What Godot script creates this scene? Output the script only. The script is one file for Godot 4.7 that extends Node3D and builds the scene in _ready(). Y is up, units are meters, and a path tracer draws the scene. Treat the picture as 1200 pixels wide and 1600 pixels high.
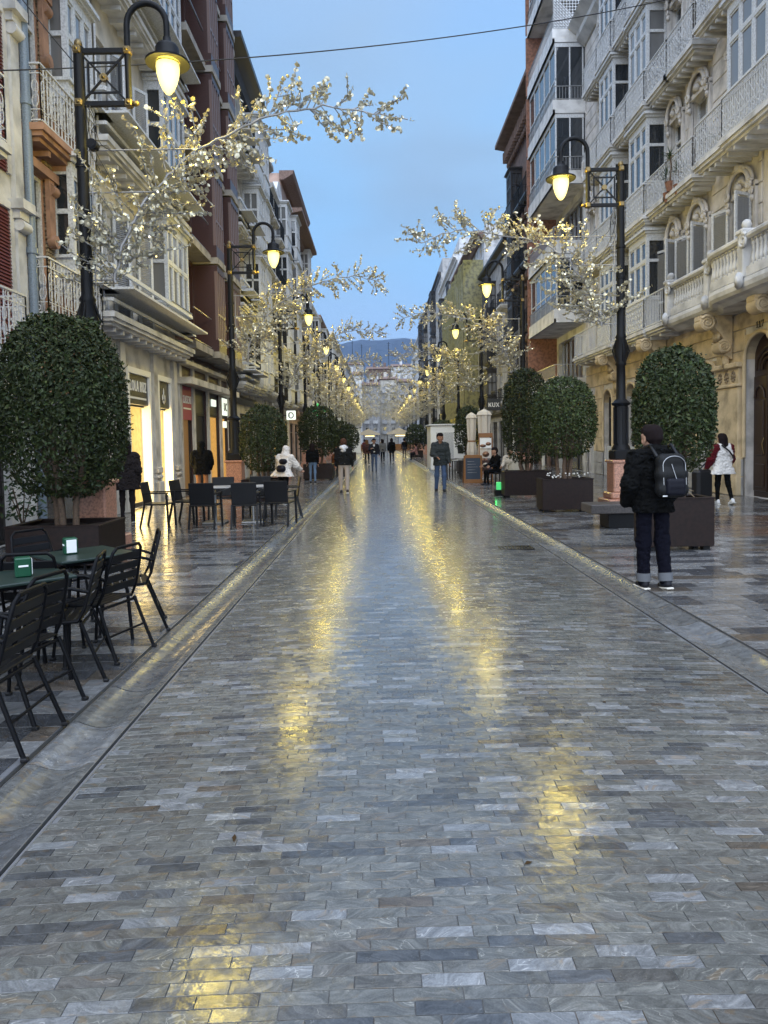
extends Node3D
# A pedestrian shopping street at dusk, wet marble paving, lamps and lit metal branches.  x right, y up, the street runs along -z; the camera stands at z = 0.

var rng := RandomNumberGenerator.new()
var mats := {}
var cache := {}
const F := 1110.0   # focal length in photograph pixels

func _ready():
	# ---- camera
	var cam := Camera3D.new()
	cam.name = "camera"
	var pit := deg_to_rad(2.79)
	var yaw := deg_to_rad(0.4)
	var rol := deg_to_rad(1.0)
	var fw := Vector3(sin(yaw) * cos(pit), -sin(pit), -cos(yaw) * cos(pit))
	var rt := fw.cross(Vector3.UP).normalized()
	var up := rt.cross(fw)
	var rt2 := rt * cos(rol) - up * sin(rol)
	var up2 := up * cos(rol) + rt * sin(rol)
	cam.transform = Transform3D(Basis(rt2, up2, -fw), Vector3(0, 1.6, 0))
	cam.projection = Camera3D.PROJECTION_FRUSTUM
	cam.near = 0.1
	cam.far = 6000.0
	cam.size = 0.2 * 800.0 / F
	cam.frustum_offset = Vector2(0, -0.1 * 58.0 / F)
	add_child(cam)
	# ---- sky
	var env := Environment.new()
	env.background_mode = Environment.BG_SKY
	var sky := Sky.new()
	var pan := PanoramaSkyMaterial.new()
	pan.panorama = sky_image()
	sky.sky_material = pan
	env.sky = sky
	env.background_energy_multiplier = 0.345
	env.tonemap_mode = Environment.TONE_MAPPER_LINEAR
	env.tonemap_exposure = 3.4
	env.sdfgi_enabled = true
	env.ssao_enabled = true
	env.ssil_enabled = true
	env.fog_enabled = true
	env.fog_density = 0.00016
	env.fog_light_color = Color(0.62, 0.74, 0.92)
	var we := WorldEnvironment.new()
	we.name = "world_environment"
	we.environment = env
	add_child(we)
	# ---- the last daylight from the bright cloud above and behind
	var sun := DirectionalLight3D.new()
	sun.name = "daylight"
	sun.light_energy = 0.5
	sun.light_angular_distance = 110.0
	sun.light_color = Color(0.95, 0.97, 1.0)
	sun.shadow_enabled = true
	sun.sky_mode = DirectionalLight3D.SKY_MODE_LIGHT_ONLY
	sun.rotation_degrees = Vector3(-50, -6, 0)
	add_child(sun)
	rng.seed = 7
	make_materials()
	ground()
	left_buildings()
	right_buildings()
	far_end()
	street_lamps()
	trees()
	terraces()
	right_things()
	people()
	small_things()

func sky_image() -> ImageTexture:
	var w := 768
	var h := 384
	var im := Image.create(w, h, false, Image.FORMAT_RGBAF)
	var nz := FastNoiseLite.new()
	nz.seed = 11
	nz.noise_type = FastNoiseLite.TYPE_SIMPLEX_SMOOTH
	nz.fractal_octaves = 5
	nz.frequency = 0.9
	for j in h:
		var el := PI * (0.5 - (j + 0.5) / h)
		var s := sin(el)
		for i in w:
			var az := TAU * (i + 0.5) / w
			var d := Vector3(cos(el) * sin(az), s, cos(el) * cos(az))
			var t := clampf(s, 0.0, 1.0)
			var hor := Vector3(0.34, 0.49, 0.73)
			var mid := Vector3(0.262, 0.50, 0.80)
			var top := Vector3(0.30, 0.46, 0.78)
			var c := hor.lerp(mid, smoothstep(0.06, 0.26, t)).lerp(top, smoothstep(0.3, 0.75, t))
			# flattened cloud layer: the direction stretched towards the horizon
			var q := Vector3(d.x, 0, d.z) / (maxf(s, 0.0) + 0.28) * 1.1
			var n := nz.get_noise_3d(q.x, q.y, q.z) * 0.5 + 0.5
			var n2 := nz.get_noise_3d(q.x * 0.45 + 9.0, 3.0, q.z * 0.9) * 0.5 + 0.5
			var k := smoothstep(0.38, 0.66, n * 0.6 + n2 * 0.4)
			c = c.lerp(Vector3(0.335, 0.47, 0.63), k * 0.8 * (1.0 - 0.3 * t))
			c *= 1.06 - 0.36 * smoothstep(0.42, 0.72, n2 * 0.7 + n * 0.3)
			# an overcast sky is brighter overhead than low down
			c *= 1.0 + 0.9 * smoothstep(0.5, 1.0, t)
			im.set_pixel(i, j, Color(c.x, c.y, c.z, 1))
	return ImageTexture.create_from_image(im)

# ------------------------------------------------------------------ mesh building
class MB:
	var v := PackedVector3Array()
	var n := PackedVector3Array()
	var t := PackedVector2Array()
	var c := PackedColorArray()
	var ix := PackedInt32Array()
	var col := Color(1, 1, 1)
	var uvs := 1.0
	func uv_of(p: Vector3, nn: Vector3) -> Vector2:
		var a := nn.abs()
		if a.y >= a.x and a.y >= a.z:
			return Vector2(p.x, p.z) * uvs
		if a.x >= a.z:
			return Vector2(p.z, -p.y) * uvs
		return Vector2(p.x, -p.y) * uvs
	func tri(a: Vector3, b: Vector3, d: Vector3):
		var nn := (b - a).cross(d - a).normalized()
		var i := v.size()
		for p in [a, b, d]:
			v.append(p)
			n.append(nn)
			t.append(uv_of(p, nn))
			c.append(col)
		ix.append_array(PackedInt32Array([i, i + 2, i + 1]))
	func quad(a: Vector3, b: Vector3, d: Vector3, e: Vector3):
		var nn := (d - a).cross(e - b).normalized()
		var i := v.size()
		for p in [a, b, d, e]:
			v.append(p)
			n.append(nn)
			t.append(uv_of(p, nn))
			c.append(col)
		ix.append_array(PackedInt32Array([i, i + 2, i + 1, i, i + 3, i + 2]))
	func qo(a: Vector3, b: Vector3, d: Vector3, e: Vector3, out: Vector3):
		if (d - a).cross(e - b).dot(out) < 0.0:
			quad(e, d, b, a)
		else:
			quad(a, b, d, e)
	func to(a: Vector3, b: Vector3, d: Vector3, out: Vector3):
		if (b - a).cross(d - a).dot(out) < 0.0:
			tri(d, b, a)
		else:
			tri(a, b, d)
	func box(a: Vector3, b: Vector3):
		var x0 := minf(a.x, b.x)
		var x1 := maxf(a.x, b.x)
		var y0 := minf(a.y, b.y)
		var y1 := maxf(a.y, b.y)
		var z0 := minf(a.z, b.z)
		var z1 := maxf(a.z, b.z)
		quad(Vector3(x0, y0, z1), Vector3(x1, y0, z1), Vector3(x1, y1, z1), Vector3(x0, y1, z1))
		quad(Vector3(x1, y0, z0), Vector3(x0, y0, z0), Vector3(x0, y1, z0), Vector3(x1, y1, z0))
		quad(Vector3(x1, y0, z1), Vector3(x1, y0, z0), Vector3(x1, y1, z0), Vector3(x1, y1, z1))
		quad(Vector3(x0, y0, z0), Vector3(x0, y0, z1), Vector3(x0, y1, z1), Vector3(x0, y1, z0))
		quad(Vector3(x0, y1, z1), Vector3(x1, y1, z1), Vector3(x1, y1, z0), Vector3(x0, y1, z0))
		quad(Vector3(x0, y0, z0), Vector3(x1, y0, z0), Vector3(x1, y0, z1), Vector3(x0, y0, z1))
	# box with chamfered edges, optionally turned by a transform
	func bbox(ctr: Vector3, size: Vector3, bev: float, xf := Transform3D()):
		var h := size * 0.5
		bev = minf(bev, minf(h.x, minf(h.y, h.z)) * 0.9)
		var P := {}
		for sx in [-1, 1]:
			for sy in [-1, 1]:
				for sz in [-1, 1]:
					var s := Vector3(sx, sy, sz)
					for k in 3:
						var q := s * (h - Vector3.ONE * bev)
						q[k] += s[k] * bev
						P[[sx, sy, sz, k]] = xf * (ctr + q)
		var cc := xf * ctr
		for k in 3:
			var a := (k + 1) % 3
			var b := (k + 2) % 3
			for s in [-1, 1]:
				var pts := []
				for ab in [[-1, -1], [1, -1], [1, 1], [-1, 1]]:
					var sg := [0, 0, 0]
					sg[k] = s
					sg[a] = ab[0]
					sg[b] = ab[1]
					pts.append(P[[sg[0], sg[1], sg[2], k]])
				qo(pts[0], pts[1], pts[2], pts[3], (pts[0] + pts[2]) * 0.5 - cc)
		if bev <= 0.0:
			return
		for k in 3:
			var a := (k + 1) % 3
			var b := (k + 2) % 3
			for ab in [[-1, -1], [1, -1], [1, 1], [-1, 1]]:
				var s0 := [0, 0, 0]
				s0[k] = -1
				s0[a] = ab[0]
				s0[b] = ab[1]
				var s1 := s0.duplicate()
				s1[k] = 1
				var p0: Vector3 = P[[s0[0], s0[1], s0[2], a]]
				var p1: Vector3 = P[[s1[0], s1[1], s1[2], a]]
				var p2: Vector3 = P[[s1[0], s1[1], s1[2], b]]
				var p3: Vector3 = P[[s0[0], s0[1], s0[2], b]]
				qo(p0, p1, p2, p3, (p0 + p2) * 0.5 - cc)
		for sx in [-1, 1]:
			for sy in [-1, 1]:
				for sz in [-1, 1]:
					var p0: Vector3 = P[[sx, sy, sz, 0]]
					to(p0, P[[sx, sy, sz, 1]], P[[sx, sy, sz, 2]], p0 - cc)
	# square bar from p to q
	func bar(p: Vector3, q: Vector3, w: float, h := -1.0):
		if h < 0.0:
			h = w
		var z := (q - p)
		var l := z.length()
		if l < 1e-5:
			return
		z /= l
		var x := (Vector3.UP if absf(z.y) < 0.95 else Vector3.RIGHT).cross(z).normalized()
		var y := z.cross(x)
		var A := []
		for s in [[-1, -1], [1, -1], [1, 1], [-1, 1]]:
			A.append(x * s[0] * w * 0.5 + y * s[1] * h * 0.5)
		for k in 4:
			var a: Vector3 = A[k]
			var b: Vector3 = A[(k + 1) % 4]
			quad(p + a, p + b, q + b, q + a)
		quad(p + A[3], p + A[2], p + A[1], p + A[0])
		quad(q + A[0], q + A[1], q + A[2], q + A[3])
	# smooth tube through points
	func tube(pts: Array, r, sides := 6, caps := true):
		var m := pts.size()
		if m < 2:
			return
		var x := Vector3.ZERO
		var base := v.size()
		for i in m:
			var d: Vector3 = (pts[mini(i + 1, m - 1)] - pts[maxi(i - 1, 0)]).normalized()
			if i == 0:
				x = (Vector3.UP if absf(d.y) < 0.9 else Vector3.RIGHT).cross(d).normalized()
			else:
				x = (x - d * x.dot(d)).normalized()
			var y := d.cross(x)
			var rr: float = r[i] if r is Array else r
			for k in sides + 1:
				var a := TAU * k / sides
				var o := x * cos(a) + y * sin(a)
				v.append(pts[i] + o * rr)
				n.append(o)
				t.append(Vector2(float(k) / sides, i * 0.2))
				c.append(col)
		for i in m - 1:
			for k in sides:
				var a := base + i * (sides + 1) + k
				var b := a + sides + 1
				ix.append_array(PackedInt32Array([a, b, a + 1, a + 1, b, b + 1]))
		if caps:
			for e in [0, m - 1]:
				var rr: float = r[e] if r is Array else r
				var d: Vector3 = (pts[1] - pts[0]).normalized() * -1.0 if e == 0 else (pts[m - 1] - pts[m - 2]).normalized()
				var i0 := v.size()
				v.append(pts[e])
				n.append(d)
				t.append(Vector2.ZERO)
				c.append(col)
				for k in sides:
					v.append(v[base + e * (sides + 1) + k])
					n.append(d)
					t.append(Vector2.ZERO)
					c.append(col)
				for k in sides:
					var a := i0 + 1 + k
					var b := i0 + 1 + (k + 1) % sides
					if e == 0:
						ix.append_array(PackedInt32Array([i0, a, b]))
					else:
						ix.append_array(PackedInt32Array([i0, b, a]))
	# surface of revolution; prof goes from bottom to top as (radius, height)
	func lathe(prof: Array, sides: int, xf := Transform3D(), smooth := true):
		var m := prof.size()
		for i in m - 1:
			var p: Vector2 = prof[i]
			var q: Vector2 = prof[i + 1]
			var nn := Vector2(q.y - p.y, p.x - q.x).normalized()
			var n0 := nn
			var n1 := nn
			if smooth:
				if i > 0:
					var d: Vector2 = prof[i] - prof[i - 1]
					var e := Vector2(d.y, -d.x).normalized()
					if e.dot(nn) > 0.5:
						n0 = (nn + e).normalized()
				if i < m - 2:
					var d: Vector2 = prof[i + 2] - prof[i + 1]
					var e := Vector2(d.y, -d.x).normalized()
					if e.dot(nn) > 0.5:
						n1 = (nn + e).normalized()
			var b := v.size()
			for k in sides + 1:
				var a := TAU * k / sides
				var cs := cos(a)
				var sn := sin(a)
				v.append(xf * Vector3(p.x * cs, p.y, p.x * sn))
				n.append((xf.basis * Vector3(n0.x * cs, n0.y, n0.x * sn)).normalized())
				t.append(Vector2(float(k) / sides, p.y))
				c.append(col)
				v.append(xf * Vector3(q.x * cs, q.y, q.x * sn))
				n.append((xf.basis * Vector3(n1.x * cs, n1.y, n1.x * sn)).normalized())
				t.append(Vector2(float(k) / sides, q.y))
				c.append(col)
			for k in sides:
				var a := b + k * 2
				ix.append_array(PackedInt32Array([a, a + 2, a + 1, a + 2, a + 3, a + 1]))
	func ball(ctr: Vector3, r: Vector3, sides := 8, rings := 5):
		var prof := []
		for i in rings + 1:
			var a := -PI / 2 + PI * i / rings
			prof.append(Vector2(cos(a), sin(a)))
		lathe(prof, sides, Transform3D(Basis.from_scale(r), ctr))
	# profile (out, y) swept along a polyline (x, z); out is to the right-hand side of the walk seen from above (+z for +x)
	func sweep(path: Array, prof: Array, caps := true):
		var m := path.size()
		var rows := []
		for i in m:
			var d: Vector2 = (path[mini(i + 1, m - 1)] - path[maxi(i - 1, 0)]).normalized()
			var o := Vector2(-d.y, d.x)
			if i > 0 and i < m - 1:
				var d1: Vector2 = (path[i] - path[i - 1]).normalized()
				var cs := maxf(0.3, d.dot(d1))
				o /= cs
			var row := []
			for p in prof:
				row.append(Vector3(path[i].x + o.x * p.x, p.y, path[i].y + o.y * p.x))
			rows.append(row)
		for i in m - 1:
			for k in prof.size() - 1:
				quad(rows[i][k], rows[i + 1][k], rows[i + 1][k + 1], rows[i][k + 1])
		if caps:
			for e in [0, m - 1]:
				var ctr := Vector3.ZERO
				for p in rows[e]:
					ctr += p / rows[e].size()
				var dd: Vector2 = (path[1] - path[0]) * -1.0 if e == 0 else path[m - 1] - path[m - 2]
				for k in prof.size():
					to(ctr, rows[e][k], rows[e][(k + 1) % prof.size()], Vector3(dd.x, 0, dd.y))
	# polygon outline (x, y) given counter-clockwise, extruded from z0 to z1
	func prism(poly: Array, z0: float, z1: float, xf := Transform3D()):
		var pk := PackedVector2Array(poly)
		var ids := Geometry2D.triangulate_polygon(pk)
		for i in range(0, ids.size(), 3):
			var a := pk[ids[i]]
			var b := pk[ids[i + 1]]
			var d := pk[ids[i + 2]]
			to(xf * Vector3(a.x, a.y, z1), xf * Vector3(b.x, b.y, z1), xf * Vector3(d.x, d.y, z1), xf.basis.z * signf(z1 - z0))
			to(xf * Vector3(a.x, a.y, z0), xf * Vector3(b.x, b.y, z0), xf * Vector3(d.x, d.y, z0), xf.basis.z * -signf(z1 - z0))
		var m := poly.size()
		var ar := 0.0
		for i in m:
			ar += pk[i].cross(pk[(i + 1) % m])
		for i in m:
			var a := pk[i]
			var b := pk[(i + 1) % m]
			var e := (b - a) * signf(ar)
			qo(xf * Vector3(a.x, a.y, z0), xf * Vector3(b.x, b.y, z0), xf * Vector3(b.x, b.y, z1), xf * Vector3(a.x, a.y, z1), xf.basis * Vector3(e.y, -e.x, 0))
	func append(o: MB, xf := Transform3D()):
		var b := v.size()
		for i in o.v.size():
			v.append(xf * o.v[i])
			n.append((xf.basis * o.n[i]).normalized())
		t.append_array(o.t)
		c.append_array(o.c)
		var flip := xf.basis.determinant() < 0.0
		for i in range(0, o.ix.size(), 3):
			if flip:
				ix.append_array(PackedInt32Array([b + o.ix[i], b + o.ix[i + 2], b + o.ix[i + 1]]))
			else:
				ix.append_array(PackedInt32Array([b + o.ix[i], b + o.ix[i + 1], b + o.ix[i + 2]]))
	func mesh() -> ArrayMesh:
		var A := []
		A.resize(Mesh.ARRAY_MAX)
		A[Mesh.ARRAY_VERTEX] = v
		A[Mesh.ARRAY_NORMAL] = n
		A[Mesh.ARRAY_TEX_UV] = t
		A[Mesh.ARRAY_COLOR] = c
		A[Mesh.ARRAY_INDEX] = ix
		var m := ArrayMesh.new()
		m.add_surface_from_arrays(Mesh.PRIMITIVE_TRIANGLES, A)
		return m

func rf(a: float, b: float) -> float:
	return rng.randf_range(a, b)

# ------------------------------------------------------------------ nodes
func node(called: String, label: String, category: String, at := Vector3.ZERO, turn := 0.0, group := "") -> Node3D:
	var o := Node3D.new()
	o.name = called
	add_child(o, true)
	o.position = at
	o.rotation.y = turn
	tag(o, label, category, group)
	return o

func tag(o: Node3D, label: String, category: String, group := ""):
	o.set_meta("label", label)
	o.set_meta("category", category)
	if group != "":
		o.set_meta("group", group)

# one shape as one named object: a part when a parent is given
func put(called: String, mesh: Mesh, m: Material, parent: Node3D = null, at := Vector3.ZERO, kind := "") -> MeshInstance3D:
	var o := MeshInstance3D.new()
	o.name = called
	o.mesh = mesh
	o.material_override = m
	o.position = at
	if kind != "":
		o.set_meta("kind", kind)
	(parent if parent else self).add_child(o, true)
	return o

func part(called: String, b: MB, m: Material, parent: Node3D = null, at := Vector3.ZERO, kind := "") -> MeshInstance3D:
	return put(called, b.mesh(), m, parent, at, kind)

func many(called: String, mesh: Mesh, m: Material, xfs: Array, cols: Array, parent: Node3D, kind := "stuff") -> MultiMeshInstance3D:
	var mm := MultiMesh.new()
	mm.transform_format = MultiMesh.TRANSFORM_3D
	mm.use_colors = cols.size() > 0
	mm.mesh = mesh
	mm.instance_count = xfs.size()
	for i in xfs.size():
		mm.set_instance_transform(i, xfs[i])
		if cols.size():
			mm.set_instance_color(i, cols[i])
	var o := MultiMeshInstance3D.new()
	o.name = called
	o.multimesh = mm
	o.material_override = m
	if kind != "":
		o.set_meta("kind", kind)
	(parent if parent else self).add_child(o, true)
	return o

func copy_of(o: Node3D, label: String, at: Vector3, turn: float) -> Node3D:
	var r := o.duplicate()
	r.name = o.name
	add_child(r, true)
	r.position = at
	r.rotation.y = turn
	r.set_meta("label", label)
	return r

# ------------------------------------------------------------------ materials
func noise_tex(sd: int, freq: float, oct: int, stops: Array, size := 512, typ := FastNoiseLite.TYPE_SIMPLEX_SMOOTH, ftype := FastNoiseLite.FRACTAL_FBM, warp := 0.0) -> NoiseTexture2D:
	var nz := FastNoiseLite.new()
	nz.seed = sd
	nz.frequency = freq
	nz.noise_type = typ
	nz.fractal_type = ftype
	nz.fractal_octaves = oct
	if warp > 0.0:
		nz.domain_warp_enabled = true
		nz.domain_warp_amplitude = warp
		nz.domain_warp_frequency = freq * 1.2
	var t := NoiseTexture2D.new()
	t.width = size
	t.height = size
	t.seamless = true
	t.seamless_blend_skirt = 0.3
	t.noise = nz
	var g := Gradient.new()
	var off := PackedFloat32Array()
	var cl := PackedColorArray()
	for s in stops:
		off.append(s[0])
		cl.append(s[1] if s[1] is Color else Color(s[1], s[1], s[1]))
	g.offsets = off
	g.colors = cl
	t.color_ramp = g
	return t

func normal_tex(sd: int, freq: float, oct: int, strength: float, size := 512) -> NoiseTexture2D:
	var nz := FastNoiseLite.new()
	nz.seed = sd
	nz.frequency = freq
	nz.fractal_octaves = oct
	var t := NoiseTexture2D.new()
	t.width = size
	t.height = size
	t.seamless = true
	t.noise = nz
	t.as_normal_map = true
	t.bump_strength = strength
	return t

# lin: real-world base colour (linear)
func mt(key: String, lin: Vector3, rough: float, o := {}) -> StandardMaterial3D:
	if mats.has(key):
		return mats[key]
	var m := StandardMaterial3D.new()
	m.resource_name = key
	m.albedo_color = Color(lin.x, lin.y, lin.z).linear_to_srgb()
	m.roughness = rough
	m.metallic = o.get("metal", 0.0)
	m.metallic_specular = o.get("spec", 0.5)
	if o.has("tex"):
		m.albedo_texture = o.tex
		if o.has("tri"):
			m.uv1_triplanar = true
			m.uv1_world_triplanar = o.get("world", true)
			m.uv1_scale = Vector3.ONE / float(o.tri)
		elif o.has("uv"):
			m.uv1_scale = Vector3.ONE / float(o.uv)
	if o.has("nrm"):
		m.normal_enabled = true
		m.normal_texture = o.nrm
		m.normal_scale = o.get("nrm_s", 1.0)
	if o.has("rtex"):
		m.roughness_texture = o.rtex
		m.roughness_texture_channel = BaseMaterial3D.TEXTURE_CHANNEL_RED
	if o.has("vcol"):
		m.vertex_color_use_as_albedo = true
	if o.has("emit"):
		m.emission_enabled = true
		var e: Vector3 = o.emit
		m.emission = Color(e.x, e.y, e.z).linear_to_srgb()
		m.emission_energy_multiplier = o.get("energy", 1.0)
	if o.has("alpha"):
		m.transparency = BaseMaterial3D.TRANSPARENCY_ALPHA
		m.albedo_color.a = o.alpha
	if o.has("back"):
		var e: Vector3 = o.back
		m.backlight_enabled = true
		m.backlight = Color(e.x, e.y, e.z).linear_to_srgb()
	if o.has("coat"):
		m.clearcoat_enabled = true
		m.clearcoat = o.coat
		m.clearcoat_roughness = o.get("coat_r", 0.1)
	if o.has("rim"):
		m.rim_enabled = true
		m.rim = o.rim
	mats[key] = m
	return m

var tx := {}

# veined slate-grey marble: clouds, fine streaks along the bed, white veins, patches of rust
func marble_tex() -> ImageTexture:
	var n := FastNoiseLite.new()
	n.seed = 21
	n.noise_type = FastNoiseLite.TYPE_SIMPLEX_SMOOTH
	n.frequency = 0.01
	n.fractal_octaves = 4
	var w := FastNoiseLite.new()
	w.seed = 22
	w.frequency = 0.006
	w.fractal_octaves = 2
	var f := FastNoiseLite.new()
	f.seed = 23
	f.frequency = 0.05
	f.fractal_octaves = 3
	var S := 1024
	var im := Image.create(S, S, false, Image.FORMAT_RGB8)
	for j in S:
		for i in S:
			var wx := w.get_noise_2d(i, j) * 60.0
			var x := i + wx
			var y := j + wx * 0.5
			var c := 0.5 + 0.10 * n.get_noise_2d(x * 0.5, y * 1.6) + 0.08 * f.get_noise_2d(x * 0.25, y * 1.5) + 0.05 * f.get_noise_2d(i * 2.0, j * 2.0)
			var v := absf(n.get_noise_2d(x * 0.35 + 700.0, y * 0.9))
			var k := n.get_noise_2d(i * 0.5 + 300.0, j * 0.5 + 900.0)
			var vein := smoothstep(0.028, 0.0, v) * smoothstep(-0.05, 0.25, k)
			var v2 := absf(n.get_noise_2d(x * 0.9 + 1700.0, y * 2.4 + 50.0))
			vein = maxf(vein, 0.7 * smoothstep(0.03, 0.0, v2) * smoothstep(0.1, 0.35, -k))
			vein = maxf(vein, 0.55 * smoothstep(0.42, 0.62, n.get_noise_2d(x * 0.3 + 90.0, y * 1.2 + 2000.0)))
			var r := smoothstep(0.3, 0.55, n.get_noise_2d(x * 0.45 + 4000.0, y * 1.3))
			var col := Vector3(c, c * 1.01, c * 1.03).lerp(Vector3(0.64, 0.53, 0.42), r * 0.4).lerp(Vector3(0.97, 0.96, 0.95), vein * 0.5)
			im.set_pixel(i, j, Color(col.x, col.y, col.z))
	return ImageTexture.create_from_image(im)

func make_materials():
	tx.grime = noise_tex(3, 0.006, 6, [[0.0, 0.62], [0.3, 0.82], [0.5, 0.93], [0.75, 1.0], [1.0, 0.95]], 512, FastNoiseLite.TYPE_SIMPLEX_SMOOTH, FastNoiseLite.FRACTAL_FBM, 20.0)
	tx.stone = noise_tex(5, 0.02, 5, [[0.0, 0.6], [0.35, 0.8], [0.6, 0.95], [1.0, 1.0]])
	tx.fine = noise_tex(8, 0.05, 4, [[0.0, 0.72], [0.5, 0.9], [1.0, 1.0]])
	tx.bump = normal_tex(9, 0.035, 5, 4.0)
	tx.marble = marble_tex()
	tx.wet = noise_tex(31, 0.012, 5, [[0.0, 0.07], [0.4, 0.125], [0.6, 0.19], [0.8, 0.3], [1.0, 0.42]], 512)
	tx.damp = noise_tex(32, 0.016, 5, [[0.0, 0.16], [0.4, 0.24], [0.6, 0.34], [1.0, 0.6]], 512)
	tx.rust = noise_tex(41, 0.02, 5, [[0.0, Color(0.55, 0.5, 0.5)], [0.5, Color(0.85, 0.82, 0.8)], [1.0, Color(1, 1, 1)]])
	tx.wood = noise_tex(51, 0.03, 4, [[0.0, 0.55], [0.5, 0.8], [1.0, 1.0]])
	tx.streak = noise_tex(61, 0.012, 5, [[0.0, 0.55], [0.4, 0.85], [0.6, 1.0], [1.0, 1.0]])
	mt("paver", Vector3(1, 1, 1), 1.0, {tex = tx.marble, uv = 0.9, vcol = true, rtex = tx.wet, nrm = tx.bump, nrm_s = 0.06})
	mt("gutter_stone", Vector3(1, 1, 1), 1.0, {tex = tx.marble, uv = 0.7, vcol = true, rtex = tx.damp, nrm = tx.bump, nrm_s = 0.1})
	mt("pavement_stone", Vector3(1, 1, 1), 1.0, {tex = tx.marble, uv = 1.3, vcol = true, rtex = tx.wet, nrm = tx.bump, nrm_s = 0.08})
	mt("mortar", Vector3(0.13, 0.13, 0.135), 0.5)
	mt("slot", Vector3(0.015, 0.015, 0.016), 0.4)
	mt("steel", Vector3(0.35, 0.35, 0.35), 0.35, {metal = 0.8})
	mt("iron", Vector3(0.009, 0.009, 0.010), 0.5, {spec = 0.3, tex = tx.fine, tri = 0.7})
	mt("brass", Vector3(0.2, 0.145, 0.065), 0.45, {metal = 0.85})
	mt("white_wood", Vector3(0.64, 0.65, 0.66), 0.5, {tex = tx.fine, tri = 1.6})
	mt("white_stone", Vector3(0.61, 0.60, 0.585), 0.75, {tex = tx.grime, tri = 3.1, nrm = tx.bump, nrm_s = 0.3})
	mt("white_iron", Vector3(0.68, 0.68, 0.68), 0.45, {tex = tx.fine, tri = 0.9})
	mt("stucco", Vector3(0.62, 0.585, 0.55), 0.85, {tex = tx.grime, tri = 2.7, nrm = tx.bump, nrm_s = 0.4})
	mt("stucco_lamplit", Vector3(0.58, 0.46, 0.29), 0.85, {tex = tx.grime, tri = 2.3, nrm = tx.bump, nrm_s = 0.4})  # stucco with the yellow of lamplight put into its colour
	mt("stucco_grey", Vector3(0.38, 0.37, 0.36), 0.85, {tex = tx.grime, tri = 2.9})
	mt("cream", Vector3(0.58, 0.54, 0.47), 0.85, {tex = tx.grime, tri = 3.3})
	mt("pale", Vector3(0.62, 0.62, 0.62), 0.8, {tex = tx.grime, tri = 3.7})
	mt("pinkish", Vector3(0.50, 0.34, 0.27), 0.85, {tex = tx.grime, tri = 3.5})
	mt("terracotta", Vector3(0.28, 0.13, 0.08), 0.85, {tex = tx.stone, tri = 1.9})
	mt("orange_stone", Vector3(0.37, 0.205, 0.125), 0.8, {tex = tx.grime, tri = 1.7})
	mt("tan_brick", Vector3(0.33, 0.25, 0.15), 0.9, {tex = tx.stone, tri = 1.1})
	mt("red_paint", Vector3(0.16, 0.035, 0.03), 0.5, {tex = tx.fine, tri = 0.8})
	mt("dark_red", Vector3(0.055, 0.02, 0.015), 0.4, {tex = tx.fine, tri = 1.3})
	mt("box_frame", Vector3(0.15, 0.10, 0.09), 0.4)
	mt("slab_grey", Vector3(0.33, 0.30, 0.26), 0.8, {tex = tx.grime, tri = 2.2})
	mt("black_wood", Vector3(0.018, 0.014, 0.013), 0.45, {tex = tx.fine, tri = 1.1})
	mt("brown_stone", Vector3(0.16, 0.10, 0.075), 0.8, {tex = tx.grime, tri = 2.2})
	mt("pipe_blue", Vector3(0.20, 0.25, 0.31), 0.35, {tex = tx.fine, tri = 0.9})
	mt("glass", Vector3(0.022, 0.026, 0.031), 0.05, {spec = 0.9})
	mt("glass_curtain", Vector3(0.15, 0.15, 0.15), 0.07, {spec = 0.8})
	mt("glass_grey", Vector3(0.06, 0.06, 0.062), 0.06, {spec = 0.8})
	mt("rail_glass", Vector3(0.16, 0.2, 0.25), 0.15, {alpha = 0.55})
	mt("shutter_grey", Vector3(0.37, 0.38, 0.40), 0.6, {tex = tx.fine, tri = 1.1})
	mt("bench_stone", Vector3(0.07, 0.06, 0.055), 0.45, {tex = tx.stone, tri = 0.5})
	mt("roof_tile", Vector3(0.22, 0.14, 0.11), 0.85, {tex = tx.stone, tri = 1.4})
	mt("corten", Vector3(0.018, 0.0085, 0.006), 0.5, {spec = 0.35, tex = tx.rust, tri = 0.8})
	mt("pink_marble", Vector3(0.52, 0.26, 0.17), 0.3, {tex = tx.stone, tri = 0.55})
	mt("soil", Vector3(0.03, 0.02, 0.013), 0.95, {tex = tx.stone, tri = 0.2})
	mt("bark", Vector3(0.13, 0.085, 0.055), 0.9, {tex = tx.streak, tri = 0.25})
	mt("leaf", Vector3(1, 1, 1), 0.5, {vcol = true, spec = 0.35, back = Vector3(0.1, 0.14, 0.04)})
	mt("door_wood", Vector3(0.045, 0.022, 0.013), 0.4, {tex = tx.wood, tri = 0.6})
	mt("bulb", Vector3(0.9, 0.85, 0.6), 0.3, {emit = Vector3(1.0, 0.79, 0.2), energy = 0.6})
	mt("branch_rod", Vector3(0.30, 0.29, 0.28), 0.45, {metal = 0.4})
	mt("petal", Vector3(0.52, 0.485, 0.36), 0.36, {metal = 0.6, back = Vector3(0.14, 0.125, 0.08)})
	mt("led", Vector3(0.9, 0.9, 0.85), 0.4, {emit = Vector3(1.0, 0.93, 0.72), energy = 1.15})
	mt("led_warm", Vector3(0.9, 0.8, 0.5), 0.4, {emit = Vector3(1.0, 0.74, 0.25), energy = 1.15})
	mt("shop_glow", Vector3(0.3, 0.22, 0.09), 0.35, {emit = Vector3(1.0, 0.62, 0.14), energy = 0.27, tex = tx.streak, tri = 1.6})
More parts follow.
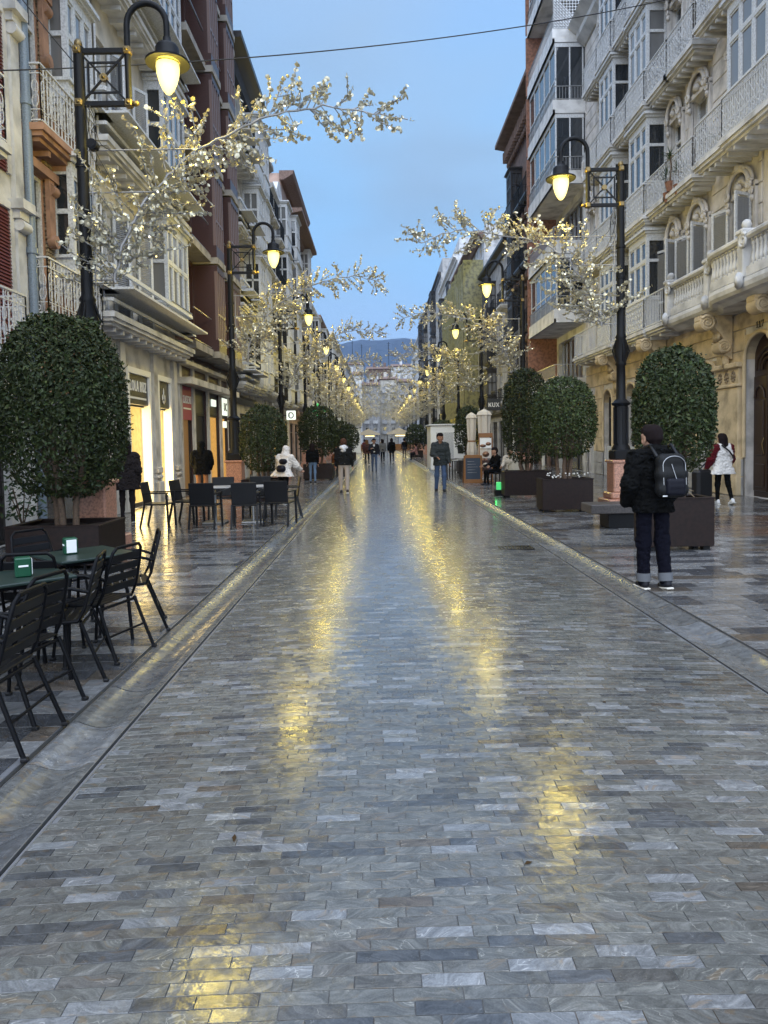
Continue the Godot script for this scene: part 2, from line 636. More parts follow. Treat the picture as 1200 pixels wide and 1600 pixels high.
	mt("shop_glow_dim", Vector3(0.12, 0.07, 0.03), 0.3, {emit = Vector3(0.75, 0.36, 0.08), energy = 0.05})
	mt("shop_glow_mid", Vector3(0.25, 0.15, 0.06), 0.35, {emit = Vector3(1.0, 0.50, 0.1), energy = 0.17, tex = tx.streak, tri = 1.1})
	mt("sign_dark", Vector3(0.03, 0.03, 0.03), 0.4)
	mt("sign_white", Vector3(0.75, 0.73, 0.68), 0.4)
	mt("sign_lit", Vector3(0.8, 0.85, 0.8), 0.4, {emit = Vector3(0.9, 1.0, 0.86), energy = 0.27})
	mt("sign_pink", Vector3(0.30, 0.028, 0.07), 0.5)
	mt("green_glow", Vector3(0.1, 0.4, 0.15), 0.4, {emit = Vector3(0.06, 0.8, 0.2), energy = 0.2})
	mt("chair_metal", Vector3(0.004, 0.004, 0.005), 0.45, {spec = 0.25})
	mt("chair_slat", Vector3(0.006, 0.006, 0.007), 0.42, {spec = 0.3})
	mt("table_green", Vector3(0.016, 0.028, 0.023), 0.38, {spec = 0.4})
	mt("black_plastic", Vector3(0.01, 0.01, 0.011), 0.45, {spec = 0.35})
	mt("napkin_green", Vector3(0.0, 0.055, 0.022), 0.35)
	mt("paper", Vector3(0.78, 0.78, 0.76), 0.7)
	mt("canvas", Vector3(0.68, 0.62, 0.54), 0.85, {tex = tx.fine, tri = 0.5})
	mt("board_wood", Vector3(0.36, 0.15, 0.035), 0.45, {tex = tx.wood, tri = 0.4})
	mt("chalk", Vector3(0.03, 0.045, 0.075), 0.5, {tex = tx.fine, tri = 0.3})
	mt("rattan", Vector3(0.5, 0.46, 0.38), 0.7, {tex = tx.fine, tri = 0.1})
	mt("net", Vector3(0.24, 0.21, 0.07), 0.9, {tex = tx.streak, tri = 2.5, alpha = 0.82})
	mt("net_yellow", Vector3(0.55, 0.40, 0.02), 0.8, {tex = tx.fine, tri = 1.5})
	mt("vert", Vector3(1, 1, 1), 0.9, {vcol = true, spec = 0.2})
	mt("vert_gloss", Vector3(1, 1, 1), 0.55, {vcol = true, spec = 0.3})
	mt("cable", Vector3(0.012, 0.012, 0.014), 0.6)
	mt("hill", Vector3(0.022, 0.032, 0.036), 1.0, {tex = tx.stone, tri = 300.0})
	mt("asphalt", Vector3(0.16, 0.155, 0.15), 0.35, {tex = tx.stone, tri = 2.0})

# ------------------------------------------------------------------ the ground
const LX0 := -1.44    # left and right edge of the central lane
const LX1 := 2.37
const GL := -1.82     # outer edges of the gutters
const GR := 2.76
const FL := -6.05     # facade lines
const FR := 9.4

func crown(x: float) -> float:
	var u := (x - (LX0 + LX1) * 0.5) / ((LX1 - LX0) * 0.5)
	return 0.045 * (1.0 - u * u)

func stone_tone(kind: int) -> Color:
	var q := rng.randf()
	var b := rf(0.86, 1.12)
	var c := Vector3(0.49, 0.47, 0.41)
	if kind == 0:
		if q < 0.13:
			c = Vector3(0.72, 0.71, 0.68)
		elif q < 0.25:
			c = Vector3(0.30, 0.30, 0.295)
		elif q < 0.38:
			c = Vector3(0.42, 0.39, 0.34)
		elif q < 0.40:
			c = Vector3(0.39, 0.32, 0.25)
	elif kind == 1:
		c = Vector3(0.54, 0.53, 0.51)
		if q < 0.3:
			c = Vector3(0.72, 0.70, 0.66)
		elif q < 0.6:
			c = Vector3(0.25, 0.25, 0.255)
		elif q < 0.75:
			c = Vector3(0.40, 0.33, 0.26)
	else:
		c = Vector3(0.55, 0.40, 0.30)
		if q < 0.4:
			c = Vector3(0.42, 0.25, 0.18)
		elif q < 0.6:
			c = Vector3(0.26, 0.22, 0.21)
	c *= b
	return Color(c.x, c.y, c.z)

# one paving stone with worn edges, slightly out of level
func paver(b: MB, x0: float, x1: float, z0: float, z1: float, y: Callable, tilt: float):
	var e := 0.0014
	var off := Vector2(rf(0, 9), rf(0, 9))
	var fl := -1.0 if rng.randf() < 0.5 else 1.0
	var dy := rf(-0.0005, 0.0009)
	var tx_ := rf(-tilt, tilt)
	var tz_ := rf(-tilt, tilt)
	var mx := (x0 + x1) * 0.5
	var mz := (z0 + z1) * 0.5
	var top := []
	var low := []
	for p in [[x0, z0], [x1, z0], [x1, z1], [x0, z1]]:
		var ix: float = p[0] + (e if p[0] == x0 else -e)
		var iz: float = p[1] + (e if p[1] == z0 else -e)
		top.append(Vector3(ix, (y as Callable).call(ix) + dy + (ix - mx) * tx_ + (iz - mz) * tz_, iz))
		low.append(Vector3(p[0], (y as Callable).call(p[0]) + dy - 0.003, p[1]))
	var rot := rf(-0.75, 0.75)
	var cs := cos(rot)
	var sn := sin(rot)
	var i0 := b.v.size()
	b.qo(top[0], top[1], top[2], top[3], Vector3.UP)
	for k in range(i0, b.v.size()):
		b.t[k] = Vector2((b.v[k].x * cs - b.v[k].z * sn) * fl, b.v[k].x * sn + b.v[k].z * cs) + off
	for k in 4:
		var a: Vector3 = top[k]
		var d: Vector3 = top[(k + 1) % 4]
		b.qo(a, d, low[(k + 1) % 4], low[k], (a + d) * 0.5 - Vector3(mx, a.y - 0.002, mz))

func ground():
	var g := MB.new()
	g.quad(Vector3(-400, -0.055, 60), Vector3(400, -0.055, 60), Vector3(400, -0.055, -3200), Vector3(-400, -0.055, -3200))
	var gr := part("ground", g, mats.asphalt, null, Vector3.ZERO, "structure")
	# central lane: bedding, stones
	var lane := Node3D.new()
	lane.name = "lane_paving"
	add_child(lane)
	lane.set_meta("kind", "structure")
	var bed := MB.new()
	var N := 12
	for i in N:
		var xa := lerpf(LX0, LX1, float(i) / N)
		var xb := lerpf(LX0, LX1, float(i + 1) / N)
		bed.quad(Vector3(xa, crown(xa) - 0.0032, 20), Vector3(xb, crown(xb) - 0.0032, 20), Vector3(xb, crown(xb) - 0.0032, -46), Vector3(xa, crown(xa) - 0.0032, -46))
	part("bedding", bed, mats.mortar, lane)
	var patches := FastNoiseLite.new()
	patches.seed = 90
	patches.frequency = 0.5
	patches.fractal_octaves = 4
	var rest := MB.new()
	var singles := 0
	var d := 1.25
	var row := 0
	while d < 46.0:
		var rh := 0.05 if d < 24.0 else 0.1
		var ln := 0.186 if d < 24.0 else 0.37
		var x := LX0 + 0.012 - (0.5 if row % 2 else 0.0) * ln - rf(0.0, 0.02) + (row % 5) * 0.013
		while x < LX1 - 0.012:
			var w := ln * rf(0.94, 1.06)
			var xa := maxf(x, LX0 + 0.012)
			var xb := minf(x + w - 0.0012, LX1 - 0.012)
			if xb - xa > 0.03:
				var single: bool = singles < 300 and d < 2.75 and absf(xa + 0.05 - 0.0) < d * 0.62
				var b := MB.new() if single else rest
				var wear := 1.0 + 0.22 * patches.get_noise_2d(xa * 1.2, d * 0.6) + 0.12 * patches.get_noise_2d(xa * 6.0 + 50.0, d * 5.0)
				b.col = stone_tone(0) * wear
				paver(b, xa, xb, -(d + rh - 0.0012), -d, crown, 0.006)
				if single:
					singles += 1
					part("paving_stone", b, mats.paver, lane)
			x += w
		d += rh
		row += 1
	part("far_paving_stones", rest, mats.paver, lane, Vector3.ZERO, "stuff")
	# the lane beyond, where the stones can no longer be told apart
	var far := MB.new()
	for i in 80:
		var za := -46.0 - i * 2.0
		for k in N:
			var xa := lerpf(LX0, LX1, float(k) / N)
			var xb := lerpf(LX0, LX1, float(k + 1) / N)
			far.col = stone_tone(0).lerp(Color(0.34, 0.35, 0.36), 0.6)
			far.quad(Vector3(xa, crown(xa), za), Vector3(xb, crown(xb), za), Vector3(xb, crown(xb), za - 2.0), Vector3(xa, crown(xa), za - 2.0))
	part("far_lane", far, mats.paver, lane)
	# gutters of hollowed slabs between two slots
	for s in 2:
		var gut := Node3D.new()
		gut.name = "gutter"
		add_child(gut, true)
		gut.set_meta("kind", "structure")
		var xa: float = GL if s == 0 else LX1
		var xb: float = LX0 if s == 0 else GR
		var z := -0.5
		var count := 0
		var more := MB.new()
		while z > -70.0:
			var l := rf(0.52, 0.66)
			var b := MB.new() if count < 55 else more
			b.col = stone_tone(0).lerp(Color(0.44, 0.435, 0.42), 0.45)
			var off := Vector2(rf(0, 9), rf(0, 9))
			var i0 := b.v.size()
			var M := 10
			for i in M:
				var ua := float(i) / M
				var ub := float(i + 1) / M
				var pa := lerpf(xa + 0.022, xb - 0.022, ua)
				var pb := lerpf(xa + 0.022, xb - 0.022, ub)
				var ha := -0.036 * sin(PI * clampf((ua - 0.1) / 0.8, 0, 1))
				var hb := -0.036 * sin(PI * clampf((ub - 0.1) / 0.8, 0, 1))
				var q0 := b.v.size()
				b.quad(Vector3(pa, ha, z), Vector3(pb, hb, z), Vector3(pb, hb, z - l + 0.010), Vector3(pa, ha, z - l + 0.010))
				for k in range(q0, q0 + 4):
					var px := b.v[k].x
					var uu := clampf(((px - xa - 0.022) / (xb - xa - 0.044) - 0.1) / 0.8, 0, 1)
					var sl := -0.036 * cos(PI * uu) * PI / (0.8 * (xb - xa - 0.044)) if uu > 0.0 and uu < 1.0 else 0.0
					b.n[k] = Vector3(-sl, 1, 0).normalized()
				b.quad(Vector3(pa, -0.05, z), Vector3(pb, -0.05, z), Vector3(pb, hb, z), Vector3(pa, ha, z))
			for k in range(i0, b.v.size()):
				b.t[k] = Vector2(b.v[k].x, b.v[k].z * 0.8) * 0.8 + off
			if count < 55:
				part("gutter_slab", b, mats.gutter_stone, gut)
			count += 1
			z -= l
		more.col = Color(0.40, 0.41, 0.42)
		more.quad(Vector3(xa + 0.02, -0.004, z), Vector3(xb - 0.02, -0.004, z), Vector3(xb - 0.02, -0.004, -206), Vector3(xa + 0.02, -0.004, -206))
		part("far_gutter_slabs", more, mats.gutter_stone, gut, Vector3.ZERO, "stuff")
		var sl := MB.new()
		var st := MB.new()
		for x in [xa, xb]:
			sl.box(Vector3(x - 0.021, -0.05, 1), Vector3(x + 0.021, -0.022, -206))
			st.box(Vector3(x - 0.021, -0.03, 1), Vector3(x - 0.015, 0.001, -206))
			st.box(Vector3(x + 0.015, -0.03, 1), Vector3(x + 0.021, 0.001, -206))
		part("slot", sl, mats.slot, gut)
		part("slot_edge", st, mats.steel, gut)
	# pavements of larger slabs
	for s in 2:
		var pv := Node3D.new()
		pv.name = "pavement"
		add_child(pv, true)
		pv.set_meta("kind", "structure")
		var xa: float = FL - 0.1 if s == 0 else GR + 0.021
		var xb: float = GL - 0.021 if s == 0 else FR + 0.1
		var bd := MB.new()
		bd.quad(Vector3(xa, -0.004, 20), Vector3(xb, -0.004, 20), Vector3(xb, -0.004, -60), Vector3(xa, -0.004, -60))
		part("bedding", bd, mats.mortar, pv)
		var more := MB.new()
		var cnt := 0
		var dd := 2.2
		var r := 0
		while dd < 60.0:
			var rh := 0.2 if dd < 26 else 0.4
			var ln := 0.62 if dd < 26 else 1.2
			var x := xa - (r % 3) * ln / 3.0 - rf(0, 0.05)
			while x < xb:
				var w := ln * rf(0.8, 1.15)
				var a := maxf(x, xa)
				var b2 := minf(x + w - 0.003, xb)
				if b2 - a > 0.05:
					var vis: bool = (a > -dd * 0.56 and s == 0) or (s == 1 and a < dd * 0.57)
					var single: bool = vis and cnt < 290 and dd < 15.0
					var b := MB.new() if single else more
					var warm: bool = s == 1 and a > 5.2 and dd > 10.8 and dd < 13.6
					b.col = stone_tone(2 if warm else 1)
					paver(b, a, b2, -(dd + rh - 0.003), -dd, func(_x): return 0.0, 0.004)
					if single:
						cnt += 1
						part("paving_slab", b, mats.pavement_stone, pv)
				x += w
			dd += rh
			r += 1
		part("far_paving_slabs", more, mats.pavement_stone, pv, Vector3.ZERO, "stuff")
		var fr := MB.new()
		for i in 74:
			for k in 4:
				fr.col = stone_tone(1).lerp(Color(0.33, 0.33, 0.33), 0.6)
				var za := -60.0 - i * 2.0
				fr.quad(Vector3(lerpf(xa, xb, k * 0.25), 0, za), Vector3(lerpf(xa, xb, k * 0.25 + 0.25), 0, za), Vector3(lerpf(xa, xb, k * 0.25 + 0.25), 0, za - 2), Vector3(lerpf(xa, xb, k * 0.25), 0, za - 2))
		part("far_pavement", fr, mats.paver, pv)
	# drain grate set into the lane
	var gt := node("drain_grate", "long dark slotted drain grate set across the right half of the lane", "grate", Vector3(1.8, crown(1.8) + 0.004, -10.15))
	var fm := MB.new()
	fm.box(Vector3(-0.39, -0.012, -0.16), Vector3(0.39, 0.0, -0.13))
	fm.box(Vector3(-0.39, -0.012, 0.13), Vector3(0.39, 0.0, 0.16))
	fm.box(Vector3(-0.39, -0.012, -0.13), Vector3(-0.36, 0.0, 0.13))
	fm.box(Vector3(0.36, -0.012, -0.13), Vector3(0.39, 0.0, 0.13))
	part("frame", fm, mats.iron, gt)
	for i in 14:
		var b := MB.new()
		b.box(Vector3(-0.345 + i * 0.05, -0.01, -0.13), Vector3(-0.32 + i * 0.05, -0.001, 0.13))
		part("bar", b, mats.iron, gt)
	var hill := MB.new()
	# a hill far behind the roofs
	var nz := FastNoiseLite.new()
	nz.seed = 4
	nz.frequency = 0.0035
	var G := 40
	var hp := func(i: int, k: int) -> Vector3:
		var x := -900.0 + 1800.0 * i / G
		var z := -1700.0 - 1300.0 * k / G
		var r := Vector2((x - 20) / 400.0, (z + 2350) / 420.0).length()
		var h := 335.0 * exp(-r * r * 0.62) + nz.get_noise_2d(x, z) * 34.0 * exp(-r * r * 0.2)
		return Vector3(x, maxf(h - 10.0, -8.0), z)
	for i in G:
		for k in G:
			hill.qo(hp.call(i, k), hp.call(i + 1, k), hp.call(i + 1, k + 1), hp.call(i, k + 1), Vector3.UP)
	part("hill", hill, mats.hill, null, Vector3.ZERO, "structure")

# ------------------------------------------------------------------ facade kit: x along the street, y up, z out of the wall
func building(called: String, label: String, left: bool, d0: float, d1: float, group := "") -> Node3D:
	var o := Node3D.new()
	o.name = called
	add_child(o, true)
	if left:
		o.transform = Transform3D(Basis(Vector3(0, 0, -1), Vector3.UP, Vector3(1, 0, 0)), Vector3(FL, 0, -d0))
	else:
		o.transform = Transform3D(Basis(Vector3(0, 0, 1), Vector3.UP, Vector3(-1, 0, 0)), Vector3(FR, 0, -d1))
	tag(o, label, "building", group)
	return o

# a wall with rectangular openings (Rect2) and reveals going back
func wall(b: MB, x0: float, x1: float, y0: float, y1: float, holes: Array, z := 0.0, rev := 0.22):
	var xs := [x0, x1]
	var ys := [y0, y1]
	for h in holes:
		for q in [h.position.x, h.end.x]:
			if q > x0 and q < x1 and not xs.has(q):
				xs.append(q)
		for q in [h.position.y, h.end.y]:
			if q > y0 and q < y1 and not ys.has(q):
				ys.append(q)
	xs.sort()
	ys.sort()
	for i in xs.size() - 1:
		for k in ys.size() - 1:
			var m := Vector2((xs[i] + xs[i + 1]) * 0.5, (ys[k] + ys[k + 1]) * 0.5)
			var open := false
			for h in holes:
				if h.has_point(m):
					open = true
			if not open:
				b.quad(Vector3(xs[i], ys[k], z), Vector3(xs[i + 1], ys[k], z), Vector3(xs[i + 1], ys[k + 1], z), Vector3(xs[i], ys[k + 1], z))
	for h in holes:
		var a: Vector2 = h.position
		var e: Vector2 = h.end
		b.quad(Vector3(a.x, a.y, z - rev), Vector3(a.x, a.y, z), Vector3(a.x, e.y, z), Vector3(a.x, e.y, z - rev))
		b.quad(Vector3(e.x, a.y, z), Vector3(e.x, a.y, z - rev), Vector3(e.x, e.y, z - rev), Vector3(e.x, e.y, z))
		b.quad(Vector3(a.x, a.y, z), Vector3(a.x, a.y, z - rev), Vector3(e.x, a.y, z - rev), Vector3(e.x, a.y, z))
		b.quad(Vector3(a.x, e.y, z - rev), Vector3(a.x, e.y, z), Vector3(e.x, e.y, z), Vector3(e.x, e.y, z - rev))

# the closed body behind a facade
func body(b: MB, x0: float, x1: float, h: float, deep := 9.0):
	b.box(Vector3(x0, -0.05, -deep), Vector3(x1, h, -0.3))
	b.box(Vector3(x0, -0.05, -0.298), Vector3(x0 + 0.02, h, -0.002))
	b.box(Vector3(x1 - 0.02, -0.05, -0.298), Vector3(x1, h, -0.002))

# a window: frame and glazing bars, with the pane as its part; x is the middle, y the bottom
func window(par: Node3D, x: float, y: float, w: float, h: float, z: float, nx: int, trans: float, mf: String, mg: String, called := "window") -> MeshInstance3D:
	var key := "w%.2f_%.2f_%d_%.2f" % [w, h, nx, trans]
	if not cache.has(key):
		var b := MB.new()
		var f := 0.07
		b.box(Vector3(-w / 2, 0, -0.04), Vector3(-w / 2 + f, h, 0.035))
		b.box(Vector3(w / 2 - f, 0, -0.04), Vector3(w / 2, h, 0.035))
		b.box(Vector3(-w / 2 + f, 0, -0.04), Vector3(w / 2 - f, f, 0.033))
		b.box(Vector3(-w / 2 + f, h - f, -0.04), Vector3(w / 2 - f, h, 0.033))
		for i in range(1, nx):
			var xx := -w / 2 + w * i / nx
			b.box(Vector3(xx - 0.03, f, -0.035), Vector3(xx + 0.03, h - f, 0.028))
		if trans > 0.0:
			b.box(Vector3(-w / 2 + f, h * trans - 0.035, -0.037), Vector3(w / 2 - f, h * trans + 0.035, 0.04))
		var p := MB.new()
		p.quad(Vector3(-w / 2 + 0.02, 0.02, 0), Vector3(w / 2 - 0.02, 0.02, 0), Vector3(w / 2 - 0.02, h - 0.02, 0), Vector3(-w / 2 + 0.02, h - 0.02, 0))
		cache[key] = [b.mesh(), p.mesh()]
	var o := put(called, cache[key][0], mats[mf], par, Vector3(x, y, z))
	put("pane", cache[key][1], mats[mg], o, Vector3(0, 0, -0.02))
	return o

# louvred shutter, hinged at its left edge
func shutter(par: Node3D, x: float, y: float, w: float, h: float, z: float, turn: float, mf := "white_wood", ms := "shutter_grey"):
	var key := "s%.2f_%.2f" % [w, h]
	if not cache.has(key):
		var b := MB.new()
		var f := 0.075
		b.box(Vector3(0, 0, -0.02), Vector3(f, h, 0.02))
		b.box(Vector3(w - f, 0, -0.02), Vector3(w, h, 0.02))
		for yy in [0.0, h * 0.3, h - f]:
			b.box(Vector3(f, yy, -0.018), Vector3(w - f, yy + f, 0.018))
		var s := MB.new()
		var yy := f + 0.02
		while yy < h - f - 0.03:
			s.bbox(Vector3.ZERO, Vector3(w - 2 * f, 0.055, 0.008), 0.0, Transform3D(Basis(Vector3.RIGHT, -0.75), Vector3(w / 2, yy, 0)))
			yy += 0.045
		cache[key] = [b.mesh(), s.mesh()]
	var o := put("shutter", cache[key][0], mats[mf], par, Vector3(x, y, z))
	o.rotation.y = turn
	put("slats", cache[key][1], mats[ms], o, Vector3.ZERO, "stuff")

# ironwork between two points of a run
func iron_run(b: MB, p: Vector3, q: Vector3, h: float, style: String):
	var l := (q - p).length()
	var u := (q - p) / l
	var U := Vector3.UP
	b.bar(p + U * h, q + U * h, 0.045, 0.03)
	b.bar(p + U * 0.06, q + U * 0.06, 0.03, 0.025)
	if style == "glass":
		return
	var n := maxi(2, int(l / (0.13 if style != "lace" else 0.105)))
	for i in n + 1:
		var a := p + u * l * i / n
		b.bar(a + U * 0.06, a + U * h, 0.016)
	if style == "bars":
		return
	b.bar(p + U * (h - 0.16), q + U * (h - 0.16), 0.018)
	if style == "scroll":
		b.bar(p + U * 0.24, q + U * 0.24, 0.014)
		var m := maxi(1, int(l / 0.36))
		for i in m:
			var c := p + u * l * (i + 0.5) / m
			var w := l / m * 0.42
			for side in [-1.0, 1.0]:
				for vv in [0.0, 1.0]:
					var pts := []
					for k in 13:
						var a := k / 12.0 * TAU * 1.15
						var r := w * (0.95 - 0.62 * k / 12.0)
						var yy := h * (0.40 if vv == 0.0 else 0.62) + (r * 1.1 * -cos(a)) * (1.0 if vv == 1.0 else -1.0)
						pts.append(c + u * side * (w * 0.12 + absf(w * 0.45 + sin(a) * r * 0.5)) + U * yy)
					for k in 12:
						b.bar(pts[k], pts[k + 1], 0.013)
			for yy in [h - 0.08, 0.15]:
				ring(b, c + U * yy, u, 0.055, 0.012)
	elif style == "lace":
		var m := maxi(2, int(l / 0.21))
		for i in m:
			var c := p + u * l * (i + 0.5) / m
			ring(b, c + U * (h - 0.08), u, 0.062, 0.016)
			ring(b, c + U * 0.17, u, 0.075, 0.018)
			ring(b, c + U * 0.33, u, 0.06, 0.016)
			var w := l / m * 0.5
			b.bar(c - u * w + U * (h * 0.45), c + U * (h * 0.6), 0.014)
			b.bar(c + u * w + U * (h * 0.45), c + U * (h * 0.6), 0.014)
			b.bar(c - u * w + U * (h * 0.75), c + U * (h * 0.6), 0.014)
			b.bar(c + u * w + U * (h * 0.75), c + U * (h * 0.6), 0.014)

func ring(b: MB, c: Vector3, u: Vector3, r: float, w: float):
	var k := 8
	for i in k:
		var a := TAU * i / k
		var e := TAU * (i + 1) / k
		b.bar(c + u * cos(a) * r + Vector3.UP * sin(a) * r, c + u * cos(e) * r + Vector3.UP * sin(e) * r, w)

# balcony: moulded slab with brackets, railing as its part
func balcony(par: Node3D, x0: float, x1: float, y: float, dep: float, style: String, ms: String, mr: String, h := 1.0, brackets := 0):
	var b := MB.new()
	b.box(Vector3(x0, y - 0.12, 0), Vector3(x1, y, dep))
	b.box(Vector3(x0 + 0.05, y - 0.2, 0), Vector3(x1 - 0.05, y - 0.122, dep - 0.05))
	b.box(Vector3(x0 + 0.12, y - 0.27, 0), Vector3(x1 - 0.12, y - 0.202, dep - 0.13))
	for i in brackets:
		var xx := lerpf(x0 + 0.2, x1 - 0.2, (i + 0.5) / brackets)
		b.box(Vector3(xx - 0.045, y - 0.37, 0), Vector3(xx + 0.045, y - 0.272, dep - 0.16))
	var o := part("balcony", b, mats[ms], par)
	var r := MB.new()
	var g := 0.06
	var A := Vector3(x0 + g, y, 0.02)
	var B := Vector3(x0 + g, y, dep - g)
	var C := Vector3(x1 - g, y, dep - g)
	var D := Vector3(x1 - g, y, 0.02)
	if style == "panel":
		for pq in [[A, B], [B, C], [C, D]]:
			var p: Vector3 = pq[0]
			var q: Vector3 = pq[1]
			r.bar(p + Vector3.UP * h * 0.5, q + Vector3.UP * h * 0.5, h - 0.02, 0.05)
			r.bar(p + Vector3.UP * h, q + Vector3.UP * h, 0.07, 0.09)
			r.bar(p + Vector3.UP * 0.25, q + Vector3.UP * 0.25, 0.05, 0.075)
	else:
		iron_run(r, A, B, h, style)
		iron_run(r, B, C, h, style)
		iron_run(r, C, D, h, style)
	part("railing", r, mats[mr], o)
	if style == "glass":
		var gl := MB.new()
		for pq in [[A, B], [B, C], [C, D]]:
			var p: Vector3 = pq[0]
			var q: Vector3 = pq[1]
			gl.quad(p + Vector3.UP * 0.08, q + Vector3.UP * 0.08, q + Vector3.UP * (h - 0.05), p + Vector3.UP * (h - 0.05))
		part("glass_panel", gl, mats.rail_glass, o)

# glazed bay that stands out of the wall: frame, with the panes as its part
func bay(par: Node3D, x0: float, x1: float, y0: float, ys: float, yt: float, y1: float, dep: float, n: int, mf := "white_wood", mg := "glass", z := 0.0):
	var b := MB.new()
	var g := MB.new()
	var ft := z + dep
	b.box(Vector3(x0, y0, z), Vector3(x1, ys, ft))
	# panels raised on the base
	for i in n:
		var a := lerpf(x0, x1, float(i) / n) + 0.07
		var e := lerpf(x0, x1, float(i + 1) / n) - 0.07
		b.bbox(Vector3((a + e) / 2, (y0 + ys) / 2, ft + 0.01), Vector3(e - a, (ys - y0) - 0.2, 0.024), 0.012)
	b.box(Vector3(x0 - 0.05, ys, z), Vector3(x1 + 0.05, ys + 0.06, ft + 0.05))
	b.box(Vector3(x0, y1 - 0.22, z), Vector3(x1, y1, ft))
	b.box(Vector3(x0 - 0.06, y1, z), Vector3(x1 + 0.06, y1 + 0.07, ft + 0.06))
	b.box(Vector3(x0 - 0.13, y1 + 0.072, z), Vector3(x1 + 0.13, y1 + 0.15, ft + 0.13))
	# stepped foot
	b.box(Vector3(x0 + 0.04, y0 - 0.1, z), Vector3(x1 - 0.04, y0 - 0.002, ft - 0.04))
	b.box(Vector3(x0 + 0.12, y0 - 0.22, z), Vector3(x1 - 0.12, y0 - 0.102, ft - 0.14))
	b.box(Vector3(x0 + 0.24, y0 - 0.34, z), Vector3(x1 - 0.24, y0 - 0.222, ft - 0.28))
	var yb := ys + 0.06
	var yc := y1 - 0.22
	for xx in [x0, x1 - 0.1]:
		b.box(Vector3(xx, yb, ft - 0.1), Vector3(xx + 0.1, yc, ft))
		b.box(Vector3(xx + 0.002, yb, z), Vector3(xx + 0.098, yc, z + 0.08))
	for i in range(1, n):
		var xx := lerpf(x0, x1, float(i) / n)
		b.box(Vector3(xx - 0.045, yb, ft - 0.08), Vector3(xx + 0.045, yc, ft - 0.004))
	var m := 1 if dep < 0.75 else 2
	for sx in [x0, x1]:
		var o: float = 0.0 if sx == x0 else -0.07
		for i in range(1, m):
			var zz := lerpf(z, ft, float(i) / m)
			b.box(Vector3(sx + o + 0.003, yb, zz - 0.035), Vector3(sx + o + 0.067, yc, zz + 0.035))
		b.box(Vector3(sx + o + 0.003, yt - 0.045, z + 0.08), Vector3(sx + o + 0.067, yt + 0.045, ft - 0.1))
		var gx: float = sx + (0.045 if sx == x0 else -0.045)
		g.qo(Vector3(gx, yb, z + 0.05), Vector3(gx, yb, ft - 0.05), Vector3(gx, yc, ft - 0.05), Vector3(gx, yc, z + 0.05), Vector3(sx - (x0 + x1) / 2, 0, 0))
	b.box(Vector3(x0 + 0.1, yt - 0.045, ft - 0.075), Vector3(x1 - 0.1, yt + 0.045, ft - 0.002))
	# sashes inside each light
	for i in n:
		var a := lerpf(x0, x1, float(i) / n) + 0.045
		var e := lerpf(x0, x1, float(i + 1) / n) - 0.045
		for yy in [[yb, yt - 0.045], [yt + 0.045, yc]]:
			b.box(Vector3(a, yy[0], ft - 0.06), Vector3(a + 0.035, yy[1], ft - 0.02))
			b.box(Vector3(e - 0.035, yy[0], ft - 0.06), Vector3(e, yy[1], ft - 0.02))
			b.box(Vector3(a + 0.035, yy[1] - 0.05, ft - 0.058), Vector3(e - 0.035, yy[1], ft - 0.022))
			b.box(Vector3(a + 0.035, yy[0], ft - 0.058), Vector3(e - 0.035, yy[0] + 0.05, ft - 0.022))
		g.quad(Vector3(a, yb, ft - 0.045 + rf(-0.004, 0.004)), Vector3(e, yb, ft - 0.045), Vector3(e, yc, ft - 0.045 + rf(-0.004, 0.004)), Vector3(a, yc, ft - 0.045))
	var o := part("bay_window", b, mats[mf], par)
	if mg == "glass" and rng.randf() < 0.3:
		mg = "glass_curtain"
	part("pane", g, mats[mg], o)
	return o

# a moulding that runs along the wall
func moulding(par: Node3D, called: String, x0: float, x1: float, prof: Array, m: String, z := 0.0):
	var b := MB.new()
	var p := [Vector2(0, prof[0].y)]
	p.append_array(prof)
	p.append(Vector2(0, prof[prof.size() - 1].y))
	b.sweep([Vector2(x0, z), Vector2(x1, z)], p)
	return part(called, b, mats[m], par)

# courses of separate dressed stones, leaving out the openings
func courses(par: Node3D, x0: float, x1: float, y0: float, y1: float, ch: float, holes: Array, m: String, z := 0.0, longest := 1.3):
	var y := y0
	var r := 0
	while y < y1 - 0.1:
		var t := minf(y + ch, y1)
		var cuts := [[x0, x1]]
		for h in holes:
			if h.position.y < t - 0.03 and h.end.y > y + 0.03:
				var nx := []
				for c in cuts:
					if h.end.x <= c[0] or h.position.x >= c[1]:
						nx.append(c)
					else:
						if h.position.x - c[0] > 0.05:
							nx.append([c[0], h.position.x])
						if c[1] - h.end.x > 0.05:
							nx.append([h.end.x, c[1]])
				cuts = nx
		for c in cuts:
			var L: float = c[1] - c[0]
			var n := maxi(1, int(ceil(L / longest)))
			for i in n:
				var a: float = c[0] + L * i / n + 0.006
				var e: float = c[0] + L * (i + 1) / n - 0.006
				var key := "c%.2f_%.2f" % [e - a, t - y]
				if not cache.has(key):
					var b := MB.new()
					b.bbox(Vector3.ZERO, Vector3(e - a, t - y - 0.022, 0.05), 0.012)
					cache[key] = b.mesh()
				put("stone", cache[key], mats[m], par, Vector3((a + e) / 2, (y + t) / 2, z))
		y = t
		r += 1

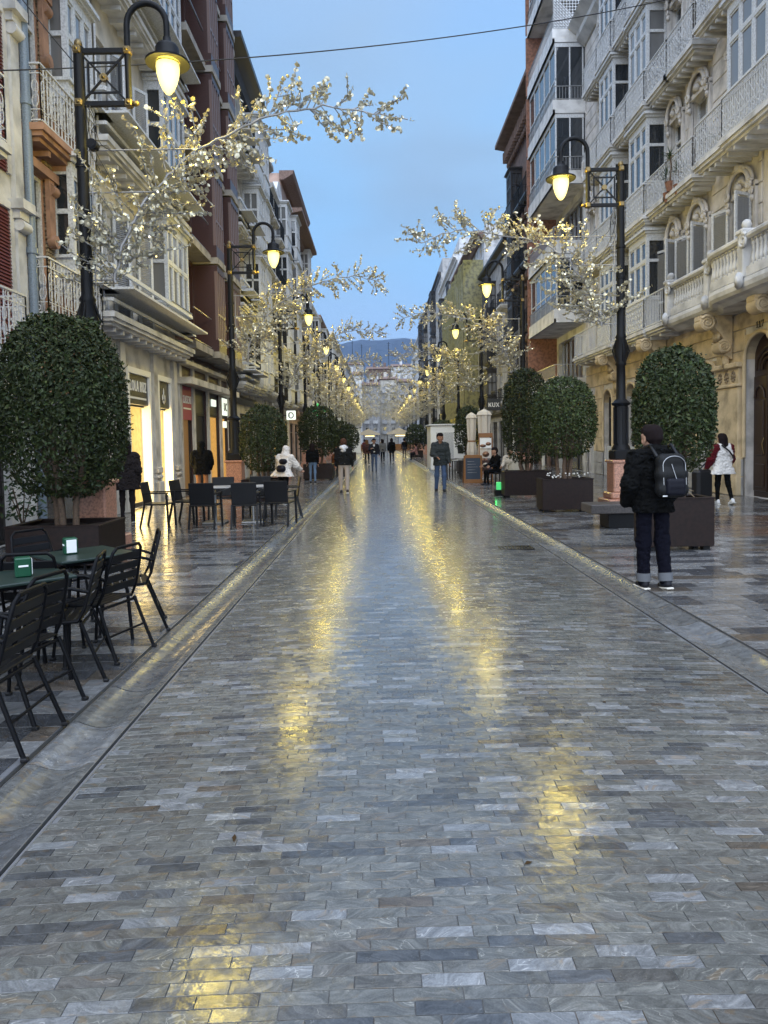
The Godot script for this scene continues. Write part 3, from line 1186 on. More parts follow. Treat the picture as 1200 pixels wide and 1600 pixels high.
# filling between a round arch and its square opening
func arch_fill(b: MB, xc: float, w: float, yspring: float, rise: float, ytop: float, z0: float, z1: float):
	var N := 12
	var pv := Vector2(-w / 2, 0)
	for i in range(1, N + 1):
		var a := PI - PI * i / N
		var p := Vector2(cos(a) * w / 2, sin(a) * rise)
		var A := Vector3(xc + pv.x, yspring + pv.y, z1)
		var B := Vector3(xc + p.x, yspring + p.y, z1)
		b.quad(A, B, Vector3(B.x, ytop, z1), Vector3(A.x, ytop, z1))
		b.qo(A, B, Vector3(B.x, B.y, z0), Vector3(A.x, A.y, z0), Vector3(0, -1, 0.0))
		pv = p

func text_on(par: Node3D, s: String, size: float, at: Vector3, m: String, serif := false, bold := true, called := "lettering", squeeze := 1.0, depth := 0.012) -> MeshInstance3D:
	var t := TextMesh.new()
	var f := SystemFont.new()
	f.font_names = PackedStringArray(["Droid Serif" if serif else "Droid Sans"])
	f.font_weight = 700 if bold else 400
	t.font = f
	t.text = s
	t.font_size = 64
	t.pixel_size = size / 64.0
	t.depth = depth
	t.curve_step = 1.5
	var o := put(called, t, mats[m], par, at)
	o.scale.x = squeeze
	return o

# ------------------------------------------------------------------ left-hand buildings
func left_buildings():
	# white stone house with red shutters, nearest on the left
	var o := building("stone_house", "white stone house with red shutters and scrolled iron balconies, nearest on the café side", true, 5.5, 12.38)
	var b := MB.new()
	var holes := []
	for fl in [2.95, 6.1, 9.3, 12.5]:
		for x in [1.4, 3.7, 5.65]:
			holes.append(Rect2(x - 0.15, fl, 0.95, 2.55))
	holes.append(Rect2(0.6, 0, 2.4, 2.3))
	holes.append(Rect2(3.8, 0, 2.4, 2.3))
	wall(b, 0, 6.88, 0, 16, holes, 0.0, 0.2)
	body(b, 0, 6.88, 16)
	part("wall", b, mats.white_stone, o)
	for fl in [2.95, 6.1, 9.3, 12.5]:
		for x in [1.4, 3.7, 5.65]:
			var r := MB.new()
			r.box(Vector3(x - 0.148, fl, -0.19), Vector3(x + 0.798, fl + 2.548, 0.012))
			var yy: float = fl + 0.04
			while yy < fl + 2.5:
				r.bbox(Vector3.ZERO, Vector3(0.93, 0.06, 0.014), 0.0, Transform3D(Basis(Vector3.RIGHT, -0.5), Vector3(x + 0.325, yy, 0.03)))
				yy += 0.058
			part("shutter", r, mats.red_paint, o)
			var fm := MB.new()
			fm.box(Vector3(x - 0.27, fl, 0.002), Vector3(x - 0.15, fl + 2.68, 0.05))
			fm.box(Vector3(x + 0.8, fl, 0.002), Vector3(x + 0.92, fl + 2.68, 0.05))
			fm.box(Vector3(x - 0.15, fl + 2.55, 0.002), Vector3(x + 0.8, fl + 2.68, 0.066))
			part("surround", fm, mats.white_stone, o)
		balcony(o, 0.2, 5.45 if fl > 3.0 else 5.85, fl, 0.62, "scroll", "white_stone", "white_iron", 1.0, 5)
	for x in [6.6]:
		var p := MB.new()
		p.box(Vector3(x, 0, 0.002), Vector3(x + 0.28, 16, 0.09))
		for y in [2.3, 5.4, 8.6, 11.8]:
			p.box(Vector3(x - 0.06, y, 0.003), Vector3(x + 0.3, y + 0.14, 0.17))
			p.box(Vector3(x - 0.12, y + 0.142, 0.003), Vector3(x + 0.3, y + 0.3, 0.26))
			p.tube([Vector3(x - 0.02, y - 0.1, 0.12), Vector3(x + 0.28, y - 0.1, 0.12)], 0.1, 10)
		part("pilaster", p, mats.white_stone, o)
	for x in [0.6, 3.8]:
		window(o, x + 1.2, 0, 2.4, 2.3, -0.15, 2, 0.8, "black_wood", "glass_grey", "shop_window")
	# rainwater pipe between the two houses
	var pp := MB.new()
	pp.tube([Vector3(0, 0.1, 0), Vector3(0, 16, 0)], 0.075, 10)
	for y in [2.4, 4.9, 7.4, 9.9, 12.4]:
		pp.tube([Vector3(0, y, 0), Vector3(0, y + 0.1, 0)], 0.095, 10)
	tag(part("drainpipe", pp, mats.pipe_blue, null, Vector3(FL + 0.16, 0, -12.42)), "blue grey drainpipe between the white stone house and the brick house", "drainpipe")

	# brick house with orange trim and a narrow white bay
	o = building("brick_house", "tan brick house with orange trim, scrolled balconies and narrow white glazed bays", true, 12.4, 14.95)
	b = MB.new()
	holes = []
	for fl in [3.85, 7.1, 10.4, 13.6]:
		holes.append(Rect2(0.12, fl, 0.72, 2.6))
	holes.append(Rect2(0.3, 0, 2.0, 2.6))
	wall(b, 0, 2.55, 0, 16.8, holes, 0.0, 0.16)
	body(b, 0, 2.55, 16.8)
	part("wall", b, mats.orange_stone, o)
	window(o, 1.3, 0, 2.0, 2.6, -0.12, 2, 0.78, "white_wood", "glass_grey", "shop_window")
	var bk := MB.new()
	var y := 2.8
	while y < 16.7:
		var sh := 0.0 if int(round(y / 0.075)) % 2 else 0.06
		for k in 2:
			bk.bbox(Vector3(0.98 + k * 0.19 - sh * 0.3, y, 0.02), Vector3(0.175, 0.058, 0.05), 0.006)
		y += 0.075
	part("bricks", bk, mats.tan_brick, o, Vector3.ZERO, "stuff")
	for fl in [3.85, 7.1, 10.4, 13.6]:
		window(o, 0.48, fl, 0.72, 2.6, -0.06, 2, 0.74, "white_wood", "glass")
		var t := MB.new()
		t.box(Vector3(0.84, fl + 1.55, 0.05), Vector3(1.06, fl + 2.75, 0.13))
		t.box(Vector3(0.0, fl + 2.62, 0.003), Vector3(1.2, fl + 2.78, 0.16))
		t.tube([Vector3(0.95, fl + 1.5, 0.06), Vector3(0.95, fl + 1.5, 0.2)], 0.12, 10)
		t.tube([Vector3(0.9, fl + 2.45, 0.1), Vector3(1.12, fl + 2.45, 0.1)], 0.11, 10)
		part("window_head", t, mats.orange_stone, o)
		balcony(o, -0.02, 2.5, fl, 0.46, "scroll", "orange_stone", "white_iron", 1.0, 3)
		bay(o, 1.2, 2.42, fl + 1.0, fl + 1.28, fl + 2.15, fl + 3.05, 0.40, 3)
	moulding(o, "cornice", 0, 2.55, [Vector2(0.1, 16.3), Vector2(0.3, 16.55), Vector2(0.5, 16.8)], "orange_stone")

	# white house with the wide bay over the lit boutique
	o = building("white_bay_house", "white house with wide glazed bays and panelled balconies above a glowing yellow boutique", true, 14.97, 21.55)
	b = MB.new()
	holes = []
	var fls := [4.4, 8.0, 11.7, 15.2]
	for fl in fls:
		for x in [0.6, 2.25]:
			holes.append(Rect2(x, fl, 1.0, 2.6))
	holes.append(Rect2(2.24, 0.0, 1.72, 3.45))
	holes.append(Rect2(4.6, 0.0, 1.25, 3.45))
	wall(b, 0, 6.58, 0, 18.6, holes, 0.0, 0.3)
	body(b, 0, 6.58, 18.6)
	part("wall", b, mats.cream, o)
	for fl in fls:
		for x in [0.6, 2.25]:
			window(o, x + 0.5, fl, 1.0, 2.6, -0.12, 2, 0.76, "white_wood", "glass")
			shutter(o, x + 1.0, fl + 0.05, 0.5, 2.5, 0.05, -0.5)
			shutter(o, x, fl + 0.05, 0.5, 2.5, 0.05, PI + 0.6)
		balcony(o, 0.02, 6.55, fl, 0.6, "panel", "white_stone", "white_wood", 0.95, 12)
		bay(o, 4.35, 6.45, fl + 0.95, fl + 1.0, fl + 2.1, fl + 3.2, 0.5, 4)
	moulding(o, "cornice", 0, 6.58, [Vector2(0.1, 17.9), Vector2(0.3, 18.2), Vector2(0.32, 18.4), Vector2(0.6, 18.6)], "white_stone")
	# lit shop fronts
	for s in [[2.24, 1.72], [4.6, 1.25]]:
		var x: float = s[0]
		var w: float = s[1]
		var fr := MB.new()
		fr.box(Vector3(x - 0.02, 0.0, -0.2), Vector3(x + 0.1, 3.35, 0.06))
		fr.box(Vector3(x + w - 0.1, 0.0, -0.2), Vector3(x + w + 0.02, 3.35, 0.06))
		fr.box(Vector3(x - 0.02, 3.352, -0.2), Vector3(x + w + 0.02, 3.5, 0.065))
		var sf := part("shop_front", fr, mats.sign_white, o)
		var gl := MB.new()
		gl.box(Vector3(x + 0.1, 0.02, -0.24), Vector3(x + w * 0.5 - 0.006, 2.6, -0.2))
		gl.box(Vector3(x + w * 0.5 + 0.006, 0.02, -0.24), Vector3(x + w - 0.1, 2.6, -0.2))
		part("lit_window", gl, mats.shop_glow, sf)
		var jt := MB.new()
		jt.box(Vector3(x + w * 0.5 - 0.006, 0.02, -0.24), Vector3(x + w * 0.5 + 0.006, 2.6, -0.205))
		part("joint", jt, mats.black_wood, sf)
		var hb := MB.new()
		hb.tube([Vector3(x + w * 0.5 + 0.08, 0.95, -0.19), Vector3(x + w * 0.5 + 0.08, 0.95, -0.15), Vector3(x + w * 0.5 + 0.08, 1.35, -0.15), Vector3(x + w * 0.5 + 0.08, 1.35, -0.19)], 0.014, 6)
		part("handle", hb, mats.steel, sf)
		var sp := MB.new()
		sp.box(Vector3(x + 0.101, 0.0, -0.19), Vector3(x + w - 0.101, 0.12, -0.12))
		part("sill", sp, mats.black_wood, sf)
		sp = MB.new()
		sp.box(Vector3(x + 0.101, 2.56, -0.19), Vector3(x + w - 0.101, 2.61, -0.12))
		part("head_rail", sp, mats.black_wood, sf)
		var sg := MB.new()
		sg.bbox(Vector3(x + w / 2, 2.98, -0.05), Vector3(w - 0.2, 0.74, 0.1), 0.01)
		part("sign_board", sg, mats.sign_dark, sf)
		var al := AreaLight3D.new()
		al.name = "shop_window_light"
		al.area_size = Vector2(w - 0.2, 2.5)
		al.area_attenuation = 2.0
		al.light_energy = 2.4
		al.light_color = Color(1.0, 0.87, 0.55)
		al.area_range = 40.0
		al.shadow_enabled = true
		o.add_child(al)
		al.position = Vector3(x + w / 2, 1.32, -0.17)
		al.rotation.y = PI
	text_on(o, "LOLA RUZ", 0.36, Vector3(3.1, 3.06, 0.008), "sign_white", false, true, "lettering", 0.75)
	var bar := MB.new()
	bar.box(Vector3(2.5, 2.74, 0.001), Vector3(3.7, 2.79, 0.012))
	part("underline", bar, mats.sign_white, o)
	var lf := MB.new()
	for q in [[0.0, 0.0, 0.05, 0.16], [-0.1, -0.14, 0.05, 0.12], [0.1, -0.14, 0.05, 0.12], [0.0, -0.25, 0.07, 0.05]]:
		lf.ball(Vector3(5.22 + q[0], 3.02 + q[1], 0.012), Vector3(q[2], q[3], 0.012), 10, 6)
	part("leaf_emblem", lf, mats.sign_white, o)
	for x in [1.85, 4.28, 6.15]:
		var p := MB.new()
		p.box(Vector3(x - 0.17, 0.0, 0.003), Vector3(x + 0.17, 4.0, 0.1))
		p.bbox(Vector3(x, 0.3, 0.09), Vector3(0.42, 0.6, 0.18), 0.02)
		p.bbox(Vector3(x, 0.72, 0.085), Vector3(0.38, 0.1, 0.17), 0.03)
		p.bbox(Vector3(x, 0.9, 0.08), Vector3(0.4, 0.16, 0.16), 0.02)
		part("pilaster", p, mats.cream, o)

	# dark red modern block
	o = building("dark_red_block", "dark red modern block with pale balcony slabs and tall glazed boxes", true, 21.57, 28.95)
	b = MB.new()
	holes = []
	for f in 5:
		var fl: float = 4.7 + 3.1 * f
		for x in [[0.15, 2.0], [3.7, 1.0], [6.5, 0.8]]:
			holes.append(Rect2(x[0], fl + 0.1, x[1], 2.6))
	for x in [[0.36, 1.22], [1.9, 1.65], [3.9, 1.65], [5.88, 1.15]]:
		holes.append(Rect2(x[0], 0, x[1], 3.4))
	wall(b, 0, 7.38, 0, 20.3, holes, 0.0, 0.5)
	body(b, 0, 7.38, 20.3)
	part("wall", b, mats.dark_red, o)
	for f in 5:
		var fl: float = 4.7 + 3.1 * f
		for x in [[0.15, 2.0], [3.7, 1.0], [6.5, 0.8]]:
			window(o, x[0] + x[1] / 2, fl + 0.1, x[1], 2.6, -0.35, 2, 0.0, "black_wood", "glass")
			var s := MB.new()
			s.box(Vector3(x[0] - 0.15, fl - 0.22, 0.002), Vector3(x[0] + x[1] + 0.12, fl, 0.62))
			var sl := part("balcony_slab", s, mats.slab_grey, o)
			var rl := MB.new()
			iron_run(rl, Vector3(x[0] - 0.1, fl, 0.57), Vector3(x[0] + x[1] + 0.08, fl, 0.57), 1.0, "glass")
			part("railing", rl, mats.steel, sl)
		for x in [[2.35, 1.15], [4.95, 1.35]]:
			var g := MB.new()
			var q := MB.new()
			var x0: float = x[0]
			var x1: float = x[0] + x[1]
			g.box(Vector3(x0, fl - 0.05, 0.0), Vector3(x1, fl + 0.35, 0.8))
			g.box(Vector3(x0, fl + 2.6, 0.0), Vector3(x1, fl + 2.8, 0.8))
			var gm := MB.new()
			for k in 5:
				var xx := lerpf(x0, x1 - 0.05, k / 4.0)
				gm.box(Vector3(xx, fl + 0.35, 0.7), Vector3(xx + 0.05, fl + 2.6, 0.798))
			gm.box(Vector3(x0 + 0.05, fl + 1.15, 0.71), Vector3(x1 - 0.05, fl + 1.22, 0.79))
			g.box(Vector3(x0 + 0.001, fl + 0.35, 0.0), Vector3(x0 + 0.045, fl + 2.6, 0.699))
			g.box(Vector3(x1 - 0.045, fl + 0.35, 0.0), Vector3(x1 - 0.001, fl + 2.6, 0.699))
			q.box(Vector3(x0 + 0.046, fl + 0.35, 0.05), Vector3(x1 - 0.046, fl + 2.6, 0.74))
			var gb := part("glazed_box", g, mats.dark_red, o)
			part("glazing_bar", gm, mats.box_frame, gb)
			part("pane", q, mats.glass, gb)
			var s := MB.new()
			s.box(Vector3(x0 - 0.04, fl - 0.26, 0.003), Vector3(x1 + 0.04, fl - 0.052, 0.84))
			part("floor_band", s, mats.slab_grey, o)
	var bm := MB.new()
	bm.box(Vector3(0.0, 3.42, 0.003), Vector3(7.38, 3.62, 0.45))
	bm.box(Vector3(0.0, 4.02, 0.003), Vector3(7.38, 4.14, 0.3))
	part("canopy_beam", bm, mats.cream, o)
	for x in [0.22, 1.75, 3.72, 5.7, 7.2]:
		var p := MB.new()
		p.box(Vector3(x - 0.13, 0, 0.002), Vector3(x + 0.11, 4.3, 0.07))
		part("pillar", p, mats.cream, o)
	var k := 0
	for x in [[0.36, 1.22, "shop_glow_dim"], [1.9, 1.65, "black_wood"], [3.9, 1.65, "shop_glow_mid"], [5.88, 1.15, "shop_glow_mid"]]:
		var wn := window(o, x[0] + x[1] / 2, 0, x[1], 2.62, -0.08, 1, 0.0, "black_wood", x[2], "shop_window" if k != 1 else "door")
		var sg := MB.new()
		sg.box(Vector3(x[0], 2.63, -0.12), Vector3(x[0] + x[1], 3.4, -0.06))
		part("sign_panel", sg, mats.sign_pink if k == 0 else mats.sign_dark, o)
		k += 1
	var sgp := MB.new()
	sgp.box(Vector3(0.44, 2.35, 0.005), Vector3(1.52, 3.39, 0.03))
	part("sign_panel", sgp, mats.sign_pink, o)
	text_on(o, "ZASENI", 0.33, Vector3(0.98, 2.98, 0.04), "sign_white", true, false, "lettering", 0.8)
	var ul := MB.new()
	ul.box(Vector3(0.55, 2.68, 0.031), Vector3(1.42, 2.73, 0.036))
	part("underline", ul, mats.sign_white, o)
	for q in [[4.45, 5.05, 2.95, 3.2], [6.15, 7.0, 2.68, 3.35], [6.3, 6.8, 2.2, 2.45]]:
		var ls := MB.new()
		ls.bbox(Vector3((q[0] + q[1]) / 2, (q[2] + q[3]) / 2, 0.0), Vector3(q[1] - q[0], q[3] - q[2], 0.06), 0.01)
		part("lit_sign", ls, mats.sign_lit, o)
	text_on(o, "UC", 0.42, Vector3(6.57, 3.0, 0.045), "sign_dark")

	# the rest of the row
	row_house(true, 28.97, 35.0, 17.8, {name = "eaved_house", wall = "cream", floors = [4.1, 7.3, 10.5, 13.7], cols = 3, bays = [2], style = "panel", mi = "white_wood", eave = 0.9, eave_m = "black_wood", label = "cream house with dark overhanging eaves and white panelled balconies", shop = "shop_glow_dim"})
	row_house(true, 35.02, 41.0, 17.0, {name = "grey_house", wall = "stucco_grey", floors = [4.2, 7.4, 10.6, 13.8], cols = 3, bays = [0], style = "bars", mi = "iron", eave = 0.4, eave_m = "stucco_grey", label = "grey house with a column of white bays and thin black balconies", shop = "glass_grey", parapet = 1.2})
	row_house(true, 41.02, 48.5, 16.2, {name = "balcony_house", wall = "pale", floors = [4.0, 7.2, 10.3, 13.3], cols = 3, bays = [1], style = "bars", mi = "iron", eave = 0.35, eave_m = "white_stone", label = "pale house with black iron balconies and a round arched gable", shop = "shop_glow", parapet = 0.5, dome = true})
	row_house(true, 48.52, 60.0, 17.2, {name = "tower_house", wall = "pinkish", floors = [4.3, 7.6, 10.9, 14.0], cols = 4, bays = [0, 3], style = "bars", mi = "white_iron", eave = 1.2, eave_m = "roof_tile", label = "reddish house with white bays under a deep brown corner eave", shop = "glass_grey", parapet = 2.4})
	row_house(true, 60.02, 72.0, 13.8, {name = "low_house", wall = "stucco", floors = [4.0, 7.1, 10.2], cols = 4, bays = [2], style = "bars", mi = "iron", eave = 0.4, eave_m = "white_stone", label = "beige three storey house beyond the house with the deep eave", shop = "shop_glow_dim"})
	row_house(true, 72.02, 92.0, 14.2, {name = "long_house", wall = "pale", floors = [4.2, 7.4, 10.6], cols = 6, bays = [1, 4], style = "bars", mi = "iron", eave = 0.5, eave_m = "roof_tile", label = "long pale house with a low red tiled eave far down the street", shop = "glass_grey"})
	row_house(true, 92.02, 130.0, 15.6, {name = "pale_terrace", wall = "cream", floors = [4.2, 7.6, 11.0], cols = 9, bays = [2, 6], style = "none", mi = "iron", eave = 0.5, eave_m = "white_stone", label = "cream terrace of many windows, last but one in the far left row", shop = "glass_grey"})
	row_house(true, 130.02, 190.0, 16.4, {name = "white_terrace", wall = "pale", floors = [4.2, 7.6, 11.0], cols = 12, bays = [], style = "none", mi = "iron", eave = 0.5, eave_m = "white_stone", label = "white terrace at the far end of the left row", shop = "glass_grey"})

# an ordinary house of the row: shop floor, windows, balconies or bays, eaves
func row_house(left: bool, d0: float, d1: float, h: float, c: Dictionary) -> Node3D:
	var o := building(c.name, c.label, left, d0, d1)
	var L := d1 - d0 - 0.02
	var z: float = c.get("z", 0.0)
	var n: int = c.cols
	var cw := L / n
	var holes := []
	var ww := minf(1.15, cw * 0.55)
	for fl in c.floors:
		for i in n:
			if not c.bays.has(i):
				holes.append(Rect2((i + 0.5) * cw - ww / 2, fl + 0.02, ww, 2.25))
	for i in n:
		holes.append(Rect2((i + 0.5) * cw - cw * 0.36, 0, cw * 0.72, 2.9))
	var b := MB.new()
	wall(b, 0, L, 0, h, holes, z, 0.22)
	b.box(Vector3(0, -0.05, -9), Vector3(L, h, z - 0.3))
	b.box(Vector3(0, -0.05, z - 0.298), Vector3(0.02, h, z - 0.002))
	b.box(Vector3(L - 0.02, -0.05, z - 0.298), Vector3(L, h, z - 0.002))
	part("wall", b, mats[c.wall], o)
	var gl := ["glass", "glass_curtain", "glass_grey", "glass"]
	for fl in c.floors:
		for i in n:
			var xc := (i + 0.5) * cw
			if c.bays.has(i):
				bay(o, xc - cw * 0.36, xc + cw * 0.36, fl + 0.05, fl + 0.8, fl + 1.8, fl + 2.75, 0.75, 3, c.get("bay_m", "white_wood"), "glass", z)
			else:
				window(o, xc, fl + 0.02, ww, 2.25, z - 0.12, 2, 0.75, c.get("frame", "white_wood"), gl[rng.randi() % 4])
				if c.style != "none":
					balcony(o, xc - ww * 0.5 - 0.3, xc + ww * 0.5 + 0.3, fl, 0.7, c.style, c.get("slab", "white_stone"), c.mi, 0.95, 2)
	for i in n:
		var wn := window(o, (i + 0.5) * cw, 0, cw * 0.72, 2.9, z - 0.15, 2, 0.78, "black_wood", c.shop if i % 2 == 0 else "glass_grey", "shop_window")
	moulding(o, "string_course", 0, L, [Vector2(0.12, 3.3), Vector2(0.2, 3.5), Vector2(0.1, 3.65)], c.get("eave_m", "white_stone"), z)
	var e: float = c.eave
	moulding(o, "eaves", 0, L, [Vector2(e * 0.25, h - 0.5), Vector2(e * 0.4, h - 0.25), Vector2(e, h - 0.12), Vector2(e, h + 0.1)], c.eave_m, z)
	if c.has("parapet"):
		var p := MB.new()
		p.box(Vector3(0.3, h + 0.1, -3.0), Vector3(L - 0.3, h + 0.1 + c.parapet, z - 0.25))
		part("attic", p, mats[c.wall], o)
		if c.parapet > 2.0:
			moulding(o, "attic_eaves", 0.1, L + 0.3, [Vector2(0.3, h + 2.0), Vector2(0.9, h + 2.35), Vector2(1.0, h + 2.6)], c.eave_m, z - 0.3)
	if c.has("dome"):
		var p := MB.new()
		p.prism([Vector2(L * 0.55, h + 0.1), Vector2(L * 0.95, h + 0.1), Vector2(L * 0.93, h + 1.2), Vector2(L * 0.84, h + 1.9), Vector2(L * 0.75, h + 2.1), Vector2(L * 0.66, h + 1.9), Vector2(L * 0.57, h + 1.2)], z - 0.35, z - 0.02)
		part("gable", p, mats.white_stone, o)
		var q := MB.new()
		q.box(Vector3(0.2, h + 0.1, -1.4), Vector3(0.9, h + 1.9, -0.6))
		q.lathe([Vector2(0.1, h + 1.9), Vector2(0.16, h + 2.05), Vector2(0.3, h + 2.3), Vector2(0.24, h + 2.55), Vector2(0.0, h + 2.65)], 10, Transform3D(Basis(), Vector3(0.55, 0, -1.0)))
		part("chimney", q, mats.white_stone, o)
	return o

# ------------------------------------------------------------------ right-hand buildings
func volute(b: MB, c: Vector3, r: float, w: float, sgn := 1.0, turns := 2.0):
	var pts := []
	var rr := []
	var N := 22
	for i in N + 1:
		var u := float(i) / N
		var a := u * turns * TAU + 0.6
		var q := r * (1.0 - 0.85 * u)
		pts.append(c + Vector3(cos(a) * q * sgn, sin(a) * q, 0))
		rr.append(w * (1.0 - 0.45 * u))
	b.tube(pts, rr, 5)

# carved hood over a window: arch, scrolls at its feet, a shell inside
func cartouche_mesh() -> ArrayMesh:
	if cache.has("cartouche"):
		return cache["cartouche"]
	var b := MB.new()
	var pts := []
	for i in 13:
		var a := PI - PI * i / 12.0
		pts.append(Vector3(cos(a) * 0.52, sin(a) * 0.5, 0.14))
	b.tube(pts, 0.06, 7)
	var p2 := []
	for p in pts:
		p2.append(Vector3(p.x * 1.16, p.y * 1.16, 0.08))
	b.tube(p2, 0.05, 7)
	for s in [-1.0, 1.0]:
		volute(b, Vector3(s * 0.56, -0.08, 0.15), 0.14, 0.045, s)
		volute(b, Vector3(s * 0.60, -0.3, 0.11), 0.1, 0.035, s)
		b.ball(Vector3(s * 0.58, -0.48, 0.08), Vector3(0.07, 0.13, 0.06), 8, 5)
	b.ball(Vector3(0, 0.0, 0.0), Vector3(0.46, 0.44, 0.05), 14, 6)
	for k in 7:
		var a := PI * (0.12 + 0.76 * k / 6.0)
		b.ball(Vector3(cos(a) * 0.24, sin(a) * 0.22, 0.08), Vector3(0.05, 0.17, 0.05).rotated(Vector3.BACK, 0.0), 7, 5)
	b.ball(Vector3(0, 0.03, 0.12), Vector3(0.13, 0.12, 0.09), 9, 6)
	b.ball(Vector3(0.0, 0.6, 0.13), Vector3(0.12, 0.15, 0.1), 9, 6)
	for s in [-1.0, 1.0]:
		b.ball(Vector3(s * 0.17, 0.56, 0.12), Vector3(0.1, 0.07, 0.07), 8, 5)
		b.ball(Vector3(s * 0.3, 0.47, 0.12), Vector3(0.08, 0.06, 0.06), 8, 5)
	cache["cartouche"] = b.mesh()
	return cache["cartouche"]

# big scroll bracket under the stone balcony, about 1.2 m high
func bracket_mesh() -> ArrayMesh:
	if cache.has("bracket"):
		return cache["bracket"]
	var b := MB.new()
	var poly := [Vector2(0, 0), Vector2(0.85, 0), Vector2(0.86, -0.12)]
	for i in 9:
		var a := PI * 0.5 * i / 8.0
		poly.append(Vector2(0.16 + 0.62 * (1.0 - sin(a)), -0.14 - 0.75 * (1.0 - cos(a)) - 0.08))
	poly.append(Vector2(0.16, -1.05))
	poly.append(Vector2(0.0, -1.15))
	b.prism(poly, -0.17, 0.17, Transform3D(Basis(Vector3(0, 0, 1), Vector3(0, 1, 0), Vector3(-1, 0, 0)), Vector3.ZERO))
	for s in [-0.2, 0.2]:
		for q in [[0.66, -0.2, 0.2], [0.22, -0.82, 0.17]]:
			var t := MB.new()
			volute(t, Vector3.ZERO, q[2], 0.045, 1.0, 2.2)
			t.tube([Vector3(0, 0, -0.06), Vector3(0, 0, 0.01)], q[2] * 0.98, 16)
			b.append(t, Transform3D(Basis(Vector3(0, 0, 1), Vector3.UP, Vector3(-1, 0, 0)) if s < 0 else Basis(Vector3(0, 0, 1), Vector3.UP, Vector3(1, 0, 0)), Vector3(s, q[1], q[0])))
	b.tube([Vector3(-0.2, -0.2, 0.66), Vector3(0.2, -0.2, 0.66)], 0.2, 16)
	b.tube([Vector3(-0.2, -0.82, 0.22), Vector3(0.2, -0.82, 0.22)], 0.17, 16)
	b.ball(Vector3(0, -1.2, 0.1), Vector3(0.11, 0.28, 0.09), 8, 6)
	for k in 3:
		b.ball(Vector3(-0.1 + 0.1 * k, -0.55, 0.33), Vector3(0.05, 0.16, 0.07), 7, 5)
	cache["bracket"] = b.mesh()
	return cache["bracket"]

func baluster_mesh() -> ArrayMesh:
	if cache.has("baluster"):
		return cache["baluster"]
	var b := MB.new()
	b.box(Vector3(-0.055, 0, -0.055), Vector3(0.055, 0.05, 0.055))
	b.lathe([Vector2(0.03, 0.05), Vector2(0.052, 0.09), Vector2(0.06, 0.15), Vector2(0.042, 0.26), Vector2(0.028, 0.34), Vector2(0.042, 0.37), Vector2(0.028, 0.40), Vector2(0.05, 0.46), Vector2(0.055, 0.5), Vector2(0.035, 0.54)], 10)
	b.box(Vector3(-0.055, 0.54, -0.055), Vector3(0.055, 0.58, 0.055))
	cache["baluster"] = b.mesh()
	return cache["baluster"]

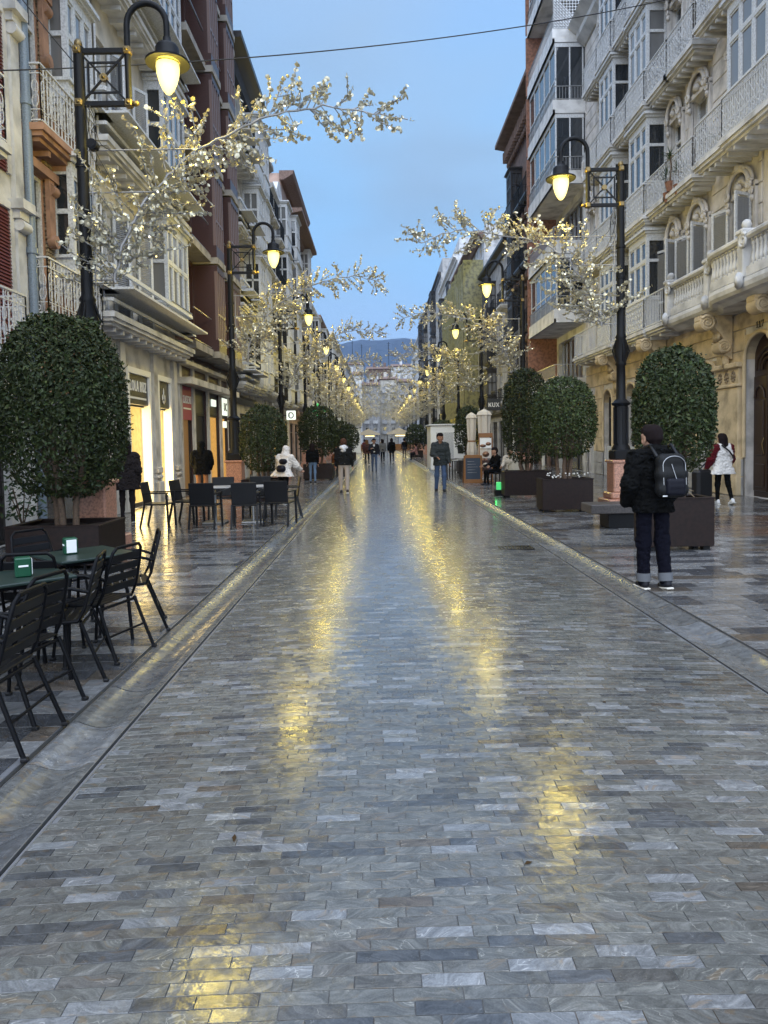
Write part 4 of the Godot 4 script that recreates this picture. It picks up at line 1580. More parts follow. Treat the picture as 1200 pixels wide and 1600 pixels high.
func right_buildings():
	var D1 := 32.0
	var o := building("ornate_house", "tall ornate cream house with white glazed bays, carved window hoods and a stone balustrade", false, 10.0, D1)
	var X := func(d: float) -> float: return D1 - d
	var L := D1 - 10.0
	var holes := []
	var g_arch := [[14.2, 1.3, 3.3], [17.45, 1.45, 3.5], [20.2, 1.05, 3.2], [22.2, 1.1, 3.1], [24.2, 1.1, 3.1], [26.35, 1.1, 3.1], [29.0, 1.2, 3.0], [31.2, 1.0, 3.0], [11.6, 1.3, 3.3]]
	for a in g_arch:
		holes.append(Rect2(X.call(a[0]) - a[1] / 2, 0.0, a[1], a[2] + a[1] * 0.42))
	# openings of the upper floors: [distance, width]
	var wins := [[12.6, 1.15], [18.3, 1.15], [20.7, 1.1], [22.35, 0.9], [25.5, 0.8], [29.2, 1.0], [30.9, 0.9]]
	var fls := [5.1, 8.75, 12.3, 15.7]
	for f in fls:
		for w in wins:
			if absf(w[0] - 30.9) < 0.1 and f > 12.0:
				continue
			holes.append(Rect2(X.call(w[0]) - w[1] / 2, f, w[1], 2.55))
	var b := MB.new()
	wall(b, 0, L, 0, 19.5, holes, -0.02, 0.3)
	body(b, 0, L, 19.5)
	part("wall", b, mats.stucco, o)
	# ground floor in stone blocks coloured yellow for the lamplight on them, upper floors in wide courses
	var gh := []
	for a in g_arch:
		gh.append(Rect2(X.call(a[0]) - a[1] / 2, 0.0, a[1], a[2] + a[1] * 0.42))
	courses(o, 0, L, 0.98, 4.7, 0.55, gh, "stucco_lamplit", 0.0, 1.9)
	var gb := []
	for a in g_arch:
		gb.append(Rect2(X.call(a[0]) - a[1] / 2, 0.0, a[1], 3))
	var pl := MB.new()
	for i in gb.size():
		pass
	courses(o, 0, L, 0.0, 0.96, 0.5, gb, "stucco_grey", 0.05, 2.4)
	var uh := []
	for h in holes:
		if h.position.y > 4.0:
			uh.append(h.grow(0.14))
	for bd in [[15.95, 2.95], [23.95, 1.65], [27.2, 1.7]]:
		uh.append(Rect2(X.call(bd[0]) - bd[1] / 2, 5.0, bd[1], 14.4))
	courses(o, 0, L, 5.2, 19.2, 0.5, uh, "stucco", 0.0, 2.6)
	for a in g_arch:
		var arc := MB.new()
		arch_fill(arc, X.call(a[0]), a[1], a[2], a[1] * 0.42, a[2] + a[1] * 0.42 + 0.002, -0.32, 0.02)
		var N := 12
		var pts := []
		pts.append(Vector3(X.call(a[0]) - a[1] / 2, 1.0, 0.03))
		for i in N + 1:
			var t := PI - PI * i / N
			pts.append(Vector3(X.call(a[0]) + cos(t) * a[1] / 2, a[2] + sin(t) * a[1] * 0.42, 0.03))
		pts.append(Vector3(X.call(a[0]) + a[1] / 2, 1.0, 0.03))
		arc.tube(pts, 0.055, 6)
		part("arch_moulding", arc, mats.stucco_lamplit, o)
	for a in g_arch:
		if absf(a[0] - 17.45) < 0.1:
			continue
		window(o, X.call(a[0]), 0.0, a[1], a[2] + a[1] * 0.42, -0.25, 1, 0.68, "black_wood", "glass_grey", "arched_window")
		if a[0] > 19.5:
			var sh := MB.new()
			sh.bbox(Vector3(X.call(a[0]), 0.6, -0.12), Vector3(a[1] - 0.05, 1.2, 0.06), 0.01)
			part("low_panel", sh, mats.white_wood, o)
	# the tall wooden street door
	var dx: float = X.call(17.45)
	var dr := MB.new()
	dr.box(Vector3(dx - 0.72, 0.0, -0.3), Vector3(dx + 0.72, 4.1, -0.24))
	var door := part("door", dr, mats.door_wood, o)
	for s in [-1.0, 1.0]:
		var lf := MB.new()
		lf.bbox(Vector3(dx + s * 0.34, 1.6, -0.21), Vector3(0.62, 2.9, 0.06), 0.015)
		lf.bbox(Vector3(dx + s * 0.34, 0.55, -0.17), Vector3(0.42, 0.6, 0.05), 0.03)
		lf.bbox(Vector3(dx + s * 0.34, 1.75, -0.17), Vector3(0.38, 1.4, 0.05), 0.05)
		var pts := []
		for i in 9:
			var t := PI * i / 8.0
			pts.append(Vector3(dx + s * 0.34 + cos(t) * 0.22, 2.5 + sin(t) * 0.3, -0.16))
		lf.tube(pts, 0.03, 6)
		part("leaf_of_door", lf, mats.door_wood, door)
	var hd := MB.new()
	hd.tube([Vector3(dx - 0.1, 1.1, -0.15), Vector3(dx - 0.1, 1.35, -0.1), Vector3(dx - 0.1, 1.5, -0.15)], 0.015, 6)
	part("handle", hd, mats.brass, door)
	var dp := MB.new()
	for r in [0.6, 0.45, 0.3]:
		var pts := []
		for i in 11:
			var t := PI * i / 10.0
			pts.append(Vector3(dx + cos(t) * r, 3.2 + sin(t) * r * 0.9, -0.22 + (0.6 - r) * 0.1))
		dp.tube(pts, 0.04, 6)
	part("fanlight", dp, mats.door_wood, door)
	text_on(o, "117", 0.22, Vector3(dx, 4.28, 0.03), "iron", true, true, "number")
	# pier beside the door with its carved panel
	var px: float = X.call(18.9)
	var pr := MB.new()
	pr.bbox(Vector3(px, 1.9, 0.07), Vector3(1.25, 1.85, 0.14), 0.02)
	pr.bbox(Vector3(px, 2.86, 0.09), Vector3(1.36, 0.08, 0.2), 0.02)
	pr.bbox(Vector3(px, 3.1, 0.06), Vector3(1.22, 0.42, 0.12), 0.01)
	pr.bbox(Vector3(px, 3.38, 0.1), Vector3(1.42, 0.14, 0.24), 0.03)
	pr.bbox(Vector3(px, 0.5, 0.1), Vector3(1.35, 1.0, 0.2), 0.02)
	var pier := part("pier", pr, mats.stucco_lamplit, o)
	var cv := MB.new()
	for k in 3:
		for q in 9:
			var a := TAU * q / 9.0
			cv.ball(Vector3(px - 0.36 + 0.36 * k + cos(a) * 0.09, 3.1 + sin(a) * 0.12, 0.13), Vector3(0.035, 0.045, 0.02), 6, 4)
		cv.ball(Vector3(px - 0.36 + 0.36 * k, 3.1, 0.13), Vector3(0.05, 0.07, 0.025), 7, 4)
	part("carving", cv, mats.tan_brick, pier)
	for d in [16.2, 18.9, 23.2, 27.6]:
		put("bracket", bracket_mesh(), mats.stucco_lamplit, o, Vector3(X.call(d), 4.72, 0.06))
	# stone balcony on a swelling plan, with balustrade
	var path := []
	for i in 41:
		var d := lerpf(21.4, 11.0, i / 40.0)
		var zz := 0.72 + 0.42 * smoothstep(18.75, 17.6, d)
		path.append(Vector2(X.call(d), zz))
	var sl := MB.new()
	sl.sweep(path, [Vector2(-1.3, 4.72), Vector2(-0.32, 4.72), Vector2(-0.2, 4.8), Vector2(-0.06, 4.83), Vector2(0.0, 4.9), Vector2(0.02, 5.0), Vector2(0.0, 5.1), Vector2(-0.05, 5.12), Vector2(-1.3, 5.12)])
	var bal := part("stone_balcony", sl, mats.white_stone, o)
	var rail := MB.new()
	rail.sweep(path, [Vector2(-0.22, 5.92), Vector2(0.0, 5.92), Vector2(0.05, 5.97), Vector2(0.05, 6.03), Vector2(0.0, 6.07), Vector2(-0.22, 6.07), Vector2(-0.27, 6.0), Vector2(-0.22, 5.92)])
	part("handrail", rail, mats.white_stone, bal)
	rail = MB.new()
	rail.sweep(path, [Vector2(-0.2, 5.12), Vector2(-0.02, 5.12), Vector2(-0.02, 5.33), Vector2(-0.2, 5.33), Vector2(-0.2, 5.12)])
	part("plinth_rail", rail, mats.white_stone, bal)
	var dd := 21.3
	while dd > 12.0:
		var near_pier := false
		for q in [21.3, 18.75, 16.15, 13.6]:
			if absf(dd - q) < 0.17:
				near_pier = true
		if not near_pier:
			var zz := 0.72 + 0.42 * smoothstep(18.75, 17.6, dd)
			put("baluster", baluster_mesh(), mats.white_stone, bal, Vector3(X.call(dd), 5.335, zz - 0.11))
		dd -= 0.165
	for d in [21.3, 18.75, 16.15, 13.6]:
		var zz := 0.72 + 0.42 * smoothstep(18.75, 17.6, d)
		var p := MB.new()
		p.bbox(Vector3(X.call(d), 5.6, zz - 0.1), Vector3(0.24, 0.98, 0.3), 0.02)
		p.bbox(Vector3(X.call(d), 6.13, zz - 0.1), Vector3(0.32, 0.12, 0.38), 0.03)
		p.ball(Vector3(X.call(d), 6.3, zz - 0.1), Vector3(0.11, 0.12, 0.11), 10, 6)
		volute(p, Vector3(X.call(d) + 0.14, 5.9, zz + 0.05), 0.17, 0.05, 1.0)
		p.ball(Vector3(X.call(d), 5.05, zz + 0.08), Vector3(0.16, 0.2, 0.07), 9, 6)
		part("balcony_pier", p, mats.white_stone, bal)
	balcony(o, X.call(31.6), X.call(21.6), 5.05, 0.75, "bars", "white_stone", "white_iron", 1.0, 12)
	# upper windows with hoods, shutters on the first floor, balconies above
	for f in fls:
		for w in wins:
			if absf(w[0] - 30.9) < 0.1 and f > 12.0:
				continue
			var x: float = X.call(w[0])
			window(o, x, f, w[1], 2.55, -0.16, 2, 0.77, "white_wood", "glass_curtain" if rng.randf() < 0.3 else "glass")
			var sr := MB.new()
			for s in [-1.0, 1.0]:
				sr.box(Vector3(x + s * (w[1] / 2 + 0.001), f, 0.0), Vector3(x + s * (w[1] / 2 + 0.13), f + 2.6, 0.09))
			sr.box(Vector3(x - w[1] / 2 - 0.13, f + 2.56, 0.0), Vector3(x + w[1] / 2 + 0.13, f + 2.7, 0.1))
			part("surround", sr, mats.stucco, o)
			var ct := put("carved_hood", cartouche_mesh(), mats.stucco, o, Vector3(x, f + 2.72, 0.03))
			ct.scale = Vector3(w[1] / 1.15, 0.85, 1.0)
			if f < 6.0 and w[0] > 17.0 and w[0] < 23.0:
				shutter(o, x + w[1] / 2 - 0.02, f + 0.02, 0.56, 2.4, 0.12, -1.15)
				shutter(o, x - w[1] / 2 + 0.02, f + 0.02, 0.56, 2.4, 0.12, PI + 0.35)
			if f > 6.0:
				balcony(o, x - w[1] / 2 - 0.42, x + w[1] / 2 + 0.42, f, 0.72 if w[0] > 19.5 else 0.9, "lace", "white_stone", "white_iron", 1.0, 5)
	for q in [[15.95, 2.9, 0.9, 5, 1], [23.95, 1.6, 0.66, 3, 0], [27.2, 1.6, 0.66, 3, 0]]:
		for k in 4:
			var f: float = fls[k]
			if q[4] == 1 and k == 0:
				continue
			var x0: float = X.call(q[0]) - q[1] / 2
			var x1: float = X.call(q[0]) + q[1] / 2
			bay(o, x0, x1, f + 0.04, f + 0.95, f + 2.15, f + 3.0, q[2], q[3])
			balcony(o, x0 - 0.1, x1 + 0.1, f - 0.08, q[2] + 0.16, "lace", "white_stone", "white_iron", 0.98, 5)
	moulding(o, "cornice", 0, L, [Vector2(0.1, 18.7), Vector2(0.4, 19.0), Vector2(0.42, 19.2), Vector2(0.8, 19.5)], "white_stone")
	# big carved scrolls between the far windows of the ornate house
	for q in [[30.1, 9.6], [31.55, 13.2], [28.5, 12.1], [31.5, 8.0]]:
		var sc := MB.new()
		volute(sc, Vector3(0, 0, 0.16), 0.42, 0.1, 1.0)
		volute(sc, Vector3(0.1, -0.8, 0.14), 0.3, 0.08, -1.0)
		for k in 5:
			sc.ball(Vector3(rf(-0.3, 0.3), rf(-0.9, 0.6), 0.12), Vector3(0.14, 0.18, 0.14), 8, 5)
		part("carved_scroll", sc, mats.stucco, o, Vector3(X.call(q[0]), q[1], 0))
	# pots with yuccas on the second-floor balcony
	for q in [[21.2, 9.2, 0.7, 0.9], [21.55, 9.0, 0.62, 0.5], [20.85, 9.0, 0.6, 0.45]]:
		var wp := Vector3(FR - q[2], q[1] - 0.45, -q[0])
		var pt := node("yucca", "", "potted plant", wp, 0.0, "yuccas on the second floor balcony")
		pt.set_meta("label", ["tallest yucca on the white lace balcony, a spiky head on a bare stem", "middle yucca among the pots on the lace balcony", "shortest yucca nearest the camera on the lace balcony"][[0.9, 0.5, 0.45].find(q[3])])
		var pm := MB.new()
		pm.lathe([Vector2(0.09, 0), Vector2(0.14, 0.26), Vector2(0.15, 0.28), Vector2(0.12, 0.28)], 10)
		part("pot", pm, mats.terracotta, pt)
		var st := MB.new()
		st.tube([Vector3(0, 0.2, 0), Vector3(0.03, 0.2 + q[3] * 0.6, 0.02), Vector3(0.0, 0.25 + q[3], 0)], 0.022, 6)
		part("stem", st, mats.bark, pt)
		var lv := MB.new()
		lv.col = Color(0.045, 0.075, 0.035)
		for k in 46:
			var a := rf(0, TAU)
			var e := rf(-0.5, 1.3)
			var dvec := Vector3(cos(a) * cos(e), sin(e), sin(a) * cos(e))
			var c := Vector3(0, 0.25 + q[3], 0) + Vector3.DOWN * (rf(0, 0.25) if q[3] > 0.6 else 0.0)
			var sd := dvec.cross(Vector3.UP).normalized() * 0.018
			var tip := c + dvec * rf(0.28, 0.42)
			lv.tri(c - sd, c + sd, tip)
		part("leaves", lv, mats.leaf, pt, Vector3.ZERO, "stuff")

	# modern block with white balconies
	var D2 := 37.4
	o = building("balcony_block", "modern block with orange flank, white concrete balconies and glazed terraces beside the ornate house", false, 32.02, D2)
	L = D2 - 32.02
	b = MB.new()
	body(b, 0, L, 27.0)
	holes = []
	for k in 8:
		holes.append(Rect2(0.5, 3.9 + 3.05 * k, L - 1.0, 2.5))
	holes.append(Rect2(0.5, 0, 4.2, 2.8))
	wall(b, 0, L, 0, 27.0, holes, 0.0, 0.28)
	part("wall", b, mats.pale, o)
	window(o, 2.6, 0, 4.2, 2.8, -0.2, 3, 0.75, "black_wood", "glass_grey", "shop_window")
	for k in 8:
		var f: float = 3.85 + 3.05 * k
		for i in 3:
			window(o, 0.5 + (i + 0.5) * (L - 1.0) / 3.0, f + 0.05, (L - 1.0) / 3.0, 2.5, -0.2, 2, 0.0, "steel", "glass")
		var s := MB.new()
		s.box(Vector3(0.02, f - 0.16, 0.001), Vector3(L - 0.02, f, 1.45))
		s.box(Vector3(0.02, f - 0.16, 1.35), Vector3(L - 0.02, f + 0.42, 1.452))
		s.box(Vector3(L - 0.12, f - 0.16, 0.001), Vector3(L - 0.018, f + 0.42, 1.349))
		var sb := part("balcony", s, mats.white_stone, o)
		var rl := MB.new()
		iron_run(rl, Vector3(0.1, f + 0.42, 1.4), Vector3(L - 0.08, f + 0.42, 1.4), 0.6, "bars")
		iron_run(rl, Vector3(L - 0.07, f + 0.42, 1.4), Vector3(L - 0.07, f + 0.42, 0.05), 0.6, "bars")
		part("railing", rl, mats.steel, sb)
		var sd := MB.new()
		sd.box(Vector3(0.0, f, 0.001), Vector3(0.12, f + 2.9, 1.5))
		part("side_wall", sd, mats.terracotta, o)
		if k == 1 or k == 3 or k == 4 or k == 6:
			# enclosed with glazing
			var g := MB.new()
			var q := MB.new()
			for i in 6:
				var xx := lerpf(0.13, L - 0.1, i / 5.0)
				g.box(Vector3(xx - 0.03, f + 0.42, 1.27), Vector3(xx + 0.03, f + 2.7, 1.33))
			g.box(Vector3(0.13, f + 2.7, 1.26), Vector3(L - 0.06, f + 2.885, 1.34))
			g.box(Vector3(0.13, f + 1.3, 1.28), Vector3(L - 0.07, f + 1.36, 1.32))
			g.box(Vector3(L - 0.1, f + 2.7, 0.05), Vector3(L - 0.05, f + 2.88, 1.26))
			for zz in [0.1, 0.68]:
				g.box(Vector3(L - 0.1, f + 0.42, zz - 0.03), Vector3(L - 0.06, f + 2.7, zz + 0.03))
			q.quad(Vector3(0.13, f + 0.42, 1.3), Vector3(L - 0.08, f + 0.42, 1.3), Vector3(L - 0.08, f + 2.7, 1.3), Vector3(0.13, f + 2.7, 1.3))
			q.quad(Vector3(L - 0.08, f + 0.42, 1.3), Vector3(L - 0.08, f + 0.42, 0.02), Vector3(L - 0.08, f + 2.7, 0.02), Vector3(L - 0.08, f + 2.7, 1.3))
			var en := part("glazed_terrace", g, mats.white_wood, o)
			part("pane", q, mats.glass, en)
		if k == 5:
			var lt := MB.new()
			for i in 11:
				var a := i * 0.13
				lt.bar(Vector3(L - 0.015, f + 0.42, a + 0.03), Vector3(L - 0.015, f + 1.75, minf(1.42, a + 0.03)), 0.02)
				lt.bar(Vector3(L - 0.014, f + 0.42, a + 0.03), Vector3(L - 0.014, f + 0.42 + minf(1.33, 1.4 - a), minf(1.42, a + 1.36)), 0.02)
				lt.bar(Vector3(L - 0.013, f + 0.42 + i * 0.13, 0.03), Vector3(L - 0.013, f + 0.42 + i * 0.13, 1.42), 0.02)
			part("lattice_screen", lt, mats.white_wood, o)

	# dark carved house with black bay
	var D3 := 49.5
	o = row_house(false, 37.42, D3, 21.4, {name = "carved_house", wall = "brown_stone", floors = [4.4, 8.2, 12.0, 15.8], cols = 6, bays = [1], style = "bars", mi = "iron", slab = "black_wood", eave = 1.1, eave_m = "brown_stone", label = "dark brown carved house with a black glazed bay and heavy cornice", shop = "glass_grey", bay_m = "black_wood", frame = "black_wood"})
	L = D3 - 37.42
	var cb := MB.new()
	for i in 24:
		var x := (i + 0.5) * L / 24.0
		cb.bbox(Vector3(x, 20.6, 0.3), Vector3(0.18, 0.7, 0.6), 0.04)
		cb.ball(Vector3(x, 20.1, 0.2), Vector3(0.13, 0.25, 0.16), 7, 5)
	part("cornice_brackets", cb, mats.brown_stone, o, Vector3.ZERO, "stuff")
	for f in [4.4, 8.2, 12.0, 15.8]:
		for i in 13:
			var s := MB.new()
			var x := (i + 0.5) * L / 13.0
			s.ball(Vector3(x, f - 0.55, 0.18), Vector3(0.14, 0.35, 0.2), 8, 5)
			s.ball(Vector3(x, f - 1.0, 0.1), Vector3(0.1, 0.3, 0.12), 7, 5)
			part("carved_bracket", s, mats.brown_stone, o)
	row_house(false, 49.52, 62.0, 15.4, {name = "grille_house", wall = "stucco_grey", floors = [4.2, 7.6, 11.0], cols = 4, bays = [1], style = "bars", mi = "iron", eave = 0.6, eave_m = "black_wood", label = "grey house with black railings just before the netted scaffold", shop = "glass_curtain", bay_m = "black_wood"})
	# house wrapped in netting
	o = row_house(false, 62.02, 82.0, 19.4, {name = "netted_house", wall = "pale", floors = [4.2, 7.6, 11.0, 14.4, 17.6], cols = 5, bays = [], style = "none", mi = "iron", eave = 0.9, eave_m = "roof_tile", label = "pale house with glazed top floor, its front wrapped in yellow green scaffold netting", shop = "glass_grey", parapet = 0.6})
	var nt := MB.new()
	for i in 20:
		var a := 1.0 * i
		var z0 := 1.85 + 0.12 * sin(a * 1.9)
		var z1 := 1.85 + 0.12 * sin((a + 1.0) * 1.9)
		nt.quad(Vector3(a, 3.0, z0), Vector3(a + 1.0, 3.0, z1), Vector3(a + 1.0, 17.0, z1), Vector3(a, 17.0, z0))
	nt.quad(Vector3(20.0, 3.0, 1.85), Vector3(20.0, 3.0, 0.1), Vector3(20.0, 17.0, 0.1), Vector3(20.0, 17.0, 1.85))
	part("netting", nt, mats.net, o)
	var ny := MB.new()
	for i in 20:
		ny.quad(Vector3(i, 0.6, 1.9), Vector3(i + 1.0, 0.6, 1.86), Vector3(i + 1.0, 3.6, 1.86), Vector3(i, 3.6, 1.9))
	ny.quad(Vector3(20.0, 0.6, 1.9), Vector3(20.0, 0.6, 0.2), Vector3(20.0, 3.6, 0.2), Vector3(20.0, 3.6, 1.9))
	part("yellow_sheet", ny, mats.net_yellow, o)
	for i in 10:
		var sp := MB.new()
		sp.tube([Vector3(i * 2.0, 0, 1.6), Vector3(i * 2.0, 17.2, 1.6)], 0.03, 6)
		part("scaffold_pole", sp, mats.steel, o)
	row_house(false, 82.02, 103.0, 22.5, {name = "high_block", wall = "pale", floors = [4.2, 7.6, 11.0, 14.4, 17.6], cols = 6, bays = [1, 4], style = "bars", mi = "iron", eave = 0.5, eave_m = "white_stone", label = "high white block with stacked bays beyond the netted house", shop = "glass_grey", bay_m = "black_wood", parapet = 2.0})
	row_house(false, 103.02, 150.0, 25.5, {name = "tall_flats", wall = "stucco_grey", floors = [4.2, 7.8, 11.4, 15.0, 18.6, 22.0], cols = 10, bays = [0, 3, 7], style = "none", mi = "iron", eave = 0.5, eave_m = "black_wood", label = "tall grey flats with dark bays at the far right of the row", shop = "glass_grey", bay_m = "black_wood", parapet = 2.0})
	row_house(false, 150.02, 190.0, 24.0, {name = "last_flats", wall = "pale", floors = [4.2, 7.8, 11.4, 15.0, 18.6], cols = 8, bays = [2], style = "none", mi = "iron", eave = 0.5, eave_m = "white_stone", label = "pale flats that end the right row", shop = "glass_grey"})

func far_end():
	# houses that close the street where it bends
	var specs := [
		[-16.0, -4.6, 20.5, 205.0, "pale", "white house closing the street on the left, with rows of glazed balconies"],
		[-4.6, 0.6, 18.0, 212.0, "stucco_grey", "narrow grey house in the middle of the street's far end"],
		[0.6, 6.0, 20.0, 216.0, "cream", "cream house right of the middle at the street's far end"],
		[6.0, 18.0, 18.5, 208.0, "stucco_grey", "grey house closing the street on the right"],
		[-3.5, 4.5, 25.5, 240.0, "brown_stone", "reddish brown house standing above the roofs at the street's far end"],
		[5.0, 17.0, 27.5, 252.0, "pale", "white flats high behind the grey house at the far end"],
		[-19.0, -5.0, 29.5, 262.0, "stucco_grey", "tiled grey house behind the roofs at the far left end"],
	]
	for s in specs:
		var o := Node3D.new()
		o.name = "end_house"
		add_child(o, true)
		o.position = Vector3(s[0], 0, -s[3])
		tag(o, s[5], "building")
		var W: float = s[1] - s[0]
		var n := maxi(2, int(W / 2.2))
		var holes := []
		var fl := 3.6
		while fl < s[2] - 2.4:
			for i in n:
				holes.append(Rect2((i + 0.5) * W / n - 0.5, fl, 1.0, 1.9))
			fl += 3.1
		var b := MB.new()
		wall(b, 0, W, 0, s[2], holes, 0, 0.2)
		b.box(Vector3(0, 0, -8), Vector3(W, s[2], -0.28))
		b.box(Vector3(0, 0, -0.28), Vector3(0.02, s[2], -0.002))
		b.box(Vector3(W - 0.02, 0, -0.28), Vector3(W, s[2], -0.002))
		part("wall", b, mats[s[4]], o)
		for h in holes:
			window(o, h.position.x + 0.5, h.position.y, 1.0, 1.9, -0.12, 2, 0.0, "white_wood", "glass" if rng.randf() < 0.6 else "glass_grey")
			if rng.randf() < 0.7:
				var q := MB.new()
				q.box(Vector3(h.position.x - 0.25, h.position.y - 0.12, 0.002), Vector3(h.end.x + 0.25, h.position.y + 0.85, 0.6))
				part("balcony", q, mats.white_stone if s[4] != "pale" else mats.stucco_grey, o)
		var r := MB.new()
		r.sweep([Vector2(-0.2, -0.1), Vector2(W + 0.2, -0.1)], [Vector2(0.0, s[2] - 0.3), Vector2(0.7, s[2]), Vector2(0.7, s[2] + 0.15), Vector2(-4.0, s[2] + 1.3), Vector2(-8.0, s[2])])
		part("roof", r, mats.roof_tile, o)
		for k in 2:
			var c := MB.new()
			c.box(Vector3(W * (0.25 + 0.45 * k), s[2] + 0.2, -3.5), Vector3(W * (0.25 + 0.45 * k) + 0.9, s[2] + 2.4, -2.7))
			part("chimney", c, mats[s[4]], o)
	# aerials on the far roofs
	var k := 0
	for q in [[-9.0, 29.5, 9.0, "aerial mast rising left of the hill's top, tallest of the roof masts"], [-5.6, 29.5, 7.5, "thin aerial mast just right of the tallest roof mast"], [4.0, 25.5, 9.5, "aerial mast right of the hill's top above the brown house"], [1.2, 25.5, 5.0, "short aerial mast above the brown house"]]:
		var b := MB.new()
		b.tube([Vector3(0, 0, 0), Vector3(0, q[2], 0)], 0.09, 5)
		b.bar(Vector3(-0.6, q[2] - 0.5, 0), Vector3(0.6, q[2] - 0.5, 0), 0.07)
		b.bar(Vector3(-0.4, q[2] - 1.1, 0), Vector3(0.4, q[2] - 1.1, 0), 0.07)
		tag(part("roof_aerial", b, mats.iron, null, Vector3(q[0], q[1], -244.0 if q[0] > 0 else -264.0)), q[3], "aerial")
	# lit stalls and awnings far down the street
	for q in [[-1.6, 118.0, "cream awning of the left stall far down the street"], [3.2, 112.0, "lit awning of the right stall far down the street"]]:
		var o := node("street_stall", q[2], "stall", Vector3(q[0], 0, -q[1]))
		var a := MB.new()
		a.prism([Vector2(-1.9, 2.5), Vector2(1.9, 2.5), Vector2(1.9, 2.7), Vector2(0, 3.5), Vector2(-1.9, 2.7)], -1.5, 1.5)
		part("awning", a, mats.canvas, o)
		for x in [-1.8, 1.8]:
			for z in [-1.4, 1.4]:
				var p := MB.new()
				p.tube([Vector3(x, 0, z), Vector3(x, 2.6, z)], 0.05, 6)
				part("post", p, mats.iron, o)
		var c := MB.new()
		c.bbox(Vector3(0, 0.5, 0), Vector3(3.2, 1.0, 1.6), 0.03)
		part("counter", c, mats.board_wood, o)
		var l := MB.new()
		l.bbox(Vector3(0.2, 2.3, 1.2), Vector3(1.5, 0.14, 0.1), 0.02)
		part("lamp_strip", l, mats.led_warm, o)
	var kq := node("advertising_pillar", "pale lit advertising pillar standing left of the lane far away", "pillar", Vector3(-3.0, 0, -92.0))
	var km := MB.new()
	km.bbox(Vector3(0, 1.6, 0), Vector3(1.4, 3.2, 1.4), 0.05)
	part("shaft", km, mats.paper, kq)
	var kr := MB.new()
	kr.bbox(Vector3(0, 3.3, 0), Vector3(1.7, 0.2, 1.7), 0.05)
	part("cap", kr, mats.stucco_grey, kq)

# ------------------------------------------------------------------ street lamps and the lit metal branches on them
func bxf(axis_z: Vector3, at: Vector3) -> Transform3D:
	var z := axis_z.normalized()
	var x := (Vector3.UP if absf(z.y) < 0.95 else Vector3.RIGHT).cross(z).normalized()
	return Transform3D(Basis(x, z.cross(x), z), at)

